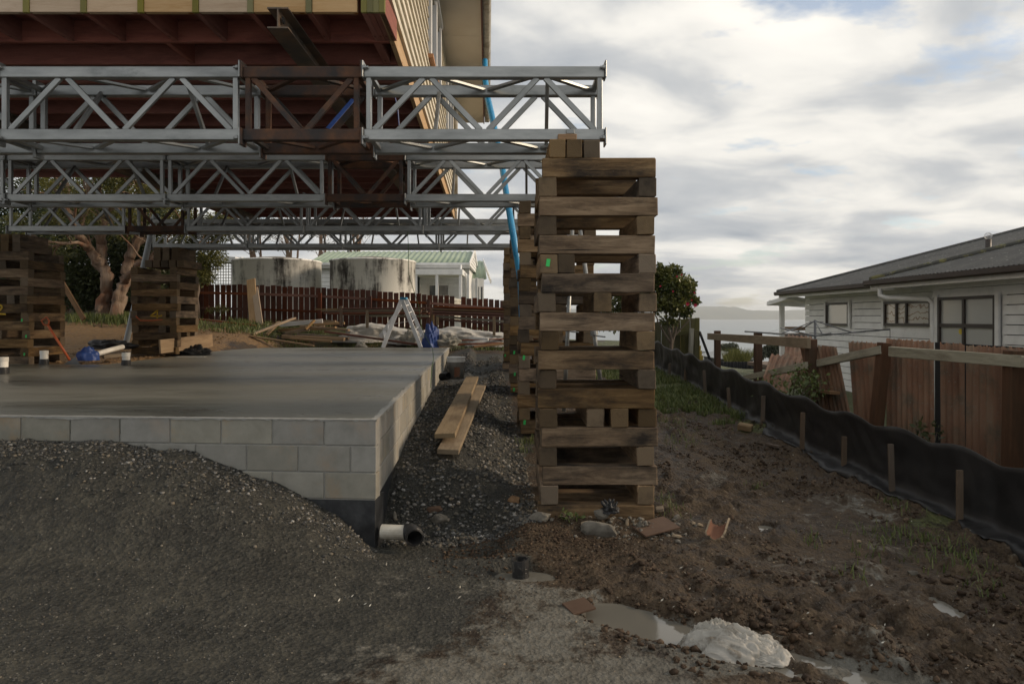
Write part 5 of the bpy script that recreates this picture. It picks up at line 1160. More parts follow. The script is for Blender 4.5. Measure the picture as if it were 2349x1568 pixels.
M['mossycap'] = pmat('mossy_ridge_cap', [(0.045, 0.045, 0.042), (0.08, 0.08, 0.07)], scale=8, rough=.9, stain=(0.16, 0.15, 0.06), stain_scale=4, stain_lo=.5, stain_hi=.6, speck=(.25, .25, .2), speck_scale=20)
hipcap((XE2, YB, ZE + .04), (XE2 + 2.6, YB - 2.6, ZE + SP * 2.6 + .04), M['mossycap'], .06)
def window(xw, ya, yb, zb, zt_, mull, trans, glass, frame=M['winframe']):
    w = blk('window', glass, xw - .004, xw + .02, yb, ya, zb, zt_)
    blk('surround', M['white'], xw + .0215, xw + .045, yb - .16, ya + .16, zb - .15, zt_ + .13, w)
    f = .055
    for (y0, y1, z0, z1) in ((ya - f, ya, zb, zt_), (yb, yb + f, zb, zt_), (yb + f, ya - f, zt_ - f, zt_), (yb + f, ya - f, zb, zb + f)): blk('frame', frame, xw - .045, xw + .0, y0, y1, z0, z1, w)
    for y in mull: blk('mullion', frame, xw - .04, xw, y - .03, y + .03, zb + f, zt_ - f, w)
    for z in trans: blk('transom', frame, xw - .038, xw, yb + f, ya - f, z - .035, z + .035, w)
    for (y0, y1) in ((ya, ya + .09), (yb - .09, yb)): blk('architrave', M['white'], xw - .05, xw - .01, y0, y1, zb - .06, zt_ + .05, w)
    return w
window(XW1 - .02, w1a, w1b, z1b, z1t, [], [], M['glass'])
window(XW1 - .02, w2a, w2b, z2b, z2t, [w2a + (w2b - w2a) * .28, w2a + (w2b - w2a) * .5], [], M['glasslace'])
w3 = window(XW2 - .02, w3a, w3b, z3b, z3t, [w3a + (w3b - w3a) * .47], [z3t - (z3t - z3b) * .58], M['glass'])
M['yellow'] = pmat('yellow_sticker', [(0.55, 0.42, 0.03), (0.6, 0.46, 0.04)], rough=.6)
m = MB(); m.lathe([(0, 0), (.05, 0), (.05, .004), (0, .004)], (XW2 - .027, w3a + (w3b - w3a) * .40, z3t - (z3t - z3b) * .70), 14, Matrix.Rotation(R(-90), 3, 'Y')); m.build('sticker', M['yellow'], w3)
m = MB(); p0 = P(2075, 660, 14.0); m.tube([(XE2 + .05, 14.0, ZE - .08), (XE2 + .05, 14.0, ZE - .30), (XE2 + .12, 13.85, ZE - .36), (XW2 - .05, 13.2, ZE - .40), (XW2 - .06, 13.05, ZE - .48), (XW2 - .06, 13.03, -.3)], .05, 10); m.build('downpipe', M['white'], nh, smooth=True)
m = MB(); vx, vy = P(2266, 570, 13.5).x, 13.5; vz = ZE + SP * (vx - XE1); m.tube([(vx, vy, vz - .1), (vx, vy, zat(549, vy))], .055, 12); m.build('vent_pipe', M['winframe'], nh, smooth=True)
m = MB(); vt = zat(541, vy)
for k in range(8):
    a = math.pi * k / 8; m.tube([(vx + .065 * math.cos(a) * math.sin(t), vy + .065 * math.sin(a) * math.sin(t), vt + .065 * math.cos(t)) for t in np.linspace(0, 2 * math.pi, 17)], .004, 4)
m.build('vent_cage', M['alu'], nh)
# porch at the far end
m = MB(); pA = [P(1758, 692, 21.5), P(1805, 677, 20.4), P(1850, 684, 20.2), P(1850, 692, 23.5)]; m.add([p for p in pA] + [p - Vector((0, 0, .12)) for p in pA], [(0, 1, 2, 3), (7, 6, 5, 4), (0, 4, 5, 1), (1, 5, 6, 2), (2, 6, 7, 3), (3, 7, 4, 0)]); m.build('porch_roof', M['white'], nh)
m = MB(); qa, qb = P(1764, 694, 21.4), P(1850, 699, 21.4); m.bar(qa, qb, .1, .16); m.build('porch_beam', M['white'], nh)
box('porch_post', M['white'], nh, (P(1793, 740, 21.5).x, 21.5, .7), (.13, .13, 2.9))
for z in (.0, 1): 
    for k in range(5): bar('deck_rail', M['oldplank'], nh, (P(1796, 0, 21.6).x, 21.6, 1.32 - .2 * k), (P(1850, 0, 21.6).x + .3, 21.6, 1.32 - .2 * k), .03, .12); 
    break
box('deck', M['oldplank'], nh, (8.9, 22.2, .1), (1.6, 2.6, .12))

# ================================================================== rotary clothes line
cl_ = thing('clothes_line', (P(1869, 0, 13.2).x, 13.2, -.3), 'old rotary clothes line with bare metal arms in front of the white house', 'clothes line')
M['dullsteel'] = pmat('dull_grey_pipe', [(0.13, 0.135, 0.14), (0.22, 0.225, 0.23)], rough=.5, metal=.5, bump=.1)
cx_, cy_ = P(1869, 0, 13.2).x, 13.2
m = MB(); m.tube([(cx_, cy_, -.5), (cx_, cy_, 1.62)], .025, 10); m.build('mast', M['dullsteel'], cl_, smooth=True)
arms = [P(1708, 760, 12.6), P(2041, 755, 13.0), P(1790, 752, 14.6), P(1905, 764, 11.9)]
for e_ in arms:
    hub = Vector((cx_, cy_, zat(770, cy_))); m = MB(); m.tube([hub, e_], .014, 8); m.build('arm', M['dullsteel'], cl_, smooth=True)
    m = MB(); m.tube([(cx_, cy_, 1.6), hub.lerp(e_, .5)], .011, 6); m.build('strut', M['dullsteel'], cl_, smooth=True)
m = MB()
for k in range(1, 5):
    q = [Vector((cx_, cy_, zat(772, cy_))).lerp(e_, k / 4.2) for e_ in (arms[0], arms[2], arms[1], arms[3], arms[0])]
    for a, b_ in zip(q[:-1], q[1:]): m.tube([a, (a + b_) / 2 - Vector((0, 0, .06)), b_], .002, 4, cap=False)
m.build('line_wire', M['dullsteel'], cl_)
m = MB(); h0 = arms[1]; m.tube([h0, h0 - Vector((0, 0, .12)), h0 - Vector((.0, 0, .18)), h0 - Vector((.09, 0, .26)), h0 - Vector((-.09, 0, .26)), h0 - Vector((0, 0, .18))], .006, 5, cap=False); m.build('coat_hanger', M['winframe'], cl_)

# ================================================================== camellia and the green fence end behind it
Yc = 14.6
def Cm(dx, dy, dY=0): return P(dx, dy, Yc + dY)
cam_t = tree('camellia_bush', 'camellia bush with glossy leaves and a few pink-red flowers beside the tall crib', 'bush', Cm(1540, 815), [
    ([Cm(1538, 825), Cm(1540, 780), Cm(1530, 735), Cm(1520, 690)], .045, .015), ([Cm(1540, 790), Cm(1555, 740), Cm(1570, 690)], .03, .01), ([Cm(1537, 785), Cm(1512, 745), Cm(1500, 715)], .025, .01), ([Cm(1541, 775), Cm(1580, 735), Cm(1590, 715)], .02, .008), ([Cm(1541, 770), Cm(1545, 700, .2), Cm(1550, 660, .2)], .025, .01)],
    [(Cm(1525, 650), (.26, .3, .26), 1), (Cm(1560, 655), (.30, .3, .25), 1), (Cm(1574, 672), (.17, .25, .2), .6), (Cm(1512, 690), (.24, .28, .25), .9), (Cm(1548, 695), (.30, .3, .25), 1), (Cm(1510, 630), (.13, .2, .14), .35), (Cm(1512, 614), (.06, .1, .09), .1), (Cm(1541, 614), (.05, .1, .08), .08), (Cm(1588, 652), (.07, .1, .08), .12), (Cm(1556, 622), (.06, .1, .10), .12), (Cm(1594, 690), (.08, .1, .07), .12), (Cm(1530, 622), (.14, .2, .1), .3), (Cm(1480, 665), (.30, .3, .4), 1), (Cm(1450, 690), (.30, .3, .4), .9), (Cm(1575, 715), (.14, .15, .12), .25), (Cm(1535, 735), (.2, .2, .13), .2), (Cm(1420, 680, .4), (.5, .3, .45), .8), (Cm(1395, 720, .4), (.4, .3, .4), .7)], M['leafcam'], M['barkgrey'], 12500, .085, 41, aspect=.55)
rg = random.Random(17)
for (dx, dy) in ((1576, 697), (1594, 700), (1592, 671), (1563, 630), (1552, 634), (1514, 656), (1543, 668), (1586, 688)):
    m = MB(); c = Cm(dx, dy, -.35); big = .042 if dy > 690 else .022
    for k in range(9):
        a = k * 2.4; d = Vector((math.cos(a), -.6, math.sin(a))).normalized(); s = Vector((-math.sin(a), 0, math.cos(a))); m.add([c, c + d * big * .7 + s * big * .5, c + d * big * 1.1, c + d * big * .7 - s * big * .5], [(0, 1, 2, 3)])
    o = m.build('flower', M['petal'], cam_t); add_tint(o.data, [rg.random()] * len(o.data.vertices))
gf = thing('mossy_fence_end', (3.9, 15.6, .8), 'short dark mossy board fence behind the camellia', 'fence')
for k, d in enumerate(range(1500, 1606, 11)):
    bar('board', M['greenwood'], gf, (P(d, 0, 15.9).x, 15.9 + .01 * (k % 2), .2), (P(d, 0, 15.9).x, 15.9 + .01 * (k % 2), zat(728 + (1605 - d) * .10, 15.9)), .108, .02, up=(0, 1, 0))
bar('post', M['greyrail'], gf, P(1583, 830, 15.6), P(1586, 753, 15.6), .09, .09, up=(0, 1, 0)); bar('post', M['greenwood'], gf, P(1595, 830, 15.7), P(1596, 757, 15.7), .08, .08, up=(0, 1, 0)); bar('rail', M['greenwood'], gf, P(1540, 765, 15.8), P(1602, 763, 15.8), .05, .09)
bar('brace', M['blackboard'], gf, P(1604, 760, 15.85), P(1632, 835, 15.5), .05, .04)

# ================================================================== beyond: yellow shed, dark fence, far houses, trees by the shore
ys = thing('yellow_shed', (P(1600, 0, 19).x, 19, -.4), 'corner of a yellow weatherboard shed behind the mossy fence', 'shed')
for k in range(11): bar('weatherboard', pmat('yellow_shed_paint', [(0.36, 0.26, 0.05), (0.44, 0.32, 0.07)], rough=.7) if k == 0 else bpy.data.materials['yellow_shed_paint'], ys, (P(1560, 0, 19).x, 19, -.3 + k * .14), (P(1626 - k * 2.4, 0, 19).x, 19, -.3 + k * .14), .03, .135, roll=R(6))
df = thing('dark_corrugated_fence', (P(1680, 0, 34).x, 34, -1.6), 'low dark corrugated fence across the neighbour\'s lawn', 'fence')
for k in range(10):
    xa = P(1600 + k * 24, 0, 34).x; sheet(xa, 34, xa + .51, 34, -2.3, zat(829, 34), seed=k, pitch=.17, amp=.03, par=df, ragged=0)
for o in df.children: o.data.materials[0] = M['blackboard']
def far_house(dx0, dx1, yt_, ye_, Y, label, wall, roof):
    xa, xb = P(dx0, 0, Y).x, P(dx1, 0, Y).x; t = thing('far_house', ((xa + xb) / 2, Y, -6), label, 'house'); zt_, ze_ = zat(yt_, Y), zat(ye_, Y); D_ = 7
    m = MB(); m.box(((xa + xb) / 2, Y + D_ / 2, (ze_ - 9) / 2), (xb - xa, D_, ze_ + 9)); m.build('wall', wall, t)
    m = MB(); xm = xa + (xb - xa) * .55; m.add([(xa - .8, Y - .5, ze_), (xb + .5, Y - .5, ze_ - .1), (xm, Y - .5, zt_), (xa - .8, Y + D_, ze_), (xb + .5, Y + D_, ze_ - .1), (xm, Y + D_, zt_)], [(0, 2, 5, 3), (1, 4, 5, 2), (0, 1, 2), (3, 5, 4)]); m.build('roof', roof, t)
    w = box('window', M['glassdark'], t, (xa + (xb - xa) * .86, Y - .03, ze_ - .9), ((xb - xa) * .07, .06, 1.1), bev=0); box('frame', M['white'], w, (xa + (xb - xa) * .86, Y - .02, ze_ - .9), ((xb - xa) * .10, .04, 1.3), bev=0)
M['fargrey'] = pmat('far_grey_roof', [(0.22, 0.23, 0.23), (0.28, 0.29, 0.29)], rough=.7); M['fardark'] = pmat('far_dark_wall', [(0.06, 0.06, 0.065), (0.09, 0.09, 0.095)], rough=.8)
far_house(1664, 1727, 811, 822, 62, 'grey-roofed dark house below, across the lawn', M['fardark'], M['fargrey'])
far_house(1600, 1624, 805, 811, 80, 'small white house by the shore, left of the round trees', M['white'], M['fargrey'])
def blob_tree(dx0, dx1, yt_, yb_, Y, label, seed):
    xa, xb = P(dx0, 0, Y).x, P(dx1, 0, Y).x; c = P((dx0 + dx1) / 2, (yt_ + yb_) / 2, Y); rx = (xb - xa) / 2; rz = (yb_ - yt_) / 2 / FD * Y; rg = random.Random(seed)
    cl = [((c.x + rg.uniform(-.6, .6) * rx, Y + rg.uniform(-.6, .6) * rx, c.z + rg.uniform(-.5, .5) * rz), (rx * .5, rx * .5, rz * .55), 1) for _ in range(9)]
    tree('shore_tree', label, 'tree', (c.x, Y, c.z - 5), [([(c.x, Y, c.z - 6), (c.x + .2, Y, c.z - 2), (c.x, Y, c.z)], .25, .08)], cl, M['leaffar'], M['barkgrey'], 2600, .42, seed, 'round trees near the shore')
blob_tree(1639, 1692, 789, 822, 85, 'round dark tree by the shore, above the grey-roofed house', 51); blob_tree(1726, 1752, 800, 828, 88, 'round dark tree by the shore, behind the second old post', 52); blob_tree(1752, 1800, 783, 830, 70, 'spreading dark tree by the shore, half behind the porch', 53)
rg = random.Random(9)
pl = thing('pampas_clump', P(1690, 828, 45), 'clump of yellow grass below the grey-roofed house', 'grass clump'); m = MB(); T_ = []
for k in range(700):
    b = P(rg.uniform(1665, 1715), 832, 44 + rg.uniform(-1, 1)); a = rg.uniform(0, 6.28); h_ = rg.uniform(.5, 1.1); m.add([b, b + Vector((.05, 0, 0)), b + Vector((math.cos(a) * .5, math.sin(a) * .5, h_))], [(0, 1, 2)]); T_ += [rg.random()] * 3
o = m.build('blades', M['leafyellow'], pl); add_tint(o.data, T_)
# ================================================================== things lying about the site
def crumple(name, mat, c, r, seed, parent=None, amp=.35, freq=2.2, res=40, sharp=1.6, flat=.15):
    """a slumped heap of film or cloth: ridged noise on a squashed dome"""
    m = MB(); vs = []; c = Vector(c); so = Vector((seed * 3.1, seed * 1.7, seed * .9))
    nv, nu = res // 2, res
    for j in range(nv + 1):
        ph = math.pi * .5 * j / nv
        for i in range(nu):
            th = 2 * math.pi * i / nu
            d = Vector((math.cos(th) * math.cos(ph), math.sin(th) * math.cos(ph), math.sin(ph)))
            q = d * freq + so
            n = abs(mnoise.noise(q)) * 1.5 + .5 * (1 - abs(mnoise.noise(q * 2.1))) - .3 + .16 * abs(mnoise.noise(q * 4.3)) + .05 * abs(mnoise.noise(q * 9))
            lo = mnoise.noise(q * .6) * .5
            k = 1 + amp * (n * 1.2 - .75) + lo * amp
            p = Vector((d.x * r[0] * k, d.y * r[1] * k, d.z * r[2] * max(k, .3)))
            vs.append(c + p)
    m.add(vs, [(j * nu + i, j * nu + (i + 1) % nu, (j + 1) * nu + (i + 1) % nu, (j + 1) * nu + i) for j in range(nv) for i in range(nu)])
    o = m.build(name, mat, parent, smooth=True, origin=c)
    return o
def drape(name, mat, c, r, h, seed, parent, z0, fold=.04, freq=9, ang_=0.0, res=60, ground=None, smooth=True):
    """film or cloth lying in a heap: a sheet over a mound, gathered into sharp running folds"""
    m = MB(); vs = []; ca_, sa_ = math.cos(ang_), math.sin(ang_); so = seed * 7.3
    for j in range(res + 1):
        rr = j / res
        for i in range(res):
            th = 2 * math.pi * i / res; edge = 1 + .22 * mnoise.noise(Vector((math.cos(th) * 1.6 + so, math.sin(th) * 1.6, so)))
            x = math.cos(th) * rr * edge; y = math.sin(th) * rr * edge; X = c[0] + x * r[0]; Y = c[1] + y * r[1]
            u = (x * ca_ + y * sa_); v = (-x * sa_ + y * ca_)
            wx = u * .35 + .25 * mnoise.noise(Vector((u * 2 + so, v * 2, 3.1)))
            rid = 1 - abs(mnoise.noise(Vector((wx * freq * .16 + so, v * freq * .16, so)))) * 2.2
            rid2 = 1 - abs(mnoise.noise(Vector((wx * freq * .4 + so, v * freq * .42, 9.0)))) * 2.0
            dome = max(0.0, 1 - rr ** 1.7) ** .8 * (1 + .35 * mnoise.noise(Vector((x * 1.3 + so, y * 1.3, 1.7))))
            zz = z0 if ground is None else hz(X, Y) - .01
            z = zz + h * dome + fold * (rid * .7 + rid2 * .35) * min(1, (1 - rr) * 4 + .08)
            k = 1 + .10 * rid2 * rr
            vs.append((c[0] + x * r[0] * k, c[1] + y * r[1] * k, z))
    m.add(vs, [(j * res + i, j * res + (i + 1) % res, (j + 1) * res + (i + 1) % res, (j + 1) * res + i) for j in range(res) for i in range(res)])
    return m.build(name, mat, parent, smooth=smooth, origin=(c[0], c[1], z0))
def one(o, label, cat, group=None): return setp(o, label, cat, group)
def plank(mat, a, b_, w, h, label, cat='plank', group=None, name='plank', roll=0.0, up=(0, 0, 1)):
    return one(bar(name, mat, None, a, b_, w, h, bev=.004, roll=roll, up=up), label, cat, group)

# two planks on the gravel ridge
plank(M['plank'], P(1020, 999, 6.55), P(1083, 866, 11.0), .20, .048, 'upper pale plank of the pair lying on the gravel ridge', roll=R(-2))
plank(M['plank'], P(1027, 1036, 6.3), P(1099, 886, 10.6), .20, .048, 'lower pale plank of the pair, jutting out at both ends on the gravel ridge', roll=R(3))
# bucket
bp = P(1046, 868, 11.7); bz = bp.z
bk = thing('bucket', bp, 'muddy clear bucket with white lid on the gravel by the slab', 'bucket')
M['bucketbody'] = pmat('cloudy_bucket_plastic', [(0.16, 0.15, 0.13), (0.24, 0.225, 0.20)], scale=9, rough=.35, bump=.1)
m = MB(); m.lathe([(0, 0), (.132, 0), (.150, .30)], bp, 28); m.build('body', M['bucketbody'], bk, smooth=True)
m = MB(); m.lathe([(.151, .29), (.162, .29), (.162, .315), (.157, .318), (.157, .345), (.162, .348), (.162, .375), (.13, .378), (.12, .37), (0, .37)], bp, 28); m.build('lid', M['pvc'], bk)
m = MB(); m.add([bp + Vector((.1385 * math.cos(a) * 1.04, .1385 * math.sin(a) * 1.04, z)) for a in np.linspace(R(262), R(300), 6) for z in (.04, .25)], [(2 * i, 2 * i + 2, 2 * i + 3, 2 * i + 1) for i in range(5)]); m.build('label', M['terracotta'], bk)
m = MB(); m.tube([bp + Vector((-.155, -.02, .29)), bp + Vector((-.11, -.12, .10)), bp + Vector((0.0, -.155, .02)), bp + Vector((.11, -.12, .10)), bp + Vector((.155, -.02, .29))], .004, 6); m.build('handle', M['dullsteel'], bk)
def pipe(name, mat, a, b_, r, label, group=None, wall=.006, seg=20, ridges=0):
    """an open-ended pipe with a wall thickness"""
    a, b_ = Vector(a), Vector(b_); Mx, L = frame_m(a, b_); m = MB(); Rm = Mx.to_3x3() @ Matrix.Rotation(R(90), 3, 'Y'); pr = [(r - wall, -L / 2), (r, -L / 2)]
    n = max(2, ridges * 2)
    for i in range(1, n): pr.append((r + (.004 if i % 2 else 0) if ridges else r, -L / 2 + L * i / n))
    pr += [(r, L / 2), (r - wall, L / 2), (r - wall, -L / 2)]
    m.lathe(pr, (a + b_) / 2, seg, Rm); return one(m.build(name, mat, None, origin=(a + b_) / 2), label, 'pipe', group)
pipe('pipe_stub', M['blackpipe'], P(1012, 864, 11.6), P(1028, 862, 11.5), .065, 'short black pipe sticking out of the block wall beside the bucket')
pz = .045
pipe('drain_pipe', M['gutter'], (-.985, 5.16, pz), (-.80, 5.14, pz), .055, 'white plastic drain pipe coming out from the black footing')
el = thing('pipe_elbow', (-.76, 5.1, pz), 'muddy black elbow on the end of the white drain pipe', 'pipe')
m = MB(); pts = [(-.80, 5.14, pz), (-.765, 5.135, pz + .004), (-.735, 5.10, pz + .002), (-.72, 5.05, pz - .01)]
m.tube(pts, [.064, .068, .066, .066], 18, cap=False); m.tube(pts, [.056, .058, .058, .058], 18, cap=False); m.build('elbow', M['blackpipe'], el, smooth=True)
m = MB(); m.lathe([(.057, 0), (.070, 0), (.070, .02), (.057, .02)], pts[-1], 18, (Vector(pts[-2]) - Vector(pts[-1])).to_track_quat('Z', 'Y').to_matrix()); m.build('rim', M['blackpipe'], el)
pipe('pipe_stub', M['blackpipe'], (.060, 4.47, -.09), (.052, 4.465, .085), .054, 'black pipe stub standing upright in a small puddle', ridges=2, wall=.008)
# crumpled plastic bag in the rut
bg = thing('plastic_bag', (1.10, 3.50, -.03), 'crumpled muddy white plastic bag lying in the water-filled rut', 'bag')
drape('bag_film', M['whiteplastic'], (1.10, 3.49), (.25, .16), .085, 3, bg, -.05, fold=.05, freq=24, ang_=R(-35), res=96)
drape('bag_film', M['whiteplastic'], (1.26, 3.44), (.13, .10), .05, 9, bg, -.045, fold=.035, freq=28, ang_=R(-20), res=60)
drape('bag_film', M['whiteplastic'], (1.06, 3.56), (.13, .08), .09, 14, bg, -.045, fold=.055, freq=26, ang_=R(-60), res=70)
one(box('floor_tile', M['tile'], None, (.385, 3.93, hz(.385, 3.93) + .022), (.15, .13, .014), rot=(R(6), R(-4), R(25)), bev=.002), 'square brown tile lying on the pale silt', 'tile')

# rubble by the foot of the near crib
def rock(name, mat, c, s, seed, label, cat='rock', group=None, par=None, jag=.22):
    bm = bmesh.new(); bmesh.ops.create_icosphere(bm, subdivisions=3, radius=.5); rgq = random.Random(seed); planes = [(Vector((rgq.gauss(0, 1), rgq.gauss(0, 1), rgq.gauss(0, 1))).normalized(), rgq.uniform(.26, .40)) for _ in range(11)]; so = Vector((seed * 2.3, seed, seed * .7))
    for v in bm.verts:
        d = v.co.normalized(); n = mnoise.noise(d * 1.6 + so) * .9 + mnoise.noise(d * 3.7 + so) * .7 + mnoise.noise(d * 8 + so) * .45
        q = d * .5 * (1 + jag * n * 1.6); mx = max(abs(q.x), abs(q.y), abs(q.z)); q = q.lerp(q * (.42 / mx), .35)
        for (pn, pd) in planes:
            e_ = q.dot(pn) - pd
            if e_ > 0: q = q - pn * e_ * .80
        v.co = Vector((q.x * s[0], q.y * s[1], q.z * s[2]))
    me = bpy.data.meshes.new(name); bm.to_mesh(me); bm.free(); me.materials.append(mat)
    o = put(bpy.data.objects.new(name, me), Matrix.Translation(Vector(c)) @ Matrix.Rotation(((seed * 1.3) % 1.0 - .5) * .9, 4, 'Z'), par)
    if par is None: one(o, label, cat, group)
    return o
def gpt(dx, dy, lift=0.0):
    """ground point at a bearing of the near slope"""
    k = (dy - HY) / FD; lo_, hi_ = 2.4, 20.0
    for _ in range(30):
        Y = (lo_ + hi_) / 2; z = hz((dx - CX) / FD * Y, Y)
        if CAMZ - k * Y > z: lo_ = Y
        else: hi_ = Y
    return Vector(((dx - CX) / FD * Y, Y, hz((dx - CX) / FD * Y, Y) + lift))
def rk(dx, dy, s, mat, seed, label, lift=.3, **kw): s = tuple(q * .82 for q in s); lift = lift * .6; p = gpt(dx, dy); return rock('stone', mat, p + Vector((0, 0, s[2] * lift)), s, seed, label, 'stone', **kw)
rk(1375, 1222, (.36, .20, .16), M['rubble'], 1, 'largest block of broken concrete in front of the near crib', .35)
rk(1382, 1196, (.19, .13, .12), M['rubble'], 2, 'pale concrete lump on top of the largest block, by the black scrap', .9)
rk(1345, 1205, (.11, .08, .08), M['cleanchip'], 3, 'tan stone left of the largest concrete block')
rk(1337, 1209, (.07, .05, .05), M['tile'], 4, 'small brown stone at the left end of the rubble')
rk(1427, 1185, (.13, .09, .11), M['rubble'], 5, 'grey stone right of the black scrap')
rk(1438, 1203, (.035, .05, .10), M['cleanchip'], 6, 'thin upright tan chip beside the largest concrete block')
rk(1467, 1207, (.07, .05, .08), M['rubble'], 7, 'rounded grey stone left of the flat brown board')
rk(1552, 1231, (.10, .06, .045), M['cleanchip'], 8, 'cream oval stone in front of the flat brown board')
rk(1552, 1188, (.10, .07, .06), M['rubble'], 9, 'beige stone at the back corner of the flat brown board')
rk(1240, 1170, (.09, .06, .06), M['cleanchip'], 10, 'pale stone at the left foot of the near crib')
rk(1238, 1192, (.26, .16, .13), M['rubble'], 11, 'muddy concrete lump left of the near crib\'s foot')
rk(1605, 1205, (.07, .04, .04), M['cleanchip'], 12, 'broken cream chip left of the terracotta shard')
rk(1590, 1201, (.05, .04, .04), M['cleanchip'], 13, 'smallest cream chip left of the terracotta shard')
rk(905, 1190, (.05, .05, .14), M['rubble'], 14, 'upright pale stone against the black footing')
rk(1010, 1195, (.20, .15, .12), M['rubble'], 15, 'large grey stone in the trench behind the pipe elbow')
rk(1000, 1170, (.20, .12, .08), M['tile'], 16, 'flat brown stone at the back of the trench')
rk(1180, 1150, (.18, .12, .10), M['oldplank'], 17, 'brown boulder half buried near the crib\'s left side')
rk(3650 / 1.7445, 2295 / 1.7445, (.09, .06, .05), M['rubble'], 18, 'round tan stone beside the small puddle on the right')
rk(1970, 1242, (.045, .03, .03), M['cleanchip'], 19, 'small orange pebble in the mud on the right')
one(bar('flat_board', M['tile'], None, gpt(1462, 1222, .018), gpt(1540, 1205, .028), .22, .015, bev=.003, roll=R(6)), 'flat brown board half covered with rubble at the crib\'s right foot', 'board')
one(bar('board_offcut', M['plank'], None, gpt(1505, 1176, .03), gpt(1521, 1174, .03), .10, .025), 'small pale offcut at the right foot of the near crib', 'offcut')
one(crumple('black_scrap', M['blackplastic'], gpt(1398, 1196, .07), (.075, .05, .085), 6, None, .5, 3.0, 40), 'scrap of black plastic on the rubble before the near crib', 'plastic')
# broken terracotta pipe
p = gpt(1645, 1232); m = MB(); rgx = random.Random(8); vs_ = []
N1, N2 = 16, 6
for i in range(N1 + 1):
    a = R(200) + R(150) * i / N1
    for j in range(N2 + 1):
        jag_ = (.02 * rgx.uniform(-1, 1) if j in (0, N2) else 0); L_j = (-.07 + .14 * j / N2 + jag_) * (1 - .25 * abs(i / N1 - .5))
        vs_.append((p.x + L_j * .5 + .075 * math.cos(a) * .9, p.y + L_j * .85, p.z + .085 + .075 * math.sin(a) + .01 * j))
m.add(vs_, [(i * (N2 + 1) + j, (i + 1) * (N2 + 1) + j, (i + 1) * (N2 + 1) + j + 1, i * (N2 + 1) + j + 1) for i in range(N1) for j in range(N2)])
o = m.build('pipe_shard', [M['terracotta'], M['cleanchip']], None, smooth=False); md = o.modifiers.new('thick', 'SOLIDIFY'); md.thickness = .014; md.material_offset_rim = 1; one(o, 'curved shard of broken terracotta pipe on the mud', 'shard')
one(box('brick_block', M['plank'], None, gpt(1709, 988, .05), (.17, .11, .075), rot=(R(10), R(6), R(-32)), bev=.008), 'pale block lying against the flap of the silt fence', 'block')
one(bar('broken_stake', M['stake'], None, gpt(1757, 1024, .03), gpt(1785, 1035, .05), .035, .03), 'broken brown stake lying at the foot of the silt fence', 'stake')
# steel props seen through the near crib
def prop(top, bot, label):
    t = thing('steel_prop', bot, label, 'prop', 'steel props behind the near crib'); m = MB(); top, bot = Vector(top), Vector(bot); m.tube([bot, top], .024, 12); m.build('tube', M['galv'], t, smooth=True)
    c = bot.lerp(top, .52); d = (top - bot).normalized(); q = d.to_track_quat('Z', 'Y').to_matrix()
    m = MB(); m.lathe([(.026, -.05), (.042, -.045), (.042, 0), (.034, .01), (.034, .04), (.026, .05)], c, 14, q); m.build('collar', M['galv'], t); m = MB(); m.tube([c + Vector((-.03, -.03, -.02)), c + Vector((.03, -.05, -.05)), c + Vector((.12, -.04, -.06))], .008, 6); m.build('handle', M['galv'], t)
prop(P(1326, 500, 7.35), P(1400, 1040, 7.35), 'leaning steel prop seen through the middle of the near crib'); prop(P(1313, 500, 7.6), P(1290, 1020, 7.6), 'steel prop seen at the left of the near crib\'s openings')

# blue hose from the gutter
m = MB(); hp = [P(1112, 138, 12.6), P(1112, 175, 12.5), P(1116, 215, 12.3), P(1127, 262, 12.0), P(1138, 315, 11.6), P(1150, 370, 11.2), P(1158, 425, 10.9), P(1167, 480, 10.6), P(1177, 540, 10.4), P(1187, 600, 10.25), P(1193, 650, 10.2), P(1197, 760, 10.2), P(1196, 880, 10.2)]
rr_ = [.05, .052, .055, .055, .052, .052, .05, .05, .052, .05, .04, .04, .04]
m.tube(hp, rr_, 12); hose = one(m.build('layflat_hose', M['bluehose'], None, smooth=True), 'blue lay-flat hose hanging from the gutter down beside the cribs', 'hose')
# blue strap and cord on the trusses
one(bar('tie_strap', M['bluetarp'], None, P(752, 295, 6.25), P(810, 228, 6.6), .045, .004, up=(0, -1, .3)), 'blue strap slung diagonally behind the rusty truss bay', 'strap')
m = MB(); m.tube([P(905, 220, 7.0), P(912, 250, 7.0), P(915, 290, 7.0)], .006, 5); one(m.build('hanging_cord', M['bluetarp'], None), 'thin blue cord hanging behind the near truss', 'cord')
m = MB(); pts = [(1627, 915), (1631, 996), (1630, 1092), (1655, 1171), (1671, 1219), (1681, 1299), (1700, 1347), (1728, 1395), (1731, 1434), (1724, 1479), (1719, 1550)]
Y_ = [11.4, 11.5, 11.6, 11.7, 11.8, 11.8, 11.6, 11.3, 10.9, 10.4, 10.15]
m.tube([P(a / 1.7445, b_ / 1.7445, y) + Vector((.012, 0, 0)) for (a, b_), y in zip(pts, Y_)], .005, 5, cap=False)
M['greencord'] = pmat('green_cord', [(0.05, 0.10, 0.03), (0.08, 0.14, 0.05)], rough=.8); one(m.build('green_cord', M['greencord'], None, smooth=True), 'thin green cord hanging from the third truss over the slab edge', 'cord')

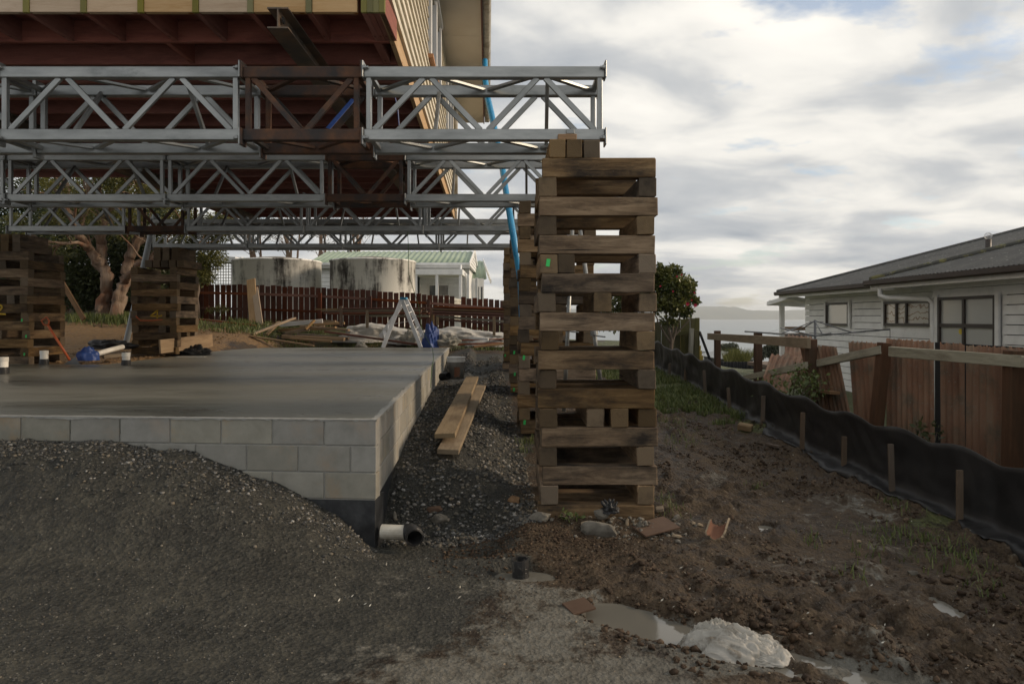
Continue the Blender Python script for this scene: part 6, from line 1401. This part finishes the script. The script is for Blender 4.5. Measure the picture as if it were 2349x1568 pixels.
# ---------------------------------------------------------------- behind the slab: ladder, racks, lumber, sheeting
ld = thing('step_ladder', P(925, 790, 17.7), 'white aluminium A-frame step ladder at the far end of the slab', 'ladder')
ap = [P(921, 686, 17.75), P(931, 686, 17.95)]; fa = [P(878, 797, 17.5), P(872, 772, 18.1)]; fb = [P(965, 797, 17.5), P(974, 781, 18.0)]
for ft in (fa, fb):
    for k in range(2): bar('stile', M['alu'], ld, ft[k], ap[k], .10, .035, up=(0, -1, 0))
    for q in (.16, .34, .52, .70, .86): bar('tread' if ft is fa else 'brace', M['alu'], ld, ft[0].lerp(ap[0], q), ft[1].lerp(ap[1], q), .08 if ft is fa else .03, .025)
bar('spreader', M['alu'], ld, fa[0].lerp(ap[0], .48), fb[0].lerp(ap[0], .55), .012, .012)
M['bluecap'] = pmat('blue_ladder_cap', [(0.02, 0.20, 0.36), (0.03, 0.26, 0.44)], rough=.5); box('top_cap', M['bluecap'], ld, (ap[0] + ap[1]) / 2 + Vector((0, 0, .02)), (.16, .34, .05))
one(crumple('blue_tarp', M['bluetarp'], P(987, 795, 17.75) + Vector((0, 0, -.02)), (.20, .15, .62), 4, None, .35, 2.0, 48), 'bundle of blue tarp slumped beside the step ladder', 'tarp')
one(crumple('canvas_bundle', M['greysheet'], P(1024, 793, 17.9), (.34, .22, .30), 5, None, .4, 2.4, 48), 'grey canvas bundle just right of the blue tarp', 'canvas')
one(crumple('canvas_bundle', M['greysheet'], P(940, 790, 18.3), (.36, .22, .32), 7, None, .4, 2.4, 48), 'grey canvas bundle seen between the legs of the step ladder', 'canvas')
one(crumple('pale_sack', M['gutter'], P(828, 796, 17.75), (.15, .10, .16), 9, None, .25, 1.6, 36), 'small pale sack on the bank just beyond the slab', 'sack')
sh = thing('white_sheeting', P(990, 770, 19.0), 'long heap of white plastic sheeting lying under the timber racks', 'sheeting')
for k, (dx, w_, h_, yb_) in enumerate([(820, .55, .42, 765), (880, .6, .40, 768), (945, .6, .42, 770), (1010, .7, .46, 772), (1075, .7, .52, 778), (1130, .6, .50, 780), (1165, .5, .45, 782)]):
    if k not in (0, 2, 5): continue
    p = P(dx, yb_ + 4, 18.75); p.z = hz(p.x, p.y) - .02; drape('sheet_fold', M['sheeting'], (p.x, p.y), (w_ * 1.3, .5), h_ * .42, 20 + k, sh, p.z, fold=.10, freq=11, ang_=R(15 + 25 * (k % 3)), res=44)
m = MB(); vs_ = []; NX_, NP_ = 220, 16
for i in range(NX_ + 1):
    X_ = P(798, 0, 19.1).x + (P(1175, 0, 19.1).x - P(798, 0, 19.1).x) * i / NX_; zg_ = hz(X_, 19.1)
    for k in range(NP_ + 1):
        a = math.pi * k / NP_; sx, sz = -math.cos(a), math.sin(a) ** .45; f_ = (1 - abs(mnoise.noise(Vector((X_ * 1.1 + sz * 1.8, sz * 1.5, 4.0)))) * 2) * .11 + (1 - abs(mnoise.noise(Vector((X_ * 3.3 - sz * 3, sz * 4, 2.0)))) * 2) * .055 - .06
        vs_.append((X_ + .05 * mnoise.noise(Vector((X_ * 2, sz * 3, 1))), 19.15 + sx * (.34 + f_), zg_ - .03 + sz * (.36 + .16 * mnoise.noise(Vector((X_ * .9, 3.3, 0)))) + f_ * .4))
m.add(vs_, [(i * (NP_ + 1) + k, (i + 1) * (NP_ + 1) + k, (i + 1) * (NP_ + 1) + k + 1, i * (NP_ + 1) + k + 1) for i in range(NX_) for k in range(NP_)]); m.build('sheet_wrap', M['sheeting'], sh, smooth=False)
# racks of long timber
rk1 = thing('timber_rack', P(850, 750, 18.6), 'left rack of long boards held on pale posts behind the step ladder', 'timber rack', 'racks of long timber'); rk2 = thing('timber_rack', P(1070, 760, 18.5), 'right rack of long reddish boards beside the farthest crib', 'timber rack', 'racks of long timber')
rg = random.Random(23)
for k in range(9):
    x0 = 722 + rg.uniform(0, 60); x1 = 975 + rg.uniform(-12, 20); y0 = 706 + k * 1.75
    bar('board', M[rg.choice(['redplank', 'redplank', 'lumber', 'plank'])], rk1, P(x0, y0 + 1.5, 18.4 + .1 * (k % 3)), P(x1, y0, 18.4 + .1 * (k % 3)), .14, .036)
bar('bearer', M['greyrail'], rk1, P(838, 724, 18.5), P(985, 725, 18.5), .07, .05)
for d in (782, 842, 1000 - 8): bar('post', M['plank'] if d != 782 else M['oldplank'], rk1, P(d, 752 if d > 800 else 748, 18.35), P(d, 702 if d == 782 else 712, 18.35), .075, .05, up=(0, 1, 0))
for k in range(10):
    x0 = 985 + rg.uniform(0, 12); x1 = 1165; y0 = 703 + k * 1.9
    bar('board', M[rg.choice(['redplank', 'redplank', 'redplank', 'oldplank'])], rk2, P(x0, y0, 18.0 + .1 * (k % 3)), P(x1, y0 + 6, 18.0 + .1 * (k % 3)), .14, .036)
bar('bearer', M['greyrail'], rk2, P(1000, 725, 18.1), P(1168, 738, 18.1), .07, .06)
for d in (1003, 1133): bar('post', M['plank'], rk2, P(d, 770 if d > 1100 else 745, 17.95), P(d, 726, 17.95), .075, .05, up=(0, 1, 0))
# loose lumber
lp = [('oldplank', 578, 783, 17.9, 676, 729, 19.0, .12, .045, 'long plank propped up from the ground at the left of the lumber pile'), ('plank', 648, 772, 18.2, 790, 778, 18.0, .14, .09, 'thick pale beam at the front of the lumber pile'), ('plank', 682, 766, 18.5, 800, 776, 18.3, .12, .06, 'pale plank just behind the front beam of the lumber pile'),
      ('oldplank', 640, 757, 18.9, 770, 752, 18.8, .16, .09, 'brown beam in the middle of the lumber pile'), ('plank', 646, 768, 18.5, 710, 757, 18.6, .14, .03, 'short pale board lying askew on the lumber pile'), ('plank', 700, 755, 18.7, 721, 734, 18.9, .10, .05, 'orange offcut standing across the lumber pile'),
      ('oldplank', 600, 748, 19.4, 775, 740, 19.5, .14, .05, 'dark board at the back of the lumber pile'), ('white', 640, 745, 19.2, 740, 736, 19.2, .03, .12, 'white painted board on edge in the lumber pile'), ('oldplank', 660, 735, 19.8, 770, 737, 19.7, .13, .06, 'brown board leaning at the foot of the paling fence'),
      ('oldplank', 573, 786, 17.65, 720, 793, 17.6, .10, .04, 'ridged brown batten lying along the far slab edge'), ('redplank', 745, 760, 18.3, 960, 790, 17.8, .12, .05, 'long dark board running from the pile towards the ladder'), ('plank', 655, 762, 18.7, 745, 748, 18.9, .13, .05, 'tan plank slanting up over the middle of the lumber pile'), ('plank', 610, 770, 18.3, 640, 738, 19.0, .11, .045, 'short tan plank at the left end of the lumber pile'), ('plank', 668, 776, 18.0, 760, 783, 17.8, .10, .05, 'tan plank lying lowest in front of the thick beam'), ('oldplank', 690, 748, 18.9, 800, 757, 18.7, .15, .06, 'brown plank behind the pale plank of the pile'), ('plank', 720, 744, 19.1, 790, 741, 19.2, .12, .07, 'tan offcut stacked at the right end of the lumber pile'),
      ('redplank', 1040, 790, 17.9, 1150, 786, 18.2, .10, .04, 'red board on the ground right of the canvas bundle'),
      ('redplank', 1060, 780, 18.2, 1165, 777, 18.4, .08, .03, 'thin red batten on the ground below the right rack'), ('white', 1075, 775, 18.0, 1120, 778, 17.9, .06, .06, 'short white pipe-like batten below the right rack'), ('redplank', 450, 742, 19.6, 585, 757, 19.0, .09, .05, 'long red rail lying at the foot of the paling fence on the left'), ('oldplank', 1085, 795, 17.2, 1160, 787, 17.6, .12, .05, 'pinkish plank lying nearest the farthest crib')]
for (mt, a, b_, y1, c_, d_, y2, w_, h_, lb) in lp:
    p0, p1 = P(a, b_, y1), P(c_, d_, y2); g0, g1 = hz(p0.x, y1), hz(p1.x, y2)
    p0.z = max(p0.z, g0 + h_ / 2); p1.z = max(p1.z, g1 + h_ / 2); mt = 'lumber' if mt == 'plank' or (mt == 'oldplank' and a < 700) else mt; plank(M[mt], p0, p1, w_, h_, lb, 'plank', 'loose lumber behind the slab')
plank(M['pine'], P(583, 752, 19.6), P(575, 640, 20.3), .26, .03, 'taller pale board leaning upright against the paling fence', up=(0, -1, .1)); plank(M['pine'], P(597, 753, 19.4), P(584, 660, 20.2), .19, .03, 'shorter pale board leaning upright against the paling fence', up=(0, -1, .1))
# ---------------------------------------------------------------- left bank
sv = thing('shovel', P(152, 812, 11.4), 'shovel with orange handle leaning against the left crib', 'shovel')
a_, b_ = P(160, 826, 11.42), P(110, 746, 11.44)
m = MB(); m.tube([a_, b_], .019, 10); m.build('shaft', M['orange'], sv, smooth=True)
d = (b_ - a_).normalized(); s_ = Vector((d.z, 0, -d.x))
m = MB(); m.tube([b_, b_ + d * .05 + s_ * .055, b_ + d * .13 + s_ * .055, b_ + d * .13 - s_ * .055, b_ + d * .05 - s_ * .055, b_], .013, 8); m.build('grip', M['orange'], sv, smooth=True)
m = MB(); n3_ = Vector((0, 1, 0)); q = [(-.11, 0), (.11, 0), (.105, -.18), (.05, -.27), (0, -.29), (-.05, -.27), (-.105, -.18)]; m.add([a_ + s_ * x + d * y + n3_ * (.02 * (1 - abs(x) / .11)) for x, y in q] + [a_ + s_ * x + d * y + n3_ * (.02 * (1 - abs(x) / .11) + .004) for x, y in q], [tuple(range(7)), tuple(range(13, 6, -1))] + [(k, (k + 1) % 7, (k + 1) % 7 + 7, k + 7) for k in range(7)]); m.build('blade', M['dullsteel'], sv)
lpipe = pipe('long_grey_pipe', M['greypipe'], P(284, 808, 15.3), P(357, 490, 15.0), .062, 'long grey plastic pipe leaning up past the crib with the yellow 4')
m = MB(); m.tube([P(306, 706, 15.1), P(312, 725, 13.6), P(322, 735, 13.57), P(350, 735, 13.57), P(372, 733, 13.57)], .012, 5); one(m.build('orange_strap', M['orange'], None), 'orange strap tying the grey pipe to the crib', 'strap')
one(crumple('blue_bag', M['bluetarp'], P(202, 826, 11.65) - Vector((0, 0, .0)), (.17, .14, .24), 31, None, .25, 1.5, 40), 'dark blue bag slumped just beyond the left slab edge', 'bag')
m = MB(); m.tube([P(220, 812, 11.7), P(250, 803, 12.2), P(281, 795, 12.6)], .045, 12); one(m.build('white_tube', M['pvc'], None, smooth=True), 'white tube lying between the blue bag and the grey pipe', 'tube')
one(crumple('black_sheet', M['blackplastic'], P(255, 800, 13.6), (.50, .2, .18), 33, None, .4, 2.2, 44), 'heap of black plastic behind the blue bag', 'plastic'); one(crumple('black_sheet', M['blackplastic'], P(440, 812, 14.0) - Vector((0, 0, .02)), (.42, .2, .22), 35, None, .45, 2.2, 44), 'heap of black plastic in front of the broad pale board', 'plastic')
plank(M['lumber'], P(366, 795, 13.35), P(486, 780, 14.5), .05, .27, 'broad pale board set on edge at the foot of the crib with the yellow 4', 'board', name='edge_board'); plank(M['plank'], P(236, 818, 12.0), P(296, 812, 12.3), .12, .06, 'short pale plank beside the white tube'); plank(M['oldplank'], P(192, 732, 16.2), P(138, 640, 16.6), .11, .05, 'grey board propped diagonally behind the left crib', up=(0, -1, 0))
one(box('paper_scrap', M['pvc'], None, onslab(378, 826) + Vector((.0, 1.0, .006)), (.55, .16, .004), rot=(0, 0, R(4)), bev=0), 'scrap of white paper lying on the slab near the black plastic', 'paper')

# ================================================================== stones, clods, grass, feathers
ICO = None
def ico():
    bm = bmesh.new(); bmesh.ops.create_icosphere(bm, subdivisions=1, radius=1.0); v = np.array([tuple(x.co) for x in bm.verts]); f = np.array([[q.index for q in p.verts] for p in bm.faces]); bm.free(); return v, f
IV, IF = ico()
def ang(sz): return np.minimum(sz, .022)
def scatter(name, mat, xs, ys, sizes, label_kind, seed, flat=.7, jag=.25, sink=.25, tint=None, zf=None):
    rng = np.random.default_rng(seed); n = len(xs); z = height(xs, ys) if zf is None else zf
    q = rng.normal(size=(n, 4)); q /= np.linalg.norm(q, axis=1)[:, None]; w, x, y, z4 = q.T
    Rm = np.stack([1 - 2 * (y * y + z4 * z4), 2 * (x * y - z4 * w), 2 * (x * z4 + y * w), 2 * (x * y + z4 * w), 1 - 2 * (x * x + z4 * z4), 2 * (y * z4 - x * w), 2 * (x * z4 - y * w), 2 * (y * z4 + x * w), 1 - 2 * (x * x + y * y)], -1).reshape(n, 3, 3)
    sc = sizes[:, None] * rng.uniform(.55, 1.0, (n, 3)); V = IV[None] * (1 + jag * rng.normal(size=(n, len(IV), 1)) * .6) * sc[:, None, :]
    V = np.einsum('nij,nvj->nvi', Rm, V); V[:, :, 2] *= flat; V += np.stack([xs, ys, z + sizes * flat * (1 - 2 * sink) * .6], -1)[:, None, :]
    F = (IF[None] + (np.arange(n) * len(IV))[:, None, None]).reshape(-1)
    me = bpy.data.meshes.new(name); me.vertices.add(n * len(IV)); me.vertices.foreach_set('co', V.reshape(-1).astype(np.float32)); nf = len(F) // 3
    me.loops.add(nf * 3); me.loops.foreach_set('vertex_index', F.astype(np.int32)); me.polygons.add(nf); me.polygons.foreach_set('loop_start', np.arange(nf, dtype=np.int32) * 3); me.polygons.foreach_set('loop_total', np.full(nf, 3, np.int32)); me.update(calc_edges=True)
    t = rng.random(n) if tint is None else tint; add_tint(me, np.repeat(t, len(IV))); me.materials.append(mat)
    return setp(put(bpy.data.objects.new(name, me), Matrix.Identity(4)), kind='stuff')
rn0 = np.random.default_rng(44)
def stonemat(name, stops, rough=.9):
    b = NB(name); at = b.n('ShaderNodeAttribute'); at.attribute_name = 'tint'; tcn = b.n('ShaderNodeTexCoord'); n_ = b.noise(tcn.outputs['Object'], 60, 4)
    c = b.ramp(at.outputs['Fac'], stops); c = b.mix(.35, c, b.mix(1.0, c, b.ramp(n_, [(.3, g3(.3)), (.7, g3(1.6))]), 'MULTIPLY')); b.l(c, b.b.inputs['Base Color']); b.b.inputs['Roughness'].default_value = rough; b.b.inputs['Specular IOR Level'].default_value = .25
    b.l(b.bump(n_, .5, .004), b.b.inputs['Normal']); return b.m
nb_ = 260; xb_ = .95 + rn0.normal(0, .22, nb_); yb_2 = 5.22 + rn0.normal(0, .10, nb_)
M['gravelstone'] = stonemat('grey_gravel', [(0, (.045, .045, .043)), (.35, (.085, .085, .082)), (.6, (.12, .115, .10)), (.82, (.16, .135, .10)), (.93, (.22, .21, .195)), (1, (.34, .33, .31))])
M['clodsoil'] = stonemat('wet_soil_clods', [(0, (.026, .0155, .009)), (.5, (.048, .030, .0175)), (.85, (.085, .056, .035)), (1, (.12, .085, .055))], .75)
rn = np.random.default_rng(4)
n = 15000; y = 5.2 + rn.random(n) ** 1.3 * 11; x = slabx(y) + rn.uniform(.02, 1.25, n); s = .007 + .021 * rn.random(n) ** 2.6; keep = fbm(x * 1.5, y * 1.5, 3, 55) + .25 + np.abs(x - slabx(y) - .6) * .4 > .05; scatter('gravel', M['gravelstone'], x[keep], y[keep], s[keep], '', 1)
n = 5200; x = rn.uniform(-4.4, -1.0, n); y = 5.12 - .069 * (x + 1.0) - np.abs(rn.normal(0, .30, n)); s = .006 + .022 * rn.random(n) ** 3; keep = (y > 3.6) & (y < 5.08 - .069 * (x + 1.014)) & (fbm(x * 2, y * 2, 3, 56) > -.35); scatter('stony_fill', M['gravelstone'], x[keep], y[keep], s[keep] * .68, '', 2, jag=.45, tint=rn.random(keep.sum()) ** 1.4)
n = 22000; y = 2.5 + rn.random(n) * 2.7; x = rn.uniform(-1, 1, n) * .78 * y - .55; s = .0025 + .006 * rn.random(n) ** 3.0; keep = (x < -.15 + .42 * np.clip(y - 3.4, -.9, 1.0)) & (fbm(x * 1.7, y * 1.7, 4, 57) > .0); scatter('grit', M['gravelstone'], x[keep], y[keep], s[keep], '', 3, tint=rn.random(keep.sum()) ** 2.0 * .8)
n = 24000; y = 2.4 + rn.random(n) ** 1.2 * 7; x = rn.uniform(.2, 3.5, n); s = .006 + .030 * rn.random(n) ** 3.2; cd_ = .22 * np.sin((x * 1.0 + y * 0.16 + fbm(x * .8, y * .8, 3, 21) * 0.30) * 17.0) + fbm(x * 1.6, y * 1.6, 4, 31) + .14 * (x - 1.9) + .06 * (4.5 - y) + .3 * fbm((x * .82 + y * .57) * 3, (x - y) * .7, 2, 8); keep = (cd_ + .25 * np.clip(4.6 - y, -1.2, 1.2) * .5 + .10 * (x - 2) > .08) & (chdist(x, y) > .14) & (x > .25 + .0 * y); scatter('mud_clods', M['clodsoil'], x[keep], y[keep], ang(s[keep] * (.55 + .9 * np.clip(cd_[keep], 0, .5))), '', 4, flat=.75, jag=.8, sink=.48)
n = 2600; x = rn.uniform(1.3, 3.4, n); y = rn.uniform(2.4, 4.4, n); s = .010 + .026 * rn.random(n) ** 3; cd2 = fbm(x * 2.1, y * 2.1, 3, 103) + .15 * (x - 1.8); keep = (cd2 > .05) & (chdist(x, y) > .2); scatter('heavy_clods', M['clodsoil'], x[keep], y[keep], s[keep], '', 14, flat=.7, jag=.8, sink=.5, tint=rn.random(keep.sum()) * .6)
n = 1500; t = rn.random(n) * 5; k = np.minimum(t.astype(int), 5); CHa = np.array(CH); x = CHa[k, 0] + (CHa[k + 1, 0] - CHa[k, 0]) * (t - k) + rn.normal(0, .19, n); y = CHa[k, 1] + (CHa[k + 1, 1] - CHa[k, 1]) * (t - k) + rn.normal(0, .19, n); s = .005 + .024 * rn.random(n) ** 3; keep = (chdist(x, y) > .15) & (x > .4); scatter('rut_edge_clods', M['clodsoil'], x[keep], y[keep], s[keep], '', 5, jag=.5)
n = 3500; x = rn.normal(.15, .55, n); y = rn.normal(4.95, .28, n); s = .005 + .022 * rn.random(n) ** 3; keep = (x - slabx(y) > .45) & (y < 5.36); scatter('earth_crumbs', M['clodsoil'], x[keep], y[keep], s[keep] * .6, '', 6, jag=.75)
scatter('rubble_crumbs', M['rubble'], xb_, yb_2, .006 + .024 * rn0.random(nb_) ** 2.5, '', 17, jag=.5)
n = 900; x = rn.uniform(-.1, 3.4, n); y = rn.uniform(2.5, 8, n); s = .003 + .006 * rn.random(n) ** 2; scatter('pale_chips', M['cleanchip'], x, y, s, '', 7)
n = 1400; x = rn.uniform(-9.5, -6.9, n); y = rn.uniform(11.6, 19, n); s = .01 + .04 * rn.random(n) ** 4; scatter('bank_clods', stonemat('clay_clods', [(0, (.10, .06, .03)), (1, (.26, .17, .09))]), x, y, s, '', 8)

def blades(name, pts, h0, h1, seed, mat, w=.006, spread=.5):
    rg = random.Random(seed); V = []; F = []; Tn = []
    for (x, y) in pts:
        z = hz_fast(x, y); h = rg.uniform(h0, h1); a = rg.uniform(0, 6.283); lean = h * rg.uniform(.1, spread); dx, dy = math.cos(a), math.sin(a); b = len(V)
        V += [(x - dy * w, y + dx * w, z - .005), (x + dy * w, y - dx * w, z - .005), (x + dx * lean * .4 + dy * w * .7, y + dy * lean * .4 - dx * w * .7, z + h * .6), (x + dx * lean * .4 - dy * w * .7, y + dy * lean * .4 + dx * w * .7, z + h * .6), (x + dx * lean, y + dy * lean, z + h)]
        F += [(b, b + 1, b + 2, b + 3), (b + 3, b + 2, b + 4)]; Tn += [rg.random()] * 5
    me = bpy.data.meshes.new(name); me.from_pydata(V, [], F); me.materials.append(mat); add_tint(me, Tn); return setp(put(bpy.data.objects.new(name, me), Matrix.Identity(4)), kind='stuff')
HZC = {}
def hz_fast(x, y): return HZC[(x, y)]
def prep(pts):
    a = np.array(pts); z = height(a[:, 0], a[:, 1])
    for p, q in zip(pts, z): HZC[p] = float(q)
    return pts
rg = random.Random(77); gpts = []
def dens(x, y): return float(fbm(np.array([x * .9]), np.array([y * .9]), 3, 91)[0])
cnt = 0
xx = np.array([rg.uniform(1.5, 3.15) for _ in range(26000)]); yy = np.array([8.2 + rg.random() ** 1.2 * 6.5 for _ in range(26000)]); dd = fbm(xx * 1.1, yy * 1.1, 4, 91) + np.interp(xx, [1.4, 2.1, 2.8, 3.2], [-.5, -.12, .1, .15]) + np.interp(yy, [8, 9.2, 10.5, 13], [-.3, -.05, .25, .35])
gpts = [(float(a), float(b)) for a, b, c in zip(xx, yy, dd) if c > .08][:13000]
blades('grass_strip', prep(gpts), .03, .10, 1, M['grass'], .007, .9)
tuft = []
for (px_, py_, n_, r_) in ((3540, 2150, 150, .10), (3655, 2140, 150, .09), (3790, 2170, 110, .09), (3870, 2240, 90, .08), (3480, 2230, 50, .07), (3700, 2230, 80, .08), (3960, 2350, 60, .08), (3560, 2010, 40, .05), (3620, 2040, 40, .05), (2640, 2000, 60, .06), (2700, 2030, 50, .06), (2760, 1760, 140, .16), (2690, 1700, 160, .16), (2900, 1690, 80, .12), (3020, 1960, 40, .05), (3240, 2170, 40, .05), (3420, 2300, 40, .06), (2120, 1770, 160, .08), (2100, 1800, 60, .05), (2300, 2070, 30, .05), (3880, 2290, 60, .07)):
    p = gpt(px_ / 1.7445, py_ / 1.7445)
    for _ in range(int(n_ * .6)): tuft.append((p.x + rg.gauss(0, r_), p.y + rg.gauss(0, r_ * 1.3)))
blades('grass_tufts', prep(tuft), .025, .075, 2, M['grass'], .004, 1.0)
bank = [(rg.uniform(-9.5, 1.2), 17.7 + rg.random() * 2.9) for _ in range(9000)]; a_ = np.array(bank); dd = fbm(a_[:, 0] * .8, a_[:, 1] * .8, 3, 61); bank = [p for p, q in zip(bank, dd) if q > -.05]
blades('bank_grass', prep(bank), .05, .16, 3, M['grass'], .01, .7)
tre = [(rg.gauss(-10.8, .8), rg.gauss(18.9, .35)) for _ in range(2200)]; blades('tree_foot_grass', prep(tre), .08, .28, 4, M['grass'], .012, .7)
# white feathers and fluff
m = MB(); rg = random.Random(6)
fpx = [(rg.uniform(1180, 2000), rg.uniform(2150, 2450)) for _ in range(34)] + [(rg.uniform(2600, 4000), rg.uniform(1750, 2600)) for _ in range(60)] + [(970, 2140), (985, 2145), (960, 2150), (975, 2510), (985, 2505), (1000, 2500), (965, 2515), (1545, 2265), (1555, 2260), (1535, 2270)]
for (a, b_) in fpx:
    p = gpt(a / 1.7445, b_ / 1.7445, .006); an = rg.uniform(0, 6.28); L = rg.uniform(.008, .028); w_ = L * .16; d = Vector((math.cos(an), math.sin(an), .25)); s_ = Vector((-math.sin(an), math.cos(an), rg.uniform(-.3, .3))); m.add([p, p + d * L * .4 + s_ * w_ + Vector((0, 0, .004)), p + d * L + Vector((0, 0, .006)), p + d * L * .5 - s_ * w_], [(0, 1, 2, 3)])
setp(m.build('white_feathers', M['gutter']), kind='stuff')
# a weed at the crib's foot, weeds by the old fence
def weed(name, c, r, n_, size, label, seed, mat, stems=6, h_=.2):
    t = thing(name, c, label, 'weed'); rg = random.Random(seed); m = MB(); c = Vector(c); cl = []
    for k in range(stems):
        e_ = c + Vector((rg.gauss(0, r[0]), rg.gauss(0, r[1]), h_ * rg.uniform(.5, 1))); m.tube([c + Vector((rg.gauss(0, r[0] * .3), 0, -.03)), c.lerp(e_, .5) + Vector((0, 0, h_ * .1)), e_], .004, 5); cl.append((e_, (r[0] * .6, r[1] * .6, h_ * .3), 1)); cl.append((c.lerp(e_, .5), (r[0] * .5, r[1] * .5, h_ * .3), .6))
    m.build('stem', M['leafweed'] if False else M['barkgrey'], t); leaves('foliage', mat, t, cl, n_, size, rg, .55); return t
weed('broad_weed', gpt(1310, 1192), (.06, .04, .05), 46, .05, 'broad-leaved green weed at the foot of the near crib', 61, M['leafweed'], 5, .06)
wp = P(1815, 900, 9.2); wp.z = hz(wp.x, wp.y); weed('tall_weed', wp, (.28, .25, .3), 900, .06, 'tall weeds growing between the silt fence and the fallen sheets', 62, M['leafweed'], 16, .62)
wp = P(2130, 985, 7.3); wp.z = hz(wp.x, wp.y); weed('tall_weed', wp, (.10, .1, .1), 120, .07, 'dark leafy weed in the gap of the corrugated fence', 63, M['leafdark'], 5, .5)
# ================================================================== sea haze
m = MB(); m.box((3000, 4400, 55.0), (24000, 9000, 150.0))
hz_o = m.build('haze', bpy.data.materials.new('sea_haze')); setp(hz_o, kind='stuff')
hm = hz_o.data.materials[0]; hm.use_nodes = True; hm.node_tree.nodes.clear()
ho = hm.node_tree.nodes.new('ShaderNodeOutputMaterial'); pv = hm.node_tree.nodes.new('ShaderNodeVolumePrincipled')
pv.inputs['Color'].default_value = (0.86, 0.90, 0.93, 1); pv.inputs['Density'].default_value = 0.00016; pv.inputs['Anisotropy'].default_value = 0.2
hm.node_tree.links.new(pv.outputs[0], ho.inputs['Volume'])
